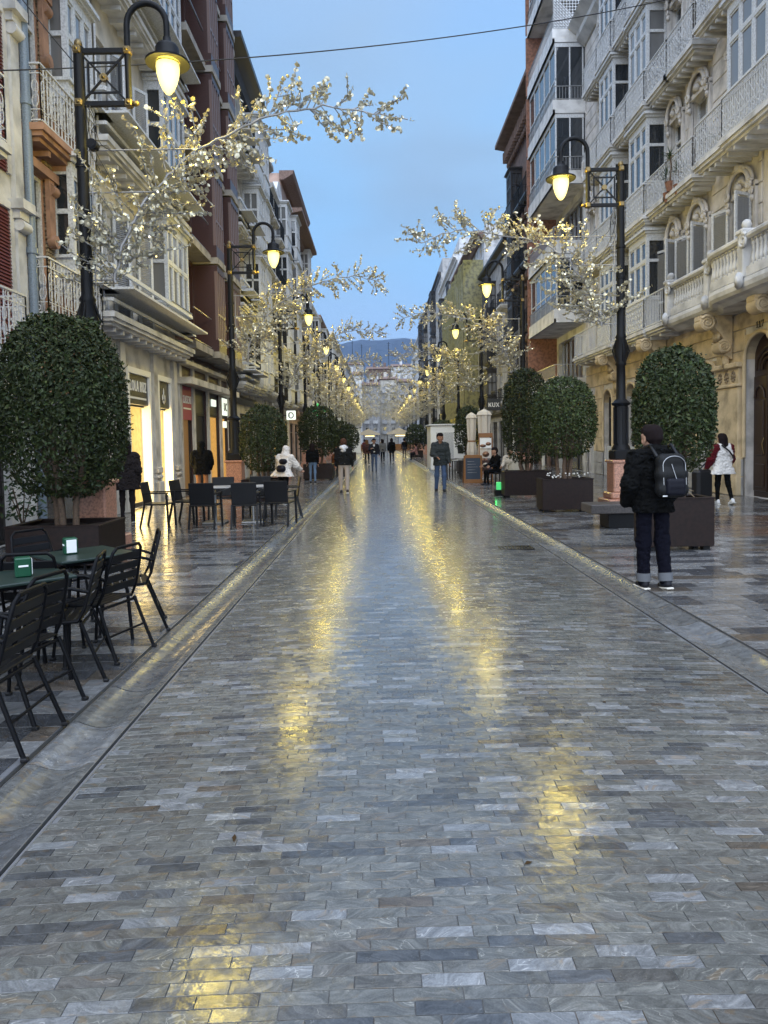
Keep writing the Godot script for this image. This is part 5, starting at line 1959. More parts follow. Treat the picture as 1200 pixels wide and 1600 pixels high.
func make_lamp() -> Node3D:
	var o := node("street_lamp", "", "street lamp", Vector3.ZERO, 0.0, "arched street lamps along both sides")
	var b := MB.new()
	b.bbox(Vector3(0, 0.13, 0), Vector3(0.78, 0.26, 0.78), 0.02)
	b.bbox(Vector3(0, 0.33, 0), Vector3(0.6, 0.14, 0.6), 0.03)
	b.bbox(Vector3(0, 0.72, 0), Vector3(0.47, 0.64, 0.47), 0.02)
	b.bbox(Vector3(0, 1.06, 0), Vector3(0.54, 0.07, 0.54), 0.02)
	part("pedestal", b, mats.pink_marble, o)
	b = MB.new()
	b.bbox(Vector3(0, 1.2, 0), Vector3(0.42, 0.22, 0.42), 0.03)
	b.lathe([Vector2(0.2, 1.3), Vector2(0.19, 1.36), Vector2(0.15, 1.42), Vector2(0.145, 2.25), Vector2(0.19, 2.27), Vector2(0.2, 2.31), Vector2(0.15, 2.35), Vector2(0.1, 2.4), Vector2(0.092, 3.1), Vector2(0.12, 3.14), Vector2(0.1, 3.2), Vector2(0.15, 3.42), Vector2(0.1, 3.68), Vector2(0.12, 3.72), Vector2(0.088, 3.78), Vector2(0.08, 6.2), Vector2(0.075, 7.3)], 14)
	for k in 8:
		var a := TAU * k / 8.0
		b.bar(Vector3(cos(a) * 0.147, 1.44, sin(a) * 0.147), Vector3(cos(a) * 0.147, 2.22, sin(a) * 0.147), 0.03)
		if k % 2 == 0:
			b.tube([Vector3(cos(a) * 0.1, 3.2, sin(a) * 0.1), Vector3(cos(a) * 0.18, 3.42, sin(a) * 0.18), Vector3(cos(a) * 0.1, 3.66, sin(a) * 0.1)], 0.018, 5)
	for y in [4.3, 4.95, 5.6]:
		b.tube([Vector3(0, y, 0), Vector3(0, y + 0.05, 0)], 0.1, 10)
	part("pole", b, mats.iron, o)
	# square bracket with crossed bars
	b = MB.new()
	b.bar(Vector3(0, 7.24, 0), Vector3(0.7, 7.24, 0), 0.065)
	b.bar(Vector3(0, 6.5, 0), Vector3(0.7, 6.5, 0), 0.065)
	for q in [[0.13, 6.66, 0.57, 6.66], [0.13, 7.08, 0.57, 7.08], [0.13, 6.66, 0.13, 7.08], [0.57, 6.66, 0.57, 7.08], [0.02, 6.52, 0.68, 7.22], [0.02, 7.22, 0.68, 6.52]]:
		b.bar(Vector3(q[0], q[1], 0), Vector3(q[2], q[3], 0.001), 0.026)
	part("bracket", b, mats.iron, o)
	b = MB.new()
	var pts := [Vector3(0.7, 6.45, 0), Vector3(0.7, 7.5, 0)]
	for i in 15:
		var a := PI - PI * i / 14.0
		pts.append(Vector3(0.985 + cos(a) * 0.285, 7.6 + sin(a) * 0.3, 0))
	pts.append(Vector3(1.27, 7.38, 0))
	b.tube(pts, 0.044, 9)
	part("arch", b, mats.iron, o)
	for q in [[0.0, 7.24], [0.7, 7.24], [0.0, 6.5], [0.7, 6.5]]:
		b = MB.new()
		b.bbox(Vector3(q[0], q[1], 0), Vector3(0.11, 0.11, 0.2 if q[0] < 0.1 else 0.12), 0.02)
		b.ball(Vector3(q[0], q[1], 0.1 if q[0] < 0.1 else 0.065), Vector3(0.028, 0.028, 0.02), 8, 5)
		if q[0] > 0.5 and q[1] < 7.0:
			b.ball(Vector3(0.79, 6.5, 0), Vector3(0.06, 0.04, 0.04), 8, 5)
		if q[0] < 0.5 and q[1] > 7.0:
			b.ball(Vector3(0, 7.34, 0), Vector3(0.06, 0.08, 0.06), 10, 6)
		part("brass_joint", b, mats.brass, o)
	b = MB.new()
	b.tube([Vector3(0.35, 6.87, -0.03), Vector3(0.35, 6.87, 0.03)], 0.055, 12)
	b.ball(Vector3(0.35, 6.87, 0.035), Vector3(0.03, 0.03, 0.02), 8, 5)
	part("brass_boss", b, mats.brass, o)
	b = MB.new()
	b.lathe([Vector2(0.17, 7.06), Vector2(0.31, 7.05), Vector2(0.315, 7.075), Vector2(0.2, 7.12), Vector2(0.165, 7.16), Vector2(0.165, 7.27), Vector2(0.14, 7.31), Vector2(0.06, 7.35), Vector2(0.055, 7.42), Vector2(0.0, 7.42)], 20, Transform3D(Basis(), Vector3(1.27, 0, 0)))
	part("hood", b, mats.iron, o)
	b = MB.new()
	b.lathe([Vector2(0.0, 6.62), Vector2(0.04, 6.63), Vector2(0.085, 6.69), Vector2(0.125, 6.78), Vector2(0.155, 6.89), Vector2(0.165, 6.99), Vector2(0.16, 7.045)], 18, Transform3D(Basis(), Vector3(1.27, 0, 0)))
	part("globe", b, mats.bulb, o)
	return o

func branch_meshes(sd: int, droop: float) -> Array:
	var r := RandomNumberGenerator.new()
	r.seed = sd
	var rods := MB.new()
	var pet := MB.new()
	var led := MB.new()
	var ledw := MB.new()
	var petal := func(p: Vector3, d: Vector3):
		var s := r.randf_range(0.02, 0.037)
		var x := d.cross(Vector3(r.randf_range(-1, 1), r.randf_range(-1, 1), r.randf_range(-1, 1))).normalized()
		var nrm := (Vector3(r.randf_range(-1, 1), r.randf_range(-0.4, 1), r.randf_range(-1, 1))).normalized()
		var y := nrm.cross(x).normalized()
		var c := p + d * s * 1.2
		var P := []
		for k in 6:
			var a := TAU * k / 6.0
			P.append(c + x * cos(a) * s * 1.25 + y * sin(a) * s + nrm * s * 0.3)
		for k in 6:
			pet.tri(c, P[k], P[(k + 1) % 6])
	var light := func(p: Vector3, warm: bool):
		(ledw if warm else led).ball(p, Vector3.ONE * 0.014, 5, 3)
	var spine := [Vector3(0.42, 3.95, 0.0), Vector3(0.55, 4.5, 0.05), Vector3(0.85, 5.05, 0.0), Vector3(1.3, 5.6, -0.06), Vector3(1.95, 6.0, 0.0), Vector3(2.7, 6.3, 0.08), Vector3(3.5, 6.5, 0.0), Vector3(4.3, 6.4, -0.05)]
	for i in spine.size():
		spine[i].y -= droop * pow(i / 7.0, 2.0)
	var fine := []
	for i in spine.size() - 1:
		for k in 6:
			var t := k / 6.0
			var p0: Vector3 = spine[maxi(i - 1, 0)]
			var p3: Vector3 = spine[mini(i + 2, spine.size() - 1)]
			fine.append((spine[i] as Vector3).cubic_interpolate(spine[i + 1], p0, p3, t))
	fine.append(spine[spine.size() - 1])
	for i in range(1, fine.size()):
		fine[i] += Vector3(r.randf_range(-1, 1), r.randf_range(-1, 1), r.randf_range(-1, 1)) * 0.028
	var rr := []
	for i in fine.size():
		rr.append(lerpf(0.027, 0.01, float(i) / fine.size()) * r.randf_range(0.8, 1.2))
	rods.tube(fine, rr, 6)
	for i in range(0, fine.size()):
		var u := float(i) / fine.size()
		var d: Vector3 = (fine[mini(i + 1, fine.size() - 1)] - fine[maxi(i - 1, 0)]).normalized()
		for tw in (2 + (i % 2)):
			var p: Vector3 = fine[i] + d * r.randf_range(-0.05, 0.05)
			var L := r.randf_range(0.3, 0.8) * (1.3 if u < 0.45 else 1.0) * (1.0 - 0.5 * u)
			var side := r.randf_range(-1, 1)
			var nrm := Vector3(-d.y, d.x, 0) * (1.0 if r.randf() < 0.5 else -1.0)
			var dir := (d * r.randf_range(0.3, 1.0) + nrm * r.randf_range(0.4, 1.1) + Vector3(0, 0, side * 0.75)).normalized()
			var q := p
			var tp := [p]
			var seg := int(L / 0.09) + 1
			for s in seg:
				dir = (dir + Vector3(r.randf_range(-0.22, 0.22), r.randf_range(-0.2, 0.22), r.randf_range(-0.2, 0.2))).normalized()
				q += dir * 0.09
				tp.append(q)
				for m in 2 + (s + i) % 2:
					petal.call(q + dir * r.randf_range(-0.05, 0.05), (dir + Vector3(r.randf_range(-1, 1), r.randf_range(-1, 1), r.randf_range(-1, 1))).normalized())
				if r.randf() < 0.5 and s > 0:
					var dd := (dir + Vector3(r.randf_range(-1, 1), r.randf_range(-1, 1), r.randf_range(-1, 1)) * 0.9).normalized()
					var q2 := q
					var t2 := [q]
					for z in 1 + r.randi() % 3:
						q2 += dd * 0.08
						t2.append(q2)
						petal.call(q2, dd)
						petal.call(q2 - dd * 0.03, (dd + Vector3(r.randf_range(-1, 1), r.randf_range(-1, 1), r.randf_range(-1, 1))).normalized())
					rods.tube(t2, 0.007, 4, false)
			rods.tube(tp, 0.009, 4, false)
			if r.randf() < 0.36:
				light.call(q + Vector3(0, -0.02, 0), r.randf() < 0.35)
	# rods that hold it to the pole
	for y in [4.0, 4.62, 5.25, 5.85]:
		var e := 0.42 if y < 4.3 else 0.6 if y < 5.0 else 1.02 if y < 5.5 else 1.7
		rods.tube([Vector3(0.06, y, 0.0), Vector3(e, y, 0.0)], 0.012, 5)
	rods.tube([Vector3(0.13, 3.95, 0.0), Vector3(0.13, 5.9, 0.0)], 0.012, 5)
	return [rods.mesh(), pet.mesh(), led.mesh(), ledw.mesh()]

func street_lamps():
	var proto := make_lamp()
	var vars := [branch_meshes(101, 0.1), branch_meshes(102, 0.2), branch_meshes(103, 0.65), branch_meshes(104, 0.5)]
	var ord := ["nearest", "second", "third", "fourth", "fifth", "sixth", "seventh", "eighth", "ninth", "tenth", "eleventh", "twelfth", "thirteenth"]
	var k := 0
	for s in 2:
		for i in 13:
			var at := Vector3(-4.2, 0, -(10.5 + 10.3 * i)) if s == 0 else Vector3(5.23, 0, -(15.3 + 10.3 * i))
			var side: String = "along the left side" if s == 0 else "along the right side"
			var turn: float = (0.0 if s == 0 else PI)
			var lb := "%s lit street lamp from us %s, arched arm" % [ord[i], side]
			var o := proto
			if k == 0:
				o.position = at
				o.rotation.y = turn
				o.set_meta("label", lb)
			else:
				o = copy_of(proto, lb, at, turn)
			k += 1
			var br := node("lit_branch", "", "light decoration", at, turn, "lit metal branches fixed to the lamp posts")
			br.set_meta("label", "%s metal branch of pale petals and fairy lights from us %s" % [ord[i], side])
			var v: Array = vars[s * 2 + i % 2]
			put("rods", v[0], mats.branch_rod, br)
			put("petals", v[1], mats.petal, br, Vector3.ZERO, "stuff")
			put("fairy_lights", v[2], mats.led, br, Vector3.ZERO, "stuff")
			put("warm_fairy_lights", v[3], mats.led_warm, br, Vector3.ZERO, "stuff")
			# the lamp's own light, inside its globe
			var l := OmniLight3D.new()
			l.name = "lamp_light"
			l.light_color = Color(1.0, 0.89, 0.38)
			l.light_energy = 1.75
			l.light_size = 0.2
			l.omni_range = 60.0
			l.omni_attenuation = 2.0
			l.shadow_enabled = true
			add_child(l, true)
			l.position = at + Vector3(1.27 if s == 0 else -1.27, 6.86, 0)

# ------------------------------------------------------------------ clipped trees in planters
func leaf_mesh() -> ArrayMesh:
	if cache.has("leaf"):
		return cache["leaf"]
	var b := MB.new()
	var A := Vector3(0, 0, 0)
	var T := Vector3(0, 0.05, 1.0)
	var M := Vector3(0, 0.0, 0.5)
	var Lf := Vector3(-0.24, 0.08, 0.48)
	var R := Vector3(0.24, 0.08, 0.48)
	b.to(A, M, Lf, Vector3.UP)
	b.to(Lf, M, T, Vector3.UP)
	b.to(A, R, M, Vector3.UP)
	b.to(M, R, T, Vector3.UP)
	cache["leaf"] = b.mesh()
	return cache["leaf"]

func clipped_tree(label: String, at: Vector3, r: float, y0: float, y1: float, n: int, ls: float, pw: float, ph: float, pd: float, sd: int, tint := 1.0) -> Node3D:
	var t := node("clipped_tree", label, "tree", at, 0.0, "clipped dome trees in planters")
	var g := RandomNumberGenerator.new()
	g.seed = sd
	var xfs := []
	var cols := []
	var hh := (y1 - y0) * 0.5
	var cy := (y0 + y1) * 0.5
	var nz := FastNoiseLite.new()
	nz.seed = sd
	nz.frequency = 2.2
	for i in n:
		var u := Vector3(g.randfn(), g.randfn(), g.randfn()).normalized()
		var s := sqrt(u.x * u.x + u.z * u.z)
		var e := 2.5 if u.y > 0 else 3.0
		var k := pow(pow(s, e) + pow(absf(u.y), e), 1.0 / e)
		var sh := u / k
		var layer := g.randf()
		var q := 1.0
		if layer < 0.62:
			q = g.randf_range(0.95, 1.02)
		elif layer < 0.85:
			q = g.randf_range(0.82, 0.96)
		else:
			q = g.randf_range(0.5, 0.85)
		q *= 1.0 + 0.07 * nz.get_noise_3d(sh.x * 1.3, sh.y * 1.3 + sd, sh.z * 1.3)
		if g.randf() < 0.05:
			q *= g.randf_range(1.01, 1.09)
		# thinner towards the underside
		if u.y < -0.55 and g.randf() < 0.45:
			continue
		var tap := 1.0 - 0.05 * clampf(-sh.y - 0.5, 0, 1) - 0.06 * clampf(sh.y, 0, 1)
		var p := Vector3(sh.x * r * q * tap, cy + sh.y * hh * q, sh.z * r * q * tap)
		var out := (Vector3(sh.x, sh.y * 0.8, sh.z).normalized() + Vector3(g.randf_range(-1, 1), g.randf_range(-0.9, 0.7), g.randf_range(-1, 1)) * 0.95).normalized()
		var side := out.cross(Vector3(g.randf_range(-1, 1), g.randf_range(-1, 1), g.randf_range(-1, 1))).normalized()
		# leaf plane roughly facing outwards, its length lying along the surface
		var nrm := (Vector3(sh.x, sh.y, sh.z).normalized() + Vector3(g.randf_range(-1, 1), g.randf_range(-1, 1), g.randf_range(-1, 1)) * 0.8).normalized()
		var along := (side - nrm * side.dot(nrm)).normalized()
		along = (along + out * 0.35).normalized()
		var x := nrm.cross(along).normalized()
		var L := ls * g.randf_range(0.75, 1.25)
		xfs.append(Transform3D(Basis(x * L, nrm * L, along * L), p))
		var c := (0.65 + 0.7 * g.randf()) * tint
		if g.randf() < 0.14:
			c *= 1.9
		var yl := g.randf() * 0.4
		cols.append(Color(0.021 * c * (1.0 + yl), 0.034 * c, 0.011 * c * (1.0 - 0.4 * yl)))
	many("foliage", leaf_mesh(), mats.leaf, xfs, cols, t)
	var tk := MB.new()
	for i in 5:
		var a := TAU * i / 5.0 + g.randf()
		var p0 := Vector3(cos(a) * 0.12, ph - 0.06, sin(a) * 0.1)
		tk.tube([p0, p0 * Vector3(1.4, 1, 1.4) + Vector3(g.randf_range(-0.05, 0.05), (y0 - ph) * 0.5 + 0.1, 0), Vector3(cos(a) * r * 0.3, y0 + 0.35, sin(a) * r * 0.3), Vector3(cos(a) * r * 0.45, cy, sin(a) * r * 0.45)], [0.045, 0.04, 0.033, 0.012], 7)
		for k in 4:
			var q := Vector3(cos(a) * r * 0.3, y0 + 0.25 + k * 0.08, sin(a) * r * 0.3)
			tk.tube([q, q + Vector3(g.randf_range(-0.4, 0.4) * r, g.randf_range(0.2, 0.6), g.randf_range(-0.4, 0.4) * r)], [0.016, 0.006], 5)
	part("trunk", tk, mats.bark, t)
	# planter
	var pl := node("planter", [
		"", "wide dark steel planter behind the far green café table", "steel planter of the rounded tree behind the middle chairs",
		"steel planter beside the woman in jeans", "steel planter under the dark tree far along the left pavement", "steel planter under the smallest tree at the far left",
		"large dark steel planter beside the man with the backpack", "steel planter with white flowers, middle of the three on the right",
		"steel planter beside the glowing green light box", "steel planter behind the folded parasols", "steel planter behind the white kiosk", "steel planter far along the right near the seated people"][sd], "planter", at, 0.0, "steel planter boxes")
	var b := MB.new()
	var w2 := pw / 2
	var d2 := pd / 2
	b.bbox(Vector3(0, 0.06 + (ph - 0.06) / 2, d2 - 0.012), Vector3(pw, ph - 0.06, 0.024), 0.004)
	b.bbox(Vector3(0, 0.06 + (ph - 0.06) / 2, -d2 + 0.012), Vector3(pw, ph - 0.06, 0.024), 0.004)
	b.bbox(Vector3(w2 - 0.012, 0.06 + (ph - 0.06) / 2, 0), Vector3(0.024, ph - 0.06, pd - 0.05), 0.004)
	b.bbox(Vector3(-w2 + 0.012, 0.06 + (ph - 0.06) / 2, 0), Vector3(0.024, ph - 0.06, pd - 0.05), 0.004)
	part("side", b, mats.corten, pl)
	b = MB.new()
	b.bbox(Vector3(0, ph + 0.008, d2 - 0.03), Vector3(pw + 0.02, 0.022, 0.08), 0.004)
	b.bbox(Vector3(0, ph + 0.008, -d2 + 0.03), Vector3(pw + 0.02, 0.022, 0.08), 0.004)
	b.bbox(Vector3(w2 - 0.03, ph + 0.008, 0), Vector3(0.08, 0.02, pd - 0.142), 0.004)
	b.bbox(Vector3(-w2 + 0.03, ph + 0.008, 0), Vector3(0.08, 0.02, pd - 0.142), 0.004)
	part("rim", b, mats.corten, pl)
	for sx in [-1, 1]:
		for sz in [-1, 1]:
			var f := MB.new()
			f.bbox(Vector3(sx * (w2 - 0.09), 0.03, sz * (d2 - 0.09)), Vector3(0.1, 0.06, 0.1), 0.004)
			part("foot", f, mats.iron, pl)
	b = MB.new()
	for i in 8:
		for k in 8:
			var f := func(a, c): return Vector3((a / 8.0 - 0.5) * (pw - 0.06), ph - 0.06 + 0.025 * sin(a * 2.1 + c * 1.3), (c / 8.0 - 0.5) * (pd - 0.06))
			b.qo(f.call(i, k), f.call(i + 1, k), f.call(i + 1, k + 1), f.call(i, k + 1), Vector3.UP)
	part("soil", b, mats.soil, pl)
	return pl

func trees():
	clipped_tree("big clipped tree by the near café tables on the left", Vector3(-4.2, 0, -9.55), 0.80, 0.95, 3.30, 26000, 0.066, 1.2, 0.56, 0.95, 1)
	clipped_tree("rounded clipped tree behind the middle café chairs on the left", Vector3(-3.05, 0, -18.9), 0.60, 0.85, 2.55, 8500, 0.075, 1.05, 0.62, 1.05, 2)
	clipped_tree("clipped tree beside the woman in jeans on the left pavement", Vector3(-2.5, 0, -29.6), 0.78, 1.0, 3.05, 5200, 0.11, 1.2, 0.65, 1.1, 3)
	clipped_tree("dark clipped tree far along the left pavement", Vector3(-2.35, 0, -44.0), 0.72, 0.9, 2.8, 2600, 0.15, 1.1, 0.65, 1.1, 4)
	clipped_tree("smallest clipped tree at the far left of the lane", Vector3(-2.4, 0, -58.0), 0.75, 0.9, 2.9, 1500, 0.2, 1.1, 0.65, 1.1, 5)
	var p := clipped_tree("tall clipped tree right of the man with the backpack", Vector3(4.16, 0, -10.0), 0.53, 1.12, 2.8, 13500, 0.066, 0.92, 0.72, 0.55, 6, 1.15)
	var rt := MB.new()
	rng.seed = 77
	for i in 16:
		var a := rf(0, TAU)
		var q := Vector3(rf(-0.12, 0.12), rf(0.9, 1.1), rf(0.02, 0.12))
		rt.tube([q, q + Vector3(cos(a) * 0.06, -0.1, sin(a) * 0.05), q + Vector3(cos(a) * 0.13, -0.2, sin(a) * 0.08), q + Vector3(cos(a) * 0.24, -0.3 + rf(0, 0.08), sin(a) * 0.12)], [0.012, 0.01, 0.008, 0.004], 5)
	part("roots", rt, mats.tan_brick, p)
	p = clipped_tree("middle clipped tree of the three on the right, with white flowers at its foot", Vector3(4.0, 0, -15.3), 0.66, 1.18, 2.86, 12000, 0.068, 1.08, 0.70, 0.6, 7, 1.5)  # tint lightens the leaf colour as if the lamp lit it
	var fl := MB.new()
	for i in 30:
		fl.ball(Vector3(rf(-0.45, 0.45), 0.74 + rf(0, 0.1), rf(0.05, 0.24)), Vector3(0.022, 0.016, 0.022), 5, 3)
	part("flowers", fl, mats.sign_white, p, Vector3.ZERO, "stuff")
	clipped_tree("taller clipped tree half hidden behind the middle one on the right", Vector3(3.98, 0, -19.2), 0.60, 0.95, 3.42, 9500, 0.08, 1.25, 0.70, 0.6, 8, 0.8)
	clipped_tree("clipped tree behind the folded parasols on the right", Vector3(4.25, 0, -33.5), 0.62, 0.9, 3.1, 3800, 0.12, 1.1, 0.65, 1.1, 9)
	clipped_tree("clipped tree rising behind the white kiosk on the right", Vector3(4.0, 0, -44.5), 0.8, 0.9, 2.75, 2400, 0.15, 1.1, 0.65, 1.1, 10)
	clipped_tree("clipped tree far along the right pavement near the seated people", Vector3(3.3, 0, -62.0), 0.85, 0.8, 2.9, 1700, 0.2, 1.1, 0.65, 1.1, 11)

# ------------------------------------------------------------------ café furniture
func make_chair() -> Node3D:
	var o := node("cafe_chair", "", "chair", Vector3.ZERO, 0.0, "slatted metal chairs at the near café tables")
	for s in [-1.0, 1.0]:
		var b := MB.new()
		b.tube([Vector3(s * 0.27, 0.0, 0.27), Vector3(s * 0.255, 0.25, 0.235), Vector3(s * 0.25, 0.44, 0.21), Vector3(s * 0.26, 0.58, 0.19), Vector3(s * 0.265, 0.65, 0.14), Vector3(s * 0.265, 0.67, 0.05), Vector3(s * 0.255, 0.665, -0.12), Vector3(s * 0.225, 0.63, -0.23)], 0.0135, 7)
		part("leg", b, mats.chair_metal, o)
		b = MB.new()
		b.tube([Vector3(s * 0.26, 0.0, -0.34), Vector3(s * 0.245, 0.22, -0.25), Vector3(s * 0.235, 0.42, -0.17)], 0.0145, 7)
		part("leg", b, mats.chair_metal, o)
		b = MB.new()
		b.bbox(Vector3(s * 0.26, 0.012, -0.34), Vector3(0.04, 0.024, 0.04), 0.006)
		b.bbox(Vector3(s * 0.27, 0.012, 0.27), Vector3(0.04, 0.024, 0.04), 0.006)
		part("foot", b, mats.black_plastic, o)
	var f := MB.new()
	f.tube([Vector3(-0.225, 0.42, 0.2), Vector3(-0.23, 0.43, -0.15), Vector3(-0.222, 0.52, -0.2), Vector3(-0.21, 0.72, -0.255), Vector3(-0.19, 0.83, -0.285), Vector3(-0.15, 0.865, -0.295), Vector3(0.15, 0.865, -0.295), Vector3(0.19, 0.83, -0.285), Vector3(0.21, 0.72, -0.255), Vector3(0.222, 0.52, -0.2), Vector3(0.23, 0.43, -0.15), Vector3(0.225, 0.42, 0.2)], 0.0135, 8)
	f.tube([Vector3(-0.25, 0.41, 0.2), Vector3(0.25, 0.41, 0.2)], 0.0115, 6)
	f.tube([Vector3(-0.24, 0.40, -0.17), Vector3(0.24, 0.40, -0.17)], 0.0115, 6)
	f.tube([Vector3(-0.25, 0.2, -0.26), Vector3(0.25, 0.2, -0.26)], 0.009, 6)
	part("frame", f, mats.chair_metal, o)
	for k in 6:
		var b := MB.new()
		b.bbox(Vector3(0, 0.437 - 0.006 * sin(PI * k / 5.0), 0.175 - k * 0.064), Vector3(0.45, 0.012, 0.054), 0.004)
		part("seat_slat", b, mats.chair_slat, o)
	for k in 4:
		var y := 0.545 + k * 0.078
		var b := MB.new()
		b.bbox(Vector3.ZERO, Vector3(0.415 - k * 0.008, 0.062, 0.01), 0.004, Transform3D(Basis(Vector3.RIGHT, -0.27), Vector3(0, y, -0.207 - k * 0.0215)))
		part("back_slat", b, mats.chair_slat, o)
	return o

func make_table() -> Node3D:
	var o := node("cafe_table", "", "table", Vector3.ZERO, 0.0, "green square café tables")
	var b := MB.new()
	b.bbox(Vector3(0, 0.712, 0), Vector3(0.62, 0.022, 0.62), 0.006)
	part("table_top", b, mats.table_green, o)
	b = MB.new()
	b.bbox(Vector3(0, 0.685, 0), Vector3(0.5, 0.03, 0.5), 0.004)
	part("apron", b, mats.chair_metal, o)
	for sx in [-1, 1]:
		for sz in [-1, 1]:
			b = MB.new()
			b.tube([Vector3(sx * 0.26, 0.0, sz * 0.26), Vector3(sx * 0.24, 0.4, sz * 0.24), Vector3(sx * 0.2, 0.64, sz * 0.2), Vector3(sx * 0.15, 0.69, sz * 0.15)], 0.014, 7)
			part("leg", b, mats.chair_metal, o)
	return o

func terraces():
	var c0 := make_chair()
	var spots := [
		[-2.13, 3.78, -90, "slatted metal chair nearest the camera, its back to the lane"],
		[-2.22, 4.24, -101, "slatted metal chair second along the gutter, tucked close behind the nearest one"],
		[-2.22, 4.92, -78, "slatted metal chair third along the gutter, at the table with the middle napkin box"],
		[-2.16, 5.42, -106, "slatted metal chair fourth along the gutter, turned away so its back shows thin"],
		[-2.20, 6.16, -70, "slatted metal chair last along the gutter, at the far green table"],
		[-3.08, 5.55, 84, "slatted metal chair across the far green table, at the picture's left edge"],
		[-2.95, 6.3, 62, "slatted metal chair with a tall back in front of the big planter"],
		[-3.12, 4.75, 92, "slatted metal chair behind the middle napkin box, facing the lane"],
		[-2.55, 5.28, 190, "slatted metal chair half hidden between the middle and far tables"],
		[-2.98, 4.0, 100, "slatted metal chair cut by the picture's left edge beside the near table"],
	]
	for i in spots.size():
		var s: Array = spots[i]
		var at := Vector3(s[0], 0, -s[1])
		var tn := deg_to_rad(s[2])
		if i == 0:
			c0.position = at
			c0.scale = Vector3(0.9, 0.97, 0.9)
			c0.rotation.y = tn
			c0.set_meta("label", s[3])
		else:
			copy_of(c0, s[3], at, tn).scale = Vector3(0.9, 0.97, 0.9)
	var t0 := make_table()
	var ts := [[-2.50, 3.62, 44, "green café table nearest the camera, cut by the picture's left edge"], [-2.50, 4.82, 43, "middle green café table with a green and white napkin box"], [-2.42, 5.78, 47, "far green café table in front of the big planter"]]
	for i in 3:
		var s: Array = ts[i]
		if i == 0:
			t0.position = Vector3(s[0], 0, -s[1])
			t0.rotation.y = deg_to_rad(s[2])
			t0.set_meta("label", s[3])
		else:
			copy_of(t0, s[3], Vector3(s[0], 0, -s[1]), deg_to_rad(s[2]))
	var ns := [[-2.42, 4.79, 30, "green napkin box on the middle café table, its white side towards the lane"], [-2.52, 5.76, -55, "green napkin box on the far café table by the planter"]]
	for s in ns:
		var nb := node("napkin_box", s[3], "napkin box", Vector3(s[0], 0.7235, -s[1]), deg_to_rad(s[2]), "napkin boxes on the café tables")
		var b := MB.new()
		b.bbox(Vector3(0, 0.065, 0), Vector3(0.1, 0.13, 0.1), 0.008)
		part("case", b, mats.napkin_green, nb)
		b = MB.new()
		b.bbox(Vector3(0.0525, 0.065, 0), Vector3(0.006, 0.105, 0.076), 0.002)
		part("napkins", b, mats.paper, nb)
		b = MB.new()
		b.bbox(Vector3(0, 0.075, 0.0515), Vector3(0.06, 0.012, 0.003), 0.001)
		part("printed_band", b, mats.paper, nb)
	# moulded chairs and steel-legged tables of the second terrace
	var pc := node("moulded_chair", "", "chair", Vector3.ZERO, 0.0, "black moulded chairs at the second terrace")
	for s in [-1.0, 1.0]:
		var b := MB.new()
		b.bar(Vector3(s * 0.25, 0, 0.25), Vector3(s * 0.24, 0.64, 0.22), 0.035)
		part("leg", b, mats.black_plastic, pc)
		b = MB.new()
		b.bar(Vector3(s * 0.24, 0, -0.3), Vector3(s * 0.23, 0.45, -0.2), 0.035)
		part("leg", b, mats.black_plastic, pc)
		b = MB.new()
		b.bar(Vector3(s * 0.24, 0.655, 0.25), Vector3(s * 0.235, 0.655, -0.24), 0.05, 0.025)
		part("armrest", b, mats.black_plastic, pc)
	var bb := MB.new()
	bb.bbox(Vector3(0, 0.435, 0.0), Vector3(0.48, 0.03, 0.46), 0.012)
	part("seat", bb, mats.black_plastic, pc)
	bb = MB.new()
	bb.bbox(Vector3.ZERO, Vector3(0.47, 0.42, 0.022), 0.01, Transform3D(Basis(Vector3.RIGHT, -0.16), Vector3(0, 0.66, -0.245)))
	part("backrest", bb, mats.black_plastic, pc)
	var ms := [
		[-4.32, 13.9, 90, "black moulded chair standing apart on the left, side-on before the boutique"],
		[-3.30, 13.45, 178, "black moulded chair with its back to us, left of three in the front row"],
		[-2.53, 13.4, 184, "black moulded chair with its back to us, middle of three in the front row"],
		[-1.93, 13.75, 170, "black moulded chair nearest the gutter, right of three in the front row"],
		[-3.35, 15.1, 5, "black moulded chair facing us across the left steel-legged table"],
		[-2.6, 15.1, -6, "black moulded chair facing us across the right steel-legged table"],
		[-3.9, 14.4, 80, "black moulded chair left of the left steel-legged table"],
		[-1.95, 15.0, -80, "black moulded chair turned sideways behind the right-hand table"],
	]
	for i in ms.size():
		var s: Array = ms[i]
		if i == 0:
			pc.position = Vector3(s[0], 0, -s[1])
			pc.rotation.y = deg_to_rad(s[2])
			pc.set_meta("label", s[3])
		else:
			copy_of(pc, s[3], Vector3(s[0], 0, -s[1]), deg_to_rad(s[2]))
	var st := node("bistro_table", "left grey steel-legged table of the second terrace", "table", Vector3(-3.3, 0, -14.25), 0.0, "steel legged tables at the second terrace")
	bb = MB.new()
	bb.bbox(Vector3(0, 0.72, 0), Vector3(0.68, 0.025, 0.68), 0.008)
	part("table_top", bb, mats.stucco_grey, st)
	bb = MB.new()
	bb.tube([Vector3(0, 0.03, 0), Vector3(0, 0.6, 0)], 0.032, 8)
	for s in [-1, 1]:
		bb.tube([Vector3(0, 0.55, 0), Vector3(s * 0.12, 0.66, 0), Vector3(s * 0.25, 0.7, 0)], 0.02, 6)
		bb.tube([Vector3(0, 0.55, 0), Vector3(0, 0.66, s * 0.12), Vector3(0, 0.7, s * 0.25)], 0.02, 6)
	part("stem", bb, mats.steel, st)
	bb = MB.new()
	bb.bbox(Vector3(0, 0.015, 0), Vector3(0.45, 0.03, 0.45), 0.01)
	part("base", bb, mats.steel, st)
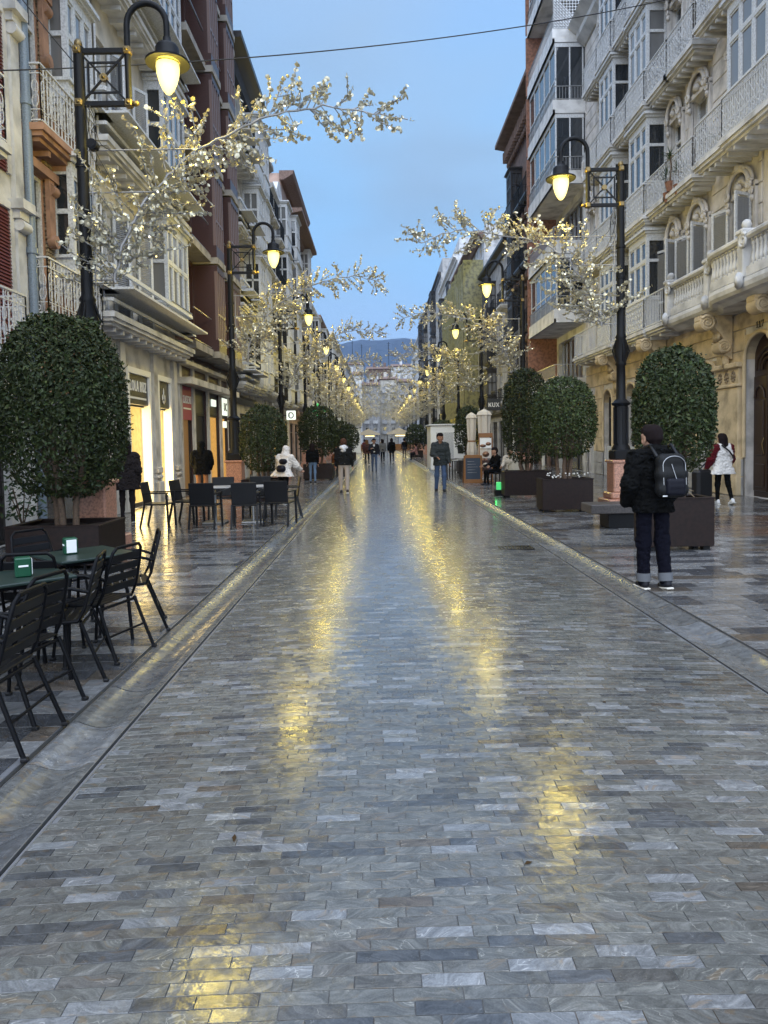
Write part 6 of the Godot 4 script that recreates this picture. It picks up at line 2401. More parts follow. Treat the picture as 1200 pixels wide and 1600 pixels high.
	copy_of(st, "right grey steel-legged table of the second terrace", Vector3(-2.55, 0, -14.3), 0.1)

# ------------------------------------------------------------------ things on the right pavement and elsewhere
func right_things():
	# stone bench at the lamp's foot
	var o := node("bench", "low dark stone block bench at the foot of the right street lamp", "bench", Vector3(4.3, 0, -12.5))
	var b := MB.new()
	b.bbox(Vector3(0, 0.34, 0), Vector3(1.3, 0.16, 0.62), 0.012)
	part("seat", b, mats.bench_stone, o)
	b = MB.new()
	b.bbox(Vector3(0.12, 0.13, 0), Vector3(0.9, 0.26, 0.5), 0.01)
	part("base", b, mats.iron, o)
	# chalk board
	o = node("chalk_board", "wooden framed chalk board standing by the lane in front of the menu stand", "sign", Vector3(3.38, 0, -25.5), 0.05)
	b = MB.new()
	for q in [[-0.3, 0.5, 0.07, 1.0], [0.3, 0.5, 0.07, 1.0], [0, 0.965, 0.53, 0.12], [0, 0.07, 0.53, 0.14]]:
		b.bbox(Vector3(q[0], q[1], 0), Vector3(q[2], q[3], 0.05), 0.008)
	b.bar(Vector3(-0.3, 0.9, -0.03), Vector3(-0.3, 0.0, -0.4), 0.04)
	b.bar(Vector3(0.3, 0.9, -0.03), Vector3(0.3, 0.0, -0.4), 0.04)
	part("frame", b, mats.board_wood, o)
	b = MB.new()
	b.box(Vector3(-0.265, 0.14, -0.012), Vector3(0.265, 0.905, 0.008))
	part("slate", b, mats.chalk, o)
	b = MB.new()
	for i in 5:
		b.box(Vector3(-0.2, 0.78 - i * 0.1, 0.0085), Vector3(0.05 + 0.03 * ((i * 7) % 5), 0.79 - i * 0.1, 0.0095))
	part("chalk_lines", b, mats.stucco_grey, o)
	# menu stand with pictures of food
	o = node("menu_stand", "tall brown menu stand with framed food pictures, right of the chalk board", "sign", Vector3(3.95, 0, -26.2), -0.05)
	b = MB.new()
	b.bbox(Vector3(-0.24, 0.9, 0), Vector3(0.04, 1.8, 0.05), 0.006)
	b.bbox(Vector3(0.24, 0.9, 0), Vector3(0.04, 1.8, 0.05), 0.006)
	b.bbox(Vector3(0, 1.72, 0), Vector3(0.44, 0.16, 0.04), 0.006)
	b.bbox(Vector3(0, 0.3, 0), Vector3(0.44, 0.05, 0.04), 0.006)
	b.bbox(Vector3(0, 0.02, 0), Vector3(0.56, 0.04, 0.4), 0.006)
	part("frame", b, mats.board_wood, o)
	for q in [[1.43, 0.36, "paper"], [1.02, 0.3, "canvas"], [0.6, 0.4, "dark_red"]]:
		var c := MB.new()
		c.bbox(Vector3(0, q[0], 0.005), Vector3(0.42, q[1], 0.02), 0.004)
		var pn := part("picture", c, mats[q[2]], o)
		c = MB.new()
		if q[2] == "paper":
			c.ball(Vector3(0.1, q[0] - 0.03, 0.016), Vector3(0.1, 0.07, 0.006), 10, 5)
			c.ball(Vector3(-0.1, q[0] - 0.1, 0.016), Vector3(0.12, 0.06, 0.006), 10, 5)
		else:
			c.ball(Vector3(0, q[0], 0.016), Vector3(0.13, 0.11, 0.006), 12, 5)
		part("print", c, mats.orange_stone if q[2] != "dark_red" else mats.canvas, pn)
	# folded parasols
	for q in [[3.62, 27.6, 2.62, 0.19, "slimmer closed cream parasol on the left of the pair by the menu stand"], [4.05, 27.2, 2.72, 0.25, "fuller closed cream parasol on the right of the pair by the menu stand"]]:
		var pr := node("closed_parasol", q[4], "parasol", Vector3(q[0], 0, -q[1]), 0.3, "closed cream parasols")
		var h: float = q[2]
		var r: float = q[3]
		b = MB.new()
		b.tube([Vector3(0, 0.05, 0), Vector3(0, h, 0)], 0.025, 8)
		part("pole", b, mats.board_wood, pr)
		b = MB.new()
		b.lathe([Vector2(0.3, 0), Vector2(0.3, 0.07), Vector2(0.05, 0.1), Vector2(0.04, 0.3)], 16)
		part("base", b, mats.stucco_grey, pr)
		b = MB.new()
		var S := 24
		var prof := [[0.9, 0.85], [1.1, 1.0], [1.35, 0.9], [1.5, 0.72], [1.8, 0.85], [h - 0.25, 0.95], [h - 0.22, 1.12], [h - 0.1, 0.85], [h, 0.1]]
		for i in prof.size() - 1:
			for k in S:
				var P := func(ii: int, kk: int) -> Vector3:
					var a := TAU * kk / S
					var rr: float = r * prof[ii][1] * (1.0 + 0.13 * cos(a * 8.0))
					return Vector3(cos(a) * rr, prof[ii][0], sin(a) * rr)
				b.qo(P.call(i, k), P.call(i, k + 1), P.call(i + 1, k + 1), P.call(i + 1, k), P.call(i, k) - Vector3(0, prof[i][0] - 0.02, 0))
		part("canopy", b, mats.canvas, pr)
		b = MB.new()
		b.tube([Vector3(0, 1.48, 0), Vector3(0, 1.53, 0)], r * 0.82, 16)
		part("tie", b, mats.board_wood, pr)
	# white kiosk
	o = node("kiosk", "closed white box kiosk with a thin green strip behind the man in grey", "kiosk", Vector3(3.75, 0, -38.2))
	b = MB.new()
	b.bbox(Vector3(0, 1.15, 0), Vector3(2.1, 2.3, 2.6), 0.03)
	part("cabin", b, mats.paper, o)
	b = MB.new()
	b.bbox(Vector3(0, 2.34, 0), Vector3(2.25, 0.09, 2.75), 0.02)
	part("roof", b, mats.white_wood, o)
	b = MB.new()
	b.box(Vector3(0.1, 2.2, 1.301), Vector3(1.0, 2.28, 1.31))
	part("green_strip", b, mats.napkin_green, o)
	b = MB.new()
	b.bbox(Vector3(0.5, 1.05, 1.31), Vector3(0.28, 0.4, 0.02), 0.005)
	part("notice", b, mats.sign_dark, o)
	b = MB.new()
	b.bbox(Vector3(-0.3, 1.0, 1.305), Vector3(0.9, 1.9, 0.02), 0.006)
	part("door", b, mats.white_wood, o)
	# black hanging shop sign
	o = node("hanging_sign", "small black hanging shop sign with white letters on the dark carved house", "sign", Vector3(7.9, 3.9, -48.6))
	b = MB.new()
	b.bbox(Vector3(0, 0, 0), Vector3(0.95, 0.8, 0.1), 0.02)
	part("board", b, mats.sign_dark, o)
	b = MB.new()
	b.bar(Vector3(-0.5, 0.47, 0), Vector3(1.5, 0.47, 0), 0.05)
	part("arm", b, mats.iron, o)
	text_on(o, "KUX", 0.4, Vector3(0, -0.02, 0.055), "sign_white", false, true)
	# white pilasters of the shop under it
	for k in 4:
		var wp := MB.new()
		wp.bbox(Vector3(0, 1.75, 0), Vector3(0.12, 3.5, 0.34), 0.02)
		tag(part("white_pilaster", wp, mats.sign_white, null, Vector3(FR - 0.07, 0, -(40.2 + 2.9 * k))), ["first white shop pilaster right of the hanging sign, nearest us", "second white shop pilaster under the dark carved house", "third white shop pilaster under the dark carved house, before the last", "white shop pilaster directly below the black hanging sign"][k], "pilaster", "white shop pilasters")
	# rattan armchair and dark tables near the middle planters
	o = node("rattan_chair", "pale woven armchair with a rounded back near the middle right planters", "chair", Vector3(4.5, 0, -23.2), PI)
	b = MB.new()
	for i in 9:
		var a := PI * (0.02 + 0.96 * i / 8.0)
		var e := PI * (0.02 + 0.96 * (i + 1) / 8.0) if i < 8 else a
		var p0 := Vector3(cos(a) * 0.28, 0, -sin(a) * 0.28)
		var p1 := Vector3(cos(e) * 0.28, 0, -sin(e) * 0.28)
		var h0 := 0.66 + 0.24 * sin(a)
		var h1 := 0.66 + 0.24 * sin(e)
		if i < 8:
			b.quad(p0 + Vector3(0, 0.36, 0), p1 + Vector3(0, 0.36, 0), p1 + Vector3(0, h1, 0), p0 + Vector3(0, h0, 0))
			b.tube([p0 + Vector3(0, h0, 0), p1 + Vector3(0, h1, 0)], 0.025, 6)
	part("backrest", b, mats.rattan, o)
	b = MB.new()
	b.lathe([Vector2(0.0, 0.38), Vector2(0.27, 0.38), Vector2(0.29, 0.42), Vector2(0.27, 0.46), Vector2(0.0, 0.46)], 16)
	part("seat", b, mats.rattan, o)
	for s in [[-0.22, 0.2], [0.22, 0.2], [-0.2, -0.2], [0.2, -0.2]]:
		b = MB.new()
		b.bar(Vector3(s[0], 0, s[1]), Vector3(s[0] * 0.95, 0.4, s[1] * 0.95), 0.035)
		part("leg", b, mats.rattan, o)
	for i in 3:
		o = node("dark_table", ["dark café table right of the man in grey, nearest the lane", "dark café table behind the chalk board", "dark café table between the kiosk and the chalk board"][i], "table", Vector3([2.98, 3.3, 3.15][i], 0, -[28.2, 29.6, 31.2][i]), 0.1 * i, "dark tables before the kiosk")
		b = MB.new()
		b.bbox(Vector3(0, 0.74, 0), Vector3(0.7, 0.03, 0.7), 0.008)
		part("table_top", b, mats.black_wood, o)
		b = MB.new()
		b.bbox(Vector3(0.05, 0.762, 0.1), Vector3(0.22, 0.012, 0.16), 0.004)
		part("menu_card", b, mats.paper, o)
		for sx in [-1, 1]:
			for sz in [-1, 1]:
				b = MB.new()
				b.bar(Vector3(sx * 0.3, 0, sz * 0.3), Vector3(sx * 0.3, 0.725, sz * 0.3), 0.05)
				part("leg", b, mats.black_wood, o)
	# small green light box by the middle planters
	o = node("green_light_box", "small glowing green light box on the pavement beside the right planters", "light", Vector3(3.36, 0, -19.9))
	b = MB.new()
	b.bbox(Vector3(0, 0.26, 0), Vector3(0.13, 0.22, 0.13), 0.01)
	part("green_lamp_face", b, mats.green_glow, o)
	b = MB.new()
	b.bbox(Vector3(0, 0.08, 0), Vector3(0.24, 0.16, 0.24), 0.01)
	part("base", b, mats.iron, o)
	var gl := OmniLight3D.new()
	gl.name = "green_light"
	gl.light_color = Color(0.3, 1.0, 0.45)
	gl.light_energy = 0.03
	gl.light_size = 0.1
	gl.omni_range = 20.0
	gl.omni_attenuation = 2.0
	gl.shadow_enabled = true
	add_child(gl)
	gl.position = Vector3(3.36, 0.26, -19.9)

func small_things():
	# cables over the street
	var i := 0
	for q in [
		[Vector3(-6.0, 7.45, -11.4), Vector3(9.3, 12.35, -17.2), 0.42, 0.011, "black cable sagging across the whole street from the brick house to the ornate house"],
		[Vector3(-5.9, 9.4, -9.3), Vector3(-4.2, 7.0, -10.5), 0.1, 0.008, "short cable from the white stone house to the nearest left lamp"],
	]:
		var b := MB.new()
		var pts := []
		for k in 33:
			var t := k / 32.0
			pts.append((q[0] as Vector3).lerp(q[1], t) + Vector3.DOWN * q[2] * 4.0 * t * (1.0 - t))
		b.tube(pts, q[3], 5)
		tag(part("overhead_cable", b, mats.cable), q[4], "cable")
		i += 1
	# loose wires hanging from the two near lamps
	for s in [[-4.2, 10.5, 1.0, "loose wires looping below the bracket of the nearest left lamp"], [5.23, 15.3, -1.0, "loose wires looping below the bracket of the nearest right lamp"]]:
		var b := MB.new()
		for k in 4:
			var pts := []
			for j in 10:
				var t := j / 9.0
				pts.append(Vector3(s[2] * (0.12 + 0.35 * t * (1.0 if k % 2 else 0.35) + 0.05 * sin(t * 6.0 + k)), 6.44 - t * (0.35 + 0.3 * k) - 0.12 * sin(PI * t), 0.05 + 0.02 * k))
			b.tube(pts, 0.006, 4)
		tag(part("loose_wire", b, mats.cable, null, Vector3(s[0], 0, -s[1])), s[3], "cable")
	# round transformer box on the near left lamp
	var tb := MB.new()
	tb.tube([Vector3(0.0, 0, 0.0), Vector3(0.0, 0, 0.12)], 0.075, 14)
	tb.tube([Vector3(0.0, 0, 0.12), Vector3(0.0, 0, 0.13)], 0.055, 14)
	tag(part("speaker_drum", tb, mats.iron, null, Vector3(-4.0, 5.88, -10.45)), "small round black drum fixed beside the nearest left lamp post", "fitting")
	# plant pot by the door on the left
	var o := node("door_plant", "leafy plant in a round black pot beside the shop door at the left edge", "potted plant", Vector3(-6.0 + 0.32, 0, -11.3))
	var b := MB.new()
	b.lathe([Vector2(0.0, 0), Vector2(0.14, 0), Vector2(0.21, 0.12), Vector2(0.25, 0.3), Vector2(0.26, 0.34), Vector2(0.22, 0.34), Vector2(0.2, 0.3), Vector2(0.0, 0.3)], 18)
	part("pot", b, mats.black_plastic, o)
	b = MB.new()
	for k in 7:
		var a := TAU * k / 7.0
		b.tube([Vector3(0, 0.3, 0), Vector3(cos(a) * 0.08, 0.6, sin(a) * 0.08), Vector3(cos(a) * 0.2, 0.95, sin(a) * 0.2)], [0.012, 0.01, 0.005], 5)
	part("stem", b, mats.bark, o)
	var xf := []
	var co := []
	for k in 190:
		var p := Vector3(rf(-0.28, 0.28), rf(0.45, 1.1), rf(-0.28, 0.28))
		var L := rf(0.09, 0.15)
		xf.append(Transform3D(Basis.from_euler(Vector3(rf(-0.8, 1.0), rf(0, TAU), rf(-0.5, 0.5))).scaled(Vector3.ONE * L), p))
		var c := rf(0.7, 1.3)
		co.append(Color(0.03 * c, 0.06 * c, 0.02 * c))
	many("leaves", leaf_mesh(), mats.leaf, xf, co, o)
	# square sign and green cross on the left row
	o = node("square_sign", "square white lit sign with a black ring symbol projecting from the left shops", "sign", Vector3(-4.75, 3.05, -39.0))
	b = MB.new()
	b.bbox(Vector3(0, 0, 0), Vector3(0.5, 0.5, 0.1), 0.02)
	part("sign_panel", b, mats.sign_lit, o)
	b = MB.new()
	var pts := []
	for k in 15:
		pts.append(Vector3(cos(TAU * k / 14.0) * 0.13, sin(TAU * k / 14.0) * 0.15, 0.055))
	b.tube(pts, 0.03, 6)
	b.bar(Vector3(-0.1, -0.12, 0.055), Vector3(-0.1, 0.15, 0.055), 0.05)
	part("symbol", b, mats.sign_dark, o)
	b = MB.new()
	b.bar(Vector3(-1.3, 0, 0), Vector3(-0.25, 0, 0), 0.05)
	part("arm", b, mats.iron, o)
	o = node("pharmacy_cross", "green glowing cross sign projecting from the left row beyond the square white sign", "sign", Vector3(-5.0, 4.3, -60.5))
	b = MB.new()
	b.bbox(Vector3(0, 0, 0), Vector3(0.34, 1.1, 0.16), 0.02)
	b.bbox(Vector3(-0.36, 0, 0), Vector3(0.37, 0.36, 0.15), 0.02)
	b.bbox(Vector3(0.36, 0, 0), Vector3(0.37, 0.36, 0.15), 0.02)
	part("green_lamp_cross", b, mats.green_glow, o)
	b = MB.new()
	b.bar(Vector3(-1.05, 0, 0), Vector3(-0.55, 0, 0), 0.06)
	part("arm", b, mats.iron, o)
	# white box seat and bin near the boutique
	o = node("wheeled_case", "upright white cool box with a black lid beside the boutique's wall", "box", Vector3(-5.1, 0, -13.2))
	b = MB.new()
	b.bbox(Vector3(0, 0.28, 0), Vector3(0.3, 0.56, 0.3), 0.02)
	part("body", b, mats.paper, o)
	b = MB.new()
	b.bbox(Vector3(0, 0.7, 0), Vector3(0.33, 0.28, 0.33), 0.02)
	part("lid", b, mats.black_plastic, o)
	# dead leaves and scraps on the wet paving
	for q in [[0.52, 2.52, "nearest the camera, right of the middle"], [1.3, 4.1, "by itself in the right half"], [-0.6, 2.75, "in the left half near the camera"]]:
		var lf := MB.new()
		lf.col = Color(0.05, 0.03, 0.015)
		var a := rf(0, TAU)
		var u := Vector3(cos(a), 0, sin(a)) * rf(0.015, 0.03)
		var v := Vector3(-sin(a), 0, cos(a)) * rf(0.007, 0.012)
		lf.qo(-u, v + Vector3(0, 0.004, 0), u, -v + Vector3(0, 0.003, 0), Vector3.UP)
		var scrap := part("fallen_leaf", lf, mats.vert, null, Vector3(q[0], crown(q[0]) + 0.003, -q[1]))
		tag(scrap, "dry brown fallen leaf on the wet lane, " + q[2], "leaf", "fallen leaves on the lane")

# ------------------------------------------------------------------ people: one smooth surface over tapered bones
# bones: [from, to, radius, radius, colour]
func skin_mesh(bones: Array, cell: float, k: float, b: MB, hem := -99.0, crease := 0.0):
	var lo := Vector3.ONE * 1e9
	var hi := Vector3.ONE * -1e9
	for q in bones:
		for e in 2:
			var R := Vector3.ONE * (float(q[2 + e]) + k + cell * 2.0)
			lo = lo.min(q[e] - R)
			hi = hi.max(q[e] + R)
	var nx := int((hi.x - lo.x) / cell) + 2
	var ny := int((hi.y - lo.y) / cell) + 2
	var nz := int((hi.z - lo.z) / cell) + 2
	var f := PackedFloat32Array()
	f.resize(nx * ny * nz)
	f.fill(10.0)
	for q in bones:
		var A: Vector3 = q[0]
		var B: Vector3 = q[1]
		var ra: float = q[2]
		var rb: float = q[3]
		var R := maxf(ra, rb) + k + cell * 1.5
		var l := A.min(B) - Vector3.ONE * R
		var h := A.max(B) + Vector3.ONE * R
		var i0 := maxi(0, int((l.x - lo.x) / cell))
		var j0 := maxi(0, int((l.y - lo.y) / cell))
		var k0 := maxi(0, int((l.z - lo.z) / cell))
		var i1 := mini(nx - 1, int((h.x - lo.x) / cell) + 1)
		var j1 := mini(ny - 1, int((h.y - lo.y) / cell) + 1)
		var k1 := mini(nz - 1, int((h.z - lo.z) / cell) + 1)
		var d := B - A
		var dd := maxf(d.length_squared(), 1e-9)
		for kk in range(k0, k1 + 1):
			for jj in range(j0, j1 + 1):
				var base := (kk * ny + jj) * nx
				for ii in range(i0, i1 + 1):
					var p := lo + Vector3(ii, jj, kk) * cell
					var t := clampf((p - A).dot(d) / dd, 0.0, 1.0)
					var dist := (p - A - d * t).length() - ra - (rb - ra) * t
					var o := f[base + ii]
					var hq := maxf(k - absf(o - dist), 0.0)
					f[base + ii] = minf(o, dist) - hq * hq * 0.25 / k
	if crease > 0.0:
		var wn := FastNoiseLite.new()
		wn.seed = 5
		wn.frequency = 7.0
		wn.fractal_octaves = 2
		wn.domain_warp_enabled = true
		wn.domain_warp_amplitude = 0.08
		wn.domain_warp_frequency = 5.0
		for kk in nz:
			for jj in ny:
				for ii in nx:
					var c := (kk * ny + jj) * nx + ii
					if f[c] < 0.06 and f[c] > -0.06:
						var p := lo + Vector3(ii, jj, kk) * cell
						f[c] += crease * (absf(wn.get_noise_3d(p.x, p.y * 2.2 + p.x * 0.8, p.z)) * 2.0 - 0.4)
	if hem > -50.0:
		for jj in ny:
			var y := lo.y + jj * cell
			var dd := hem - y
			if dd < -cell * 2.0:
				continue
			for kk in nz:
				for ii in nx:
					var c := (kk * ny + jj) * nx + ii
					f[c] = maxf(f[c], dd)
	var vid := {}
	var v0 := b.v.size()
	for kk in nz - 1:
		for jj in ny - 1:
			var base := (kk * ny + jj) * nx
			for ii in nx - 1:
				var c := base + ii
				var a0 := f[c]
				var m := 0
				if a0 < 0.0: m += 1
				if f[c + 1] < 0.0: m += 1
				if f[c + nx] < 0.0: m += 1
				if f[c + nx + 1] < 0.0: m += 1
				var u := c + nx * ny
				if f[u] < 0.0: m += 1
				if f[u + 1] < 0.0: m += 1
				if f[u + nx] < 0.0: m += 1
				if f[u + nx + 1] < 0.0: m += 1
				if m == 0 or m == 8:
					continue
				var s := Vector3.ZERO
				var n := 0
				for e in [[0, 1], [nx, nx + 1], [nx * ny, nx * ny + 1], [nx * ny + nx, nx * ny + nx + 1], [0, nx], [1, nx + 1], [nx * ny, nx * ny + nx], [nx * ny + 1, nx * ny + nx + 1], [0, nx * ny], [1, nx * ny + 1], [nx, nx * ny + nx], [nx + 1, nx * ny + nx + 1]]:
					var fa := f[c + e[0]]
					var fb := f[c + e[1]]
					if (fa < 0.0) != (fb < 0.0):
						var t := fa / (fa - fb)
						s += off3(e[0], nx, ny).lerp(off3(e[1], nx, ny), t)
						n += 1
				var p := lo + (Vector3(ii, jj, kk) + s / n) * cell
				var g := Vector3(f[c + 1] - a0 + f[u + nx + 1] - f[u + nx], f[c + nx] - a0 + f[u + nx + 1] - f[u + 1], f[u] - a0 + f[u + nx + 1] - f[c + nx + 1])
				vid[c] = b.v.size()
				b.v.append(p)
				b.n.append(g.normalized())
				b.t.append(Vector2(p.x, p.y))
				var best := 1e9
				var col := Color.WHITE
				for q in bones:
					var d: Vector3 = q[1] - q[0]
					var t := clampf((p - q[0]).dot(d) / maxf(d.length_squared(), 1e-9), 0, 1)
					var dist: float = (p - q[0] - d * t).length() - lerpf(q[2], q[3], t)
					if dist < best:
						best = dist
						col = q[4]
				b.c.append(col)
	for c in vid:
		var ii: int = c % nx
		var jj: int = (c / nx) % ny
		var kk: int = c / (nx * ny)
		# the three edges that leave this cell's lowest corner
		for ax in 3:
			var st: int = [1, nx, nx * ny][ax]
			var s1: int = [nx, nx * ny, 1][ax]
			var s2: int = [nx * ny, 1, nx][ax]
			if [jj, kk, ii][ax] == 0 or [kk, ii, jj][ax] == 0:
				continue
			var fa := f[c]
			var fb := f[c + st]
			if (fa < 0.0) == (fb < 0.0):
				continue
			if not (vid.has(c - s1) and vid.has(c - s2) and vid.has(c - s1 - s2)):
				continue
			var q := [vid[c], vid[c - s1], vid[c - s1 - s2], vid[c - s2]]
			if fa < 0.0:
				b.ix.append_array(PackedInt32Array([q[0], q[2], q[1], q[0], q[3], q[2]]))
			else:
				b.ix.append_array(PackedInt32Array([q[0], q[1], q[2], q[0], q[2], q[3]]))

func off3(e: int, nx: int, ny: int) -> Vector3:
	return Vector3(e % nx if e < nx else (e % nx), (e / nx) % ny, e / (nx * ny))

var last_feet := []

# a figure facing -z at the origin; returns the node. o: see the calls
func person(label: String, at: Vector3, turn: float, H: float, o: Dictionary) -> Node3D:
	var P := node("person", label, "person", at, turn)
	var s := H / 1.74
	var cell: float = o.get("cell", 0.03)
	var skin: Color = o.get("skin", Color(0.38, 0.22, 0.15))
	var top: Color = o.top
	var pants: Color = o.pants
	var hair: Color = o.get("hair", Color(0.012, 0.01, 0.009))
	var shoe: Color = o.get("shoe", Color(0.015, 0.015, 0.016))
	var w: float = o.get("w", 1.0)          # breadth
	var lean: float = o.get("lean", 0.0)
	var sit: bool = o.get("sit", false)
	var bones := []
	var pel := Vector3(0, 0.95, 0)
	if sit:
		pel = Vector3(0, 0.53, 0)
	var up := Vector3(0, cos(lean), -sin(lean))
	var T := func(x: float, y: float, z: float) -> Vector3:
		return pel + Vector3(x * w, 0, 0) + up * y + Vector3(0, sin(lean), cos(lean)) * z
	# legs
	var legs: Array = o.get("legs", [[0.2, 0.1], [-0.18, 0.25]])
	var feet := []
	for k in 2:
		var sx := -1.0 if k == 0 else 1.0
		var hip := pel + Vector3(sx * 0.092 * w, -0.03, 0)
		var a: float = legs[k][0]
		var c: float = legs[k][1]
		var kn := hip + Vector3(sx * 0.012, -cos(a), -sin(a)) * 0.425
		var an := kn + Vector3(0, -cos(a - c), -sin(a - c)) * 0.41
		bones.append([hip, kn, 0.083 * w, 0.058 * w * minf(1.25, o.get("loose", 1.0)), pants])
		bones.append([kn, an, 0.058 * w * minf(1.25, o.get("loose", 1.0)), 0.042 * o.get("loose", 1.0), pants])
		bones.append([an, an + Vector3(0, -0.03, 0), 0.036, 0.036, o.get("sock", pants)])
		feet.append([an, a - c])
	# trunk
	bones.append([T.call(-0.07, 0.0, 0.01), T.call(0.07, 0.0, 0.01), 0.108, 0.108, pants])
	bones.append([T.call(-0.055, 0.14, 0), T.call(0.055, 0.14, 0), 0.1, 0.1, top])
	bones.append([T.call(-0.075, 0.32, 0.0), T.call(0.075, 0.32, 0.0), 0.115, 0.115, top])
	bones.append([T.call(-0.14, 0.46, 0.01), T.call(0.14, 0.46, 0.01), 0.062, 0.062, top])
	bones.append([T.call(0, 0.02, 0), T.call(0, 0.44, 0.01), 0.1, 0.085, top])
	bones.append([T.call(0, 0.46, 0.01), T.call(0, 0.58, -0.015), 0.058, 0.05, skin])
	# head
	var hd: float = o.get("nod", 0.0)
	var hc: Vector3 = T.call(0, 0.665, -0.03 - hd * 0.05)
	var Hd := Basis(Vector3.UP, o.get("look", 0.0)) * Basis(Vector3.RIGHT, -hd)
	var hb := []
	hb.append([hc + Hd * Vector3(0, 0.035, 0.02), hc + Hd * Vector3(0, 0.03, -0.025), 0.093, 0.086, skin])
	hb.append([hc + Hd * Vector3(0, -0.05, -0.035), hc + Hd * Vector3(0, -0.085, -0.055), 0.062, 0.04, skin])
	hb.append([hc + Hd * Vector3(0, 0.005, -0.105), hc + Hd * Vector3(0, -0.025, -0.122), 0.011, 0.016, skin])
	for sx in [-1.0, 1.0]:
		hb.append([hc + Hd * Vector3(sx * 0.088, 0.015, 0.0), hc + Hd * Vector3(sx * 0.094, -0.03, -0.005), 0.016, 0.012, skin])
		hb.append([hc + Hd * Vector3(sx * 0.05, -0.04, -0.05), hc + Hd * Vector3(sx * 0.03, -0.02, -0.075), 0.03, 0.025, skin])
	hb.append([hc + Hd * Vector3(-0.02, -0.062, -0.098), hc + Hd * Vector3(0.02, -0.062, -0.098), 0.007, 0.007, Color(skin.r * 0.75, skin.g * 0.5, skin.b * 0.5)])
	for q in hb.slice(0, 2):
		bones.append(q)
	# arms and hands
	var arms: Array = o.get("arms", [[0.1, 0.12, 0.25], [-0.1, 0.12, 0.25]])
	var hands := []
	for k in 2:
		var sx := -1.0 if k == 0 else 1.0
		var sh: Vector3 = T.call(sx * 0.185, 0.45, 0.01)
		var A: Array = arms[k]
		var d1 := Vector3(sx * sin(A[1]), -cos(A[0]) * cos(A[1]), -sin(A[0]) * cos(A[1])).normalized()
		var el := sh + d1 * 0.285
		var ang: float = A[0] + A[2]
		var inn: float = A[3] if A.size() > 3 else 0.0
		var d2 := Vector3(sx * sin(A[1]) * 0.5 - sx * inn, -cos(ang), -sin(ang)).normalized()
		var wr := el + d2 * 0.25
		var sleeve: Color = o.get("sleeve", top)
		bones.append([sh, el, 0.056 * w, 0.045 * w, sleeve])
		bones.append([el, wr, 0.044 * w, 0.033, sleeve])
		bones.append([wr, wr + d2 * 0.03, 0.026, 0.026, skin])
		if A.size() < 5:
			hands.append([wr, d2, sx])
	var b := MB.new()
	var sc := []
	for q in bones:
		sc.append([q[0] * s, q[1] * s, q[2] * s, q[3] * s, q[4]])
	skin_mesh(sc, cell, 0.045 * s, b, -99.0, 0.012)
	var fc: float = minf(cell, 0.014)
	sc = []
	for q in hb:
		sc.append([q[0] * s, q[1] * s, q[2] * s, q[3] * s, q[4]])
	skin_mesh(sc, fc * 0.8, 0.018 * s, b)
	for q in hands:
		var wr: Vector3 = q[0]
		var d: Vector3 = q[1]
		var sx: float = q[2]
		var side := Vector3(0, 0, -1) - d * Vector3(0, 0, -1).dot(d)
		side = side.normalized() if side.length() > 0.1 else Vector3.UP
		var pn := d.cross(side).normalized() * sx
		var fb := []
		fb.append([wr + d * 0.02, wr + d * 0.075 + side * 0.022, 0.024, 0.014, skin])
		fb.append([wr + d * 0.02, wr + d * 0.075 - side * 0.022, 0.024, 0.014, skin])
		for f in 4:
			var off := side * (0.03 - 0.02 * f)
			var L: float = [0.038, 0.044, 0.04, 0.03][f]
			var p0 := wr + d * 0.08 + off
			var p1 := p0 + (d + pn * 0.25).normalized() * L
			var p2 := p1 + (d + pn * 0.8).normalized() * L * 0.8
			fb.append([p0, p1, 0.0095, 0.0085, skin])
			fb.append([p1, p2, 0.0085, 0.0075, skin])
		var t0 := wr + d * 0.03 + side * 0.025
		var t1 := t0 + (d * 0.6 + side * 0.8 + pn * 0.2).normalized() * 0.04
		fb.append([t0, t1, 0.012, 0.0105, skin])
		fb.append([t1, t1 + (d + side * 0.2 + pn * 0.3).normalized() * 0.03, 0.0105, 0.009, skin])
		sc = []
		for r in fb:
			sc.append([r[0] * s, r[1] * s, r[2] * s, r[3] * s, r[4]])
		skin_mesh(sc, 0.0065, 0.006, b)
	part("body", b, mats.vert, P)
	for sx in [-1.0, 1.0]:
		var eye := MB.new()
		eye.col = Color(0.02, 0.015, 0.012)
		eye.ball((hc + Hd * Vector3(sx * 0.034, 0.012, -0.106)) * s, Vector3(0.014, 0.009, 0.008) * s, 8, 5)
		part("eye", eye, mats.vert_gloss, P)
	# hair
	if not o.get("hooded", false):
		var hr := MB.new()
		var hq := [[hc + Hd * Vector3(0, 0.06, 0.03), hc + Hd * Vector3(0, 0.075, -0.035), 0.096, 0.082, hair], [hc + Hd * Vector3(0, 0.0, 0.055), hc + Hd * Vector3(0, -0.03, 0.05), 0.08, 0.065, hair]]
		for sx in [-1.0, 1.0]:
			hq.append([hc + Hd * Vector3(sx * 0.05, 0.05, 0.02), hc + Hd * Vector3(sx * 0.068, 0.0, 0.03), 0.055, 0.035, hair])
		if o.has("long_hair"):
			var L: float = o.long_hair
			hq.append([hc + Vector3(-0.045, 0, 0.05), hc + Vector3(-0.055, -L, 0.085), 0.07, 0.05, hair])
			hq.append([hc + Vector3(0.045, 0, 0.05), hc + Vector3(0.055, -L, 0.085), 0.07, 0.05, hair])
			hq.append([hc + Vector3(0.0, 0, 0.06), hc + Vector3(0.0, -L * 1.05, 0.1), 0.07, 0.05, hair])
		sc = []
		for q in hq:
			sc.append([q[0] * s, q[1] * s, q[2] * s, q[3] * s, q[4]])
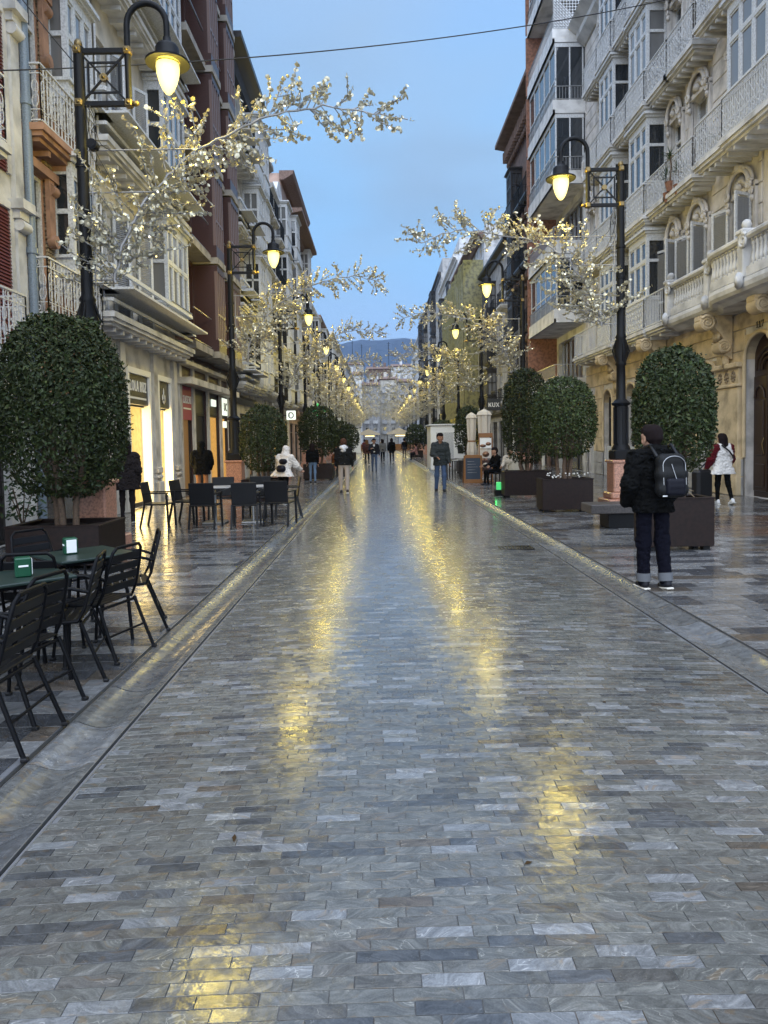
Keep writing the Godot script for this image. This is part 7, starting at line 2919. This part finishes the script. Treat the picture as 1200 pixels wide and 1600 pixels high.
		skin_mesh(sc, fc, 0.03 * s, hr)
		part("hair", hr, mats.vert, P)
	# shoes
	for q in feet:
		var an: Vector3 = q[0]
		var pit: float = clampf(q[1], -1.2, 0.5)
		var bs := Basis(Vector3.RIGHT, pit * 0.8)
		var sm := MB.new()
		sc = []
		for r in [[Vector3(0, -0.045, 0.035), Vector3(0, -0.06, -0.12), 0.042, 0.034, shoe], [Vector3(0, 0.0, 0.02), Vector3(0, -0.03, -0.03), 0.045, 0.044, shoe]]:
			sc.append([(an + bs * r[0]) * s, (an + bs * r[1]) * s, r[2] * s, r[3] * s, r[4]])
		skin_mesh(sc, 0.012, 0.02, sm)
		var so := part("shoe", sm, mats.vert_gloss, P)
		var sl := MB.new()
		sl.col = o.get("sole", Color(0.55, 0.55, 0.52))
		sl.bbox(Vector3(0, -0.088, -0.04) * s, Vector3(0.085, 0.022, 0.27) * s, 0.01, Transform3D(bs, an * s))
		part("sole", sl, mats.vert_gloss, so)
	# coat or jacket over the trunk
	if o.has("coat"):
		var cc: Color = o.coat
		var drop: float = o.get("drop", 0.12)
		var puff: float = o.get("puff", 0.022)
		var fl: float = o.get("flare", 0.02)
		var cq := []
		cq.append([T.call(-0.09, 0.32, 0.0), T.call(0.09, 0.32, 0.0), 0.105 + puff * 0.8, 0.105 + puff * 0.8, cc])
		cq.append([T.call(-0.075, 0.17, 0.0), T.call(0.075, 0.17, 0.0), 0.098 + puff * 0.8, 0.098 + puff * 0.8, cc])
		cq.append([T.call(-0.14, 0.455, 0.01), T.call(0.14, 0.455, 0.01), 0.064 + puff * 0.7, 0.064 + puff * 0.7, cc])
		for h in 3:
			var yy := 0.03 - (drop + 0.12) * (h + 1) / 3.0
			var ff := fl * (h + 1) / 3.0
			cq.append([T.call(-0.085 - ff, yy, 0.01), T.call(0.085 + ff, yy, 0.01), 0.092 + puff * 0.75 + ff * 0.3, 0.092 + puff * 0.75 + ff * 0.3, cc])
		cq.append([T.call(-0.08, 0.05, 0.0), T.call(0.08, 0.05, 0.0), 0.1 + puff * 0.8, 0.1 + puff * 0.8, cc])
		cq.append([T.call(-0.05, 0.52, 0.03), T.call(0.05, 0.52, 0.03), 0.06, 0.06, o.get("collar", cc)])
		if o.get("hood", false):
			cq.append([T.call(-0.05, 0.53, 0.09), T.call(0.05, 0.53, 0.09), 0.07, 0.07, o.get("hood_col", cc)])
			cq.append([T.call(0.0, 0.45, 0.11), T.call(0.0, 0.5, 0.11), 0.07, 0.07, o.get("hood_col", cc)])
		if o.get("hooded", false):
			cq.append([hc + Vector3(0, 0.06, 0.035), hc + Vector3(0, 0.05, -0.02), 0.118, 0.105, cc])
			cq.append([hc + Vector3(0, -0.06, 0.05), T.call(0, 0.5, 0.05), 0.11, 0.1, cc])
		for k in range(bones.size()):
			pass
		for k in 2:
			var q0: Array = bones[bones.size() - 6 + k * 3]
			var q1: Array = bones[bones.size() - 5 + k * 3]
			cq.append([q0[0], q0[1], q0[2] + puff, q0[3] + puff, o.get("sleeve", cc)])
			cq.append([q1[0], q1[1], q1[2] + puff, q1[3] + puff * 0.6, o.get("sleeve", cc)])
		sc = []
		for q in cq:
			sc.append([q[0] * s, q[1] * s, q[2] * s, q[3] * s, q[4]])
		var cm := MB.new()
		skin_mesh(sc, cell, o.get("fold", 0.03) * s, cm, (pel.y - drop) * s, 0.024)
		part("jacket", cm, mats.vert, P)
	last_feet = []
	for q in feet:
		last_feet.append(q[0] * s)
		last_feet.append(q[1])
	return P

func people():
	var black := Color(0.006, 0.006, 0.007)
	var denim := Color(0.05, 0.085, 0.16)
	# man with the backpack
	var p := person("man walking away in a black hoodie and dark cuffed jeans with a black backpack", Vector3(2.87, 0, -7.42), 0.12, 1.69, {top = black, pants = Color(0.005, 0.006, 0.009), coat = black, puff = 0.05, drop = 0.13, flare = 0.01, hood = true, look = 0.35, cell = 0.016, legs = [[0.02, 0.03], [-0.03, 0.16]], arms = [[-0.12, 0.3, 0.75, 0.25, 1], [-0.05, 0.28, 0.75, 0.25, 1]], sole = Color(0.62, 0.58, 0.5), loose = 1.55, w = 1.05, sock = black})
	for k in 2:
		var cf := MB.new()
		cf.col = Color(0.12, 0.125, 0.13)
		var at: Vector3 = last_feet[k * 2]
		var tilt := Basis(Vector3.RIGHT, float(last_feet[k * 2 + 1]))
		cf.lathe([Vector2(0.066, -0.01), Vector2(0.073, -0.01), Vector2(0.075, 0.075), Vector2(0.06, 0.075)], 18, Transform3D(tilt, at))
		part("trouser_cuff", cf, mats.vert, p)
	var bp := node("backpack", "black backpack with a curved zip worn by the man on the right", "backpack", Vector3(2.87, 0, -7.42), 0.12)
	var b := MB.new()
	b.col = Color(0.008, 0.008, 0.009)
	skin_mesh([[Vector3(-0.02, 1.05, 0.25), Vector3(0.16, 1.05, 0.25), 0.085, 0.085, b.col], [Vector3(-0.01, 1.34, 0.22), Vector3(0.15, 1.34, 0.22), 0.075, 0.075, b.col], [Vector3(-0.02, 1.2, 0.24), Vector3(0.16, 1.2, 0.24), 0.085, 0.085, b.col]], 0.014, 0.08, b)
	part("pack", b, mats.vert_gloss, bp)
	b = MB.new()
	b.col = Color(0.007, 0.007, 0.008)
	skin_mesh([[Vector3(0.0, 1.02, 0.33), Vector3(0.14, 1.02, 0.33), 0.03, 0.03, b.col], [Vector3(0.0, 1.08, 0.33), Vector3(0.14, 1.08, 0.33), 0.03, 0.03, b.col], [Vector3(0.0, 1.14, 0.325), Vector3(0.14, 1.14, 0.325), 0.03, 0.03, b.col]], 0.012, 0.06, b)
	part("front_pocket", b, mats.vert_gloss, bp)
	b = MB.new()
	var zp := []
	for i in 13:
		var a := PI * i / 12.0
		zp.append(Vector3(0.07 + cos(a) * 0.12, 1.3 + sin(a) * 0.09, 0.3))
	zp.insert(0, Vector3(0.19, 1.1, 0.32))
	zp.append(Vector3(-0.05, 1.1, 0.32))
	b.tube(zp, 0.005, 5)
	b.tube([Vector3(0.04, 1.31, 0.305), Vector3(0.09, 1.08, 0.36)], 0.004, 5)
	part("zip", b, mats.steel, bp)
	b = MB.new()
	b.bbox(Vector3(-0.04, 0.99, 0.325), Vector3(0.05, 0.012, 0.006), 0.002, Transform3D(Basis(Vector3.BACK, 0.0), Vector3.ZERO))
	part("reflective_tag", b, mats.paper, bp)
	for sx in [-0.06, 0.17]:
		b = MB.new()
		b.tube([Vector3(sx, 1.38, 0.2), Vector3(sx - 0.01, 1.5, 0.08), Vector3(sx - 0.01, 1.47, -0.06)], 0.02, 6)
		part("strap", b, mats.black_plastic, bp)
	# woman in white with the case
	p = person("woman walking away in a white padded gilet with dark red sleeves and black hair", Vector3(7.87, 0, -16.2), 0.2, 1.6, {top = Color(0.6, 0.58, 0.57), pants = black, coat = Color(0.62, 0.6, 0.58), puff = 0.045, drop = 0.2, flare = 0.1, sleeve = Color(0.075, 0.008, 0.012), long_hair = 0.16, cell = 0.022, legs = [[0.1, 0.1], [-0.16, 0.2]], arms = [[0.2, 0.3, 0.3], [0.1, 0.15, 0.5]], shoe = Color(0.6, 0.6, 0.6), w = 1.12, fold = 0.06})
	b = MB.new()
	b.tube([Vector3(-0.1, 1.36, 0.1), Vector3(0.02, 1.22, 0.2), Vector3(0.16, 1.05, 0.19)], 0.02, 6)
	part("shoulder_strap", b, mats.black_plastic, p)
	var cs := node("rolling_bag", "black rolling bag beside the woman in the white gilet", "bag", Vector3(7.42, 0, -16.25), 0.25)
	b = MB.new()
	b.bbox(Vector3(0, 0.45, 0), Vector3(0.42, 0.7, 0.28), 0.06)
	part("case", b, mats.black_plastic, cs)
	b = MB.new()
	b.tube([Vector3(-0.1, 0.78, 0.0), Vector3(0.1, 0.95, 0.0), Vector3(0.28, 1.0, 0)], 0.018, 6)
	part("handle", b, mats.black_plastic, cs)
	for sx in [-0.15, 0.15]:
		b = MB.new()
		b.tube([Vector3(sx - 0.02, 0.05, 0.08), Vector3(sx + 0.02, 0.05, 0.08)], 0.05, 10)
		part("wheel", b, mats.iron, cs)
	# man in grey walking towards us
	person("man walking towards us in a dark grey jacket and loose blue jeans", Vector3(1.86, 0, -21.5), PI + 0.12, 1.77, {top = Color(0.04, 0.04, 0.042), pants = Color(0.055, 0.085, 0.15), coat = Color(0.035, 0.036, 0.038), puff = 0.035, drop = 0.16, collar = Color(0.03, 0.03, 0.03), cell = 0.022, legs = [[0.16, 0.1], [-0.14, 0.1]], arms = [[0.1, 0.16, 0.25], [0.3, 0.2, 0.9, 0.5]], skin = Color(0.30, 0.16, 0.10), loose = 1.3, sole = black, look = 0.2})
	# man in beige trousers walking away
	person("man walking away in a black jacket, white hood and beige trousers", Vector3(-1.07, 0, -21.7), 0.05, 1.66, {top = Color(0.012, 0.012, 0.014), pants = Color(0.34, 0.29, 0.25), coat = Color(0.012, 0.012, 0.014), puff = 0.03, drop = 0.05, hood = true, hood_col = Color(0.62, 0.62, 0.64), collar = Color(0.62, 0.62, 0.64), hair = Color(0.07, 0.035, 0.02), cell = 0.022, legs = [[0.1, 0.08], [-0.12, 0.12]], arms = [[0.05, 0.14, 0.2], [-0.05, 0.2, 0.2]], loose = 1.35, sole = Color(0.6, 0.6, 0.6), w = 1.05})
	# woman in the pale puffer coat, bending
	p = person("woman bending in a pale puffer coat with its hood up and a small black backpack", Vector3(-2.47, 0, -18.3), -0.4, 1.5, {top = Color(0.5, 0.46, 0.42), pants = black, coat = Color(0.58, 0.53, 0.48), puff = 0.05, drop = 0.12, flare = 0.13, hooded = true, cell = 0.022, lean = 0.3, legs = [[0.25, 0.3], [-0.05, 0.1]], arms = [[0.5, 0.35, 0.5], [0.5, 0.35, 0.5]], w = 1.1, fold = 0.06})
	b = MB.new()
	b.col = Color(0.007, 0.007, 0.008)
	skin_mesh([[Vector3(0.0, 0.92, 0.17), Vector3(0.08, 0.92, 0.17), 0.09, 0.09, b.col], [Vector3(0.0, 1.1, 0.06), Vector3(0.08, 1.1, 0.06), 0.07, 0.07, b.col]], 0.016, 0.08, b)
	part("small_backpack", b, mats.vert_gloss, p)
	# woman in jeans
	person("woman walking away in a black jacket and light blue jeans on the left pavement", Vector3(-2.5, 0, -26.8), 0.1, 1.52, {top = black, pants = Color(0.11, 0.17, 0.27), coat = black, puff = 0.03, drop = 0.03, long_hair = 0.16, cell = 0.028, legs = [[0.1, 0.06], [-0.1, 0.1]]})
	# man in mid street
	person("man in a dark open jacket and white shirt walking towards us in mid lane", Vector3(-0.23, 0, -35.6), PI, 1.68, {top = Color(0.5, 0.5, 0.5), pants = Color(0.06, 0.085, 0.14), coat = Color(0.018, 0.018, 0.02), sleeve = Color(0.018, 0.018, 0.02), puff = 0.02, drop = 0.02, cell = 0.03, legs = [[0.15, 0.1], [-0.12, 0.1]], arms = [[0.1, 0.2, 0.3], [0.5, 0.2, 1.4, 0.5]], skin = Color(0.33, 0.19, 0.13)})
	# farther walkers
	person("person in a grey coat walking away behind the man in the white shirt", Vector3(0.29, 0, -51.0), 0.0, 1.66, {top = Color(0.12, 0.12, 0.12), pants = black, coat = Color(0.13, 0.13, 0.13), drop = 0.15, cell = 0.035, long_hair = 0.12, legs = [[0.2, 0.1], [-0.2, 0.2]]})
	person("person in a long black coat walking away, right of the one in grey", Vector3(0.93, 0, -50.5), 0.0, 1.72, {top = black, pants = black, coat = black, drop = 0.25, cell = 0.035, long_hair = 0.12, legs = [[0.2, 0.1], [-0.2, 0.2]]})
	person("woman with loose brown hair left of the man in the white shirt", Vector3(-0.75, 0, -46.0), 0.1, 1.64, {top = Color(0.05, 0.025, 0.02), pants = black, coat = Color(0.06, 0.03, 0.025), drop = 0.15, cell = 0.035, hair = Color(0.12, 0.06, 0.03), long_hair = 0.16, legs = [[0.2, 0.1], [-0.2, 0.2]]})
	person("distant dark figure on the right half of the lane near the stall", Vector3(2.1, 0, -58.0), 0.0, 1.72, {top = black, pants = Color(0.03, 0.03, 0.035), cell = 0.04, legs = [[0.25, 0.1], [-0.2, 0.2]]})
	person("distant figure in tan far down the lane before the lit stalls", Vector3(0.35, 0, -74.0), PI, 1.7, {top = Color(0.3, 0.2, 0.12), pants = black, cell = 0.045, legs = [[0.2, 0.1], [-0.2, 0.2]]})
	person("distant figure in white far down the lane before the lit stalls", Vector3(-0.6, 0, -70.0), 0.0, 1.66, {top = Color(0.5, 0.5, 0.5), pants = black, cell = 0.045, legs = [[0.2, 0.1], [-0.2, 0.2]]})
	person("distant figure in dark red at the left edge of the lane far away", Vector3(-1.25, 0, -64.0), 0.0, 1.7, {top = Color(0.1, 0.02, 0.02), pants = black, cell = 0.045, legs = [[0.2, 0.1], [-0.2, 0.2]]})
	# dark hooded figure at the shop
	person("person in a long black hooded coat standing by the pink shop sign", Vector3(-5.05, 0, -20.3), 0.1, 1.62, {top = black, pants = Color(0.25, 0.12, 0.06), coat = black, puff = 0.06, drop = 0.18, flare = 0.03, hooded = true, cell = 0.025, w = 1.15, legs = [[0.05, 0.05], [-0.05, 0.05]], arms = [[0.2, 0.15, 0.6, 0.2, 1], [0.2, 0.15, 0.6, 0.2, 1]]})
	# legs seen beyond the big tree
	person("person in a dark coat and tights half hidden by the big clipped tree", Vector3(-5.18, 0, -14.6), 0.4, 1.68, {top = black, pants = Color(0.02, 0.018, 0.018), coat = Color(0.02, 0.018, 0.018), puff = 0.05, drop = 0.25, flare = 0.06, cell = 0.022, long_hair = 0.15, legs = [[0.12, 0.06], [-0.1, 0.1]]})
	# seated people
	var seats := [
		[Vector3(-1.98, 0, -31.8), -1.2, Color(0.22, 0.08, 0.03), "seated person in rust brown by the planter on the left pavement"],
		[Vector3(-2.0, 0, -33.2), -2.0, black, "seated person in black behind the one in rust brown"],
		[Vector3(4.45, 0, -24.0), PI * 0.9, Color(0.4, 0.36, 0.3), "seated person in a pale jacket by the woven armchair"],
		[Vector3(4.1, 0, -24.6), PI * 0.6, black, "seated person in black facing the one in the pale jacket"],
		[Vector3(3.0, 0, -56.5), 1.5, Color(0.3, 0.16, 0.14), "seated person far along the right pavement by the lane edge"],
	]
	for q in seats:
		person(q[3], q[0], q[1], 1.68, {top = q[2], pants = black, coat = q[2], cell = 0.03, sit = true, legs = [[1.5, 1.5], [1.5, 1.45]], arms = [[0.5, 0.15, 0.8], [0.5, 0.15, 0.8]], lean = 0.1})
		var st := node("stool", q[3].replace("seated person", "stool under the person").split(",")[0], "stool", q[0], q[1], "stools under the seated people")
		var m := MB.new()
		m.bbox(Vector3(0, 0.39, 0.02), Vector3(0.4, 0.05, 0.4), 0.01)
		part("seat", m, mats.black_wood, st)
		for sx in [-1, 1]:
			for sz in [-1, 1]:
				m = MB.new()
				m.bar(Vector3(sx * 0.16, 0, sz * 0.16 + 0.02), Vector3(sx * 0.16, 0.365, sz * 0.16 + 0.02), 0.035)
				part("leg", m, mats.black_wood, st)
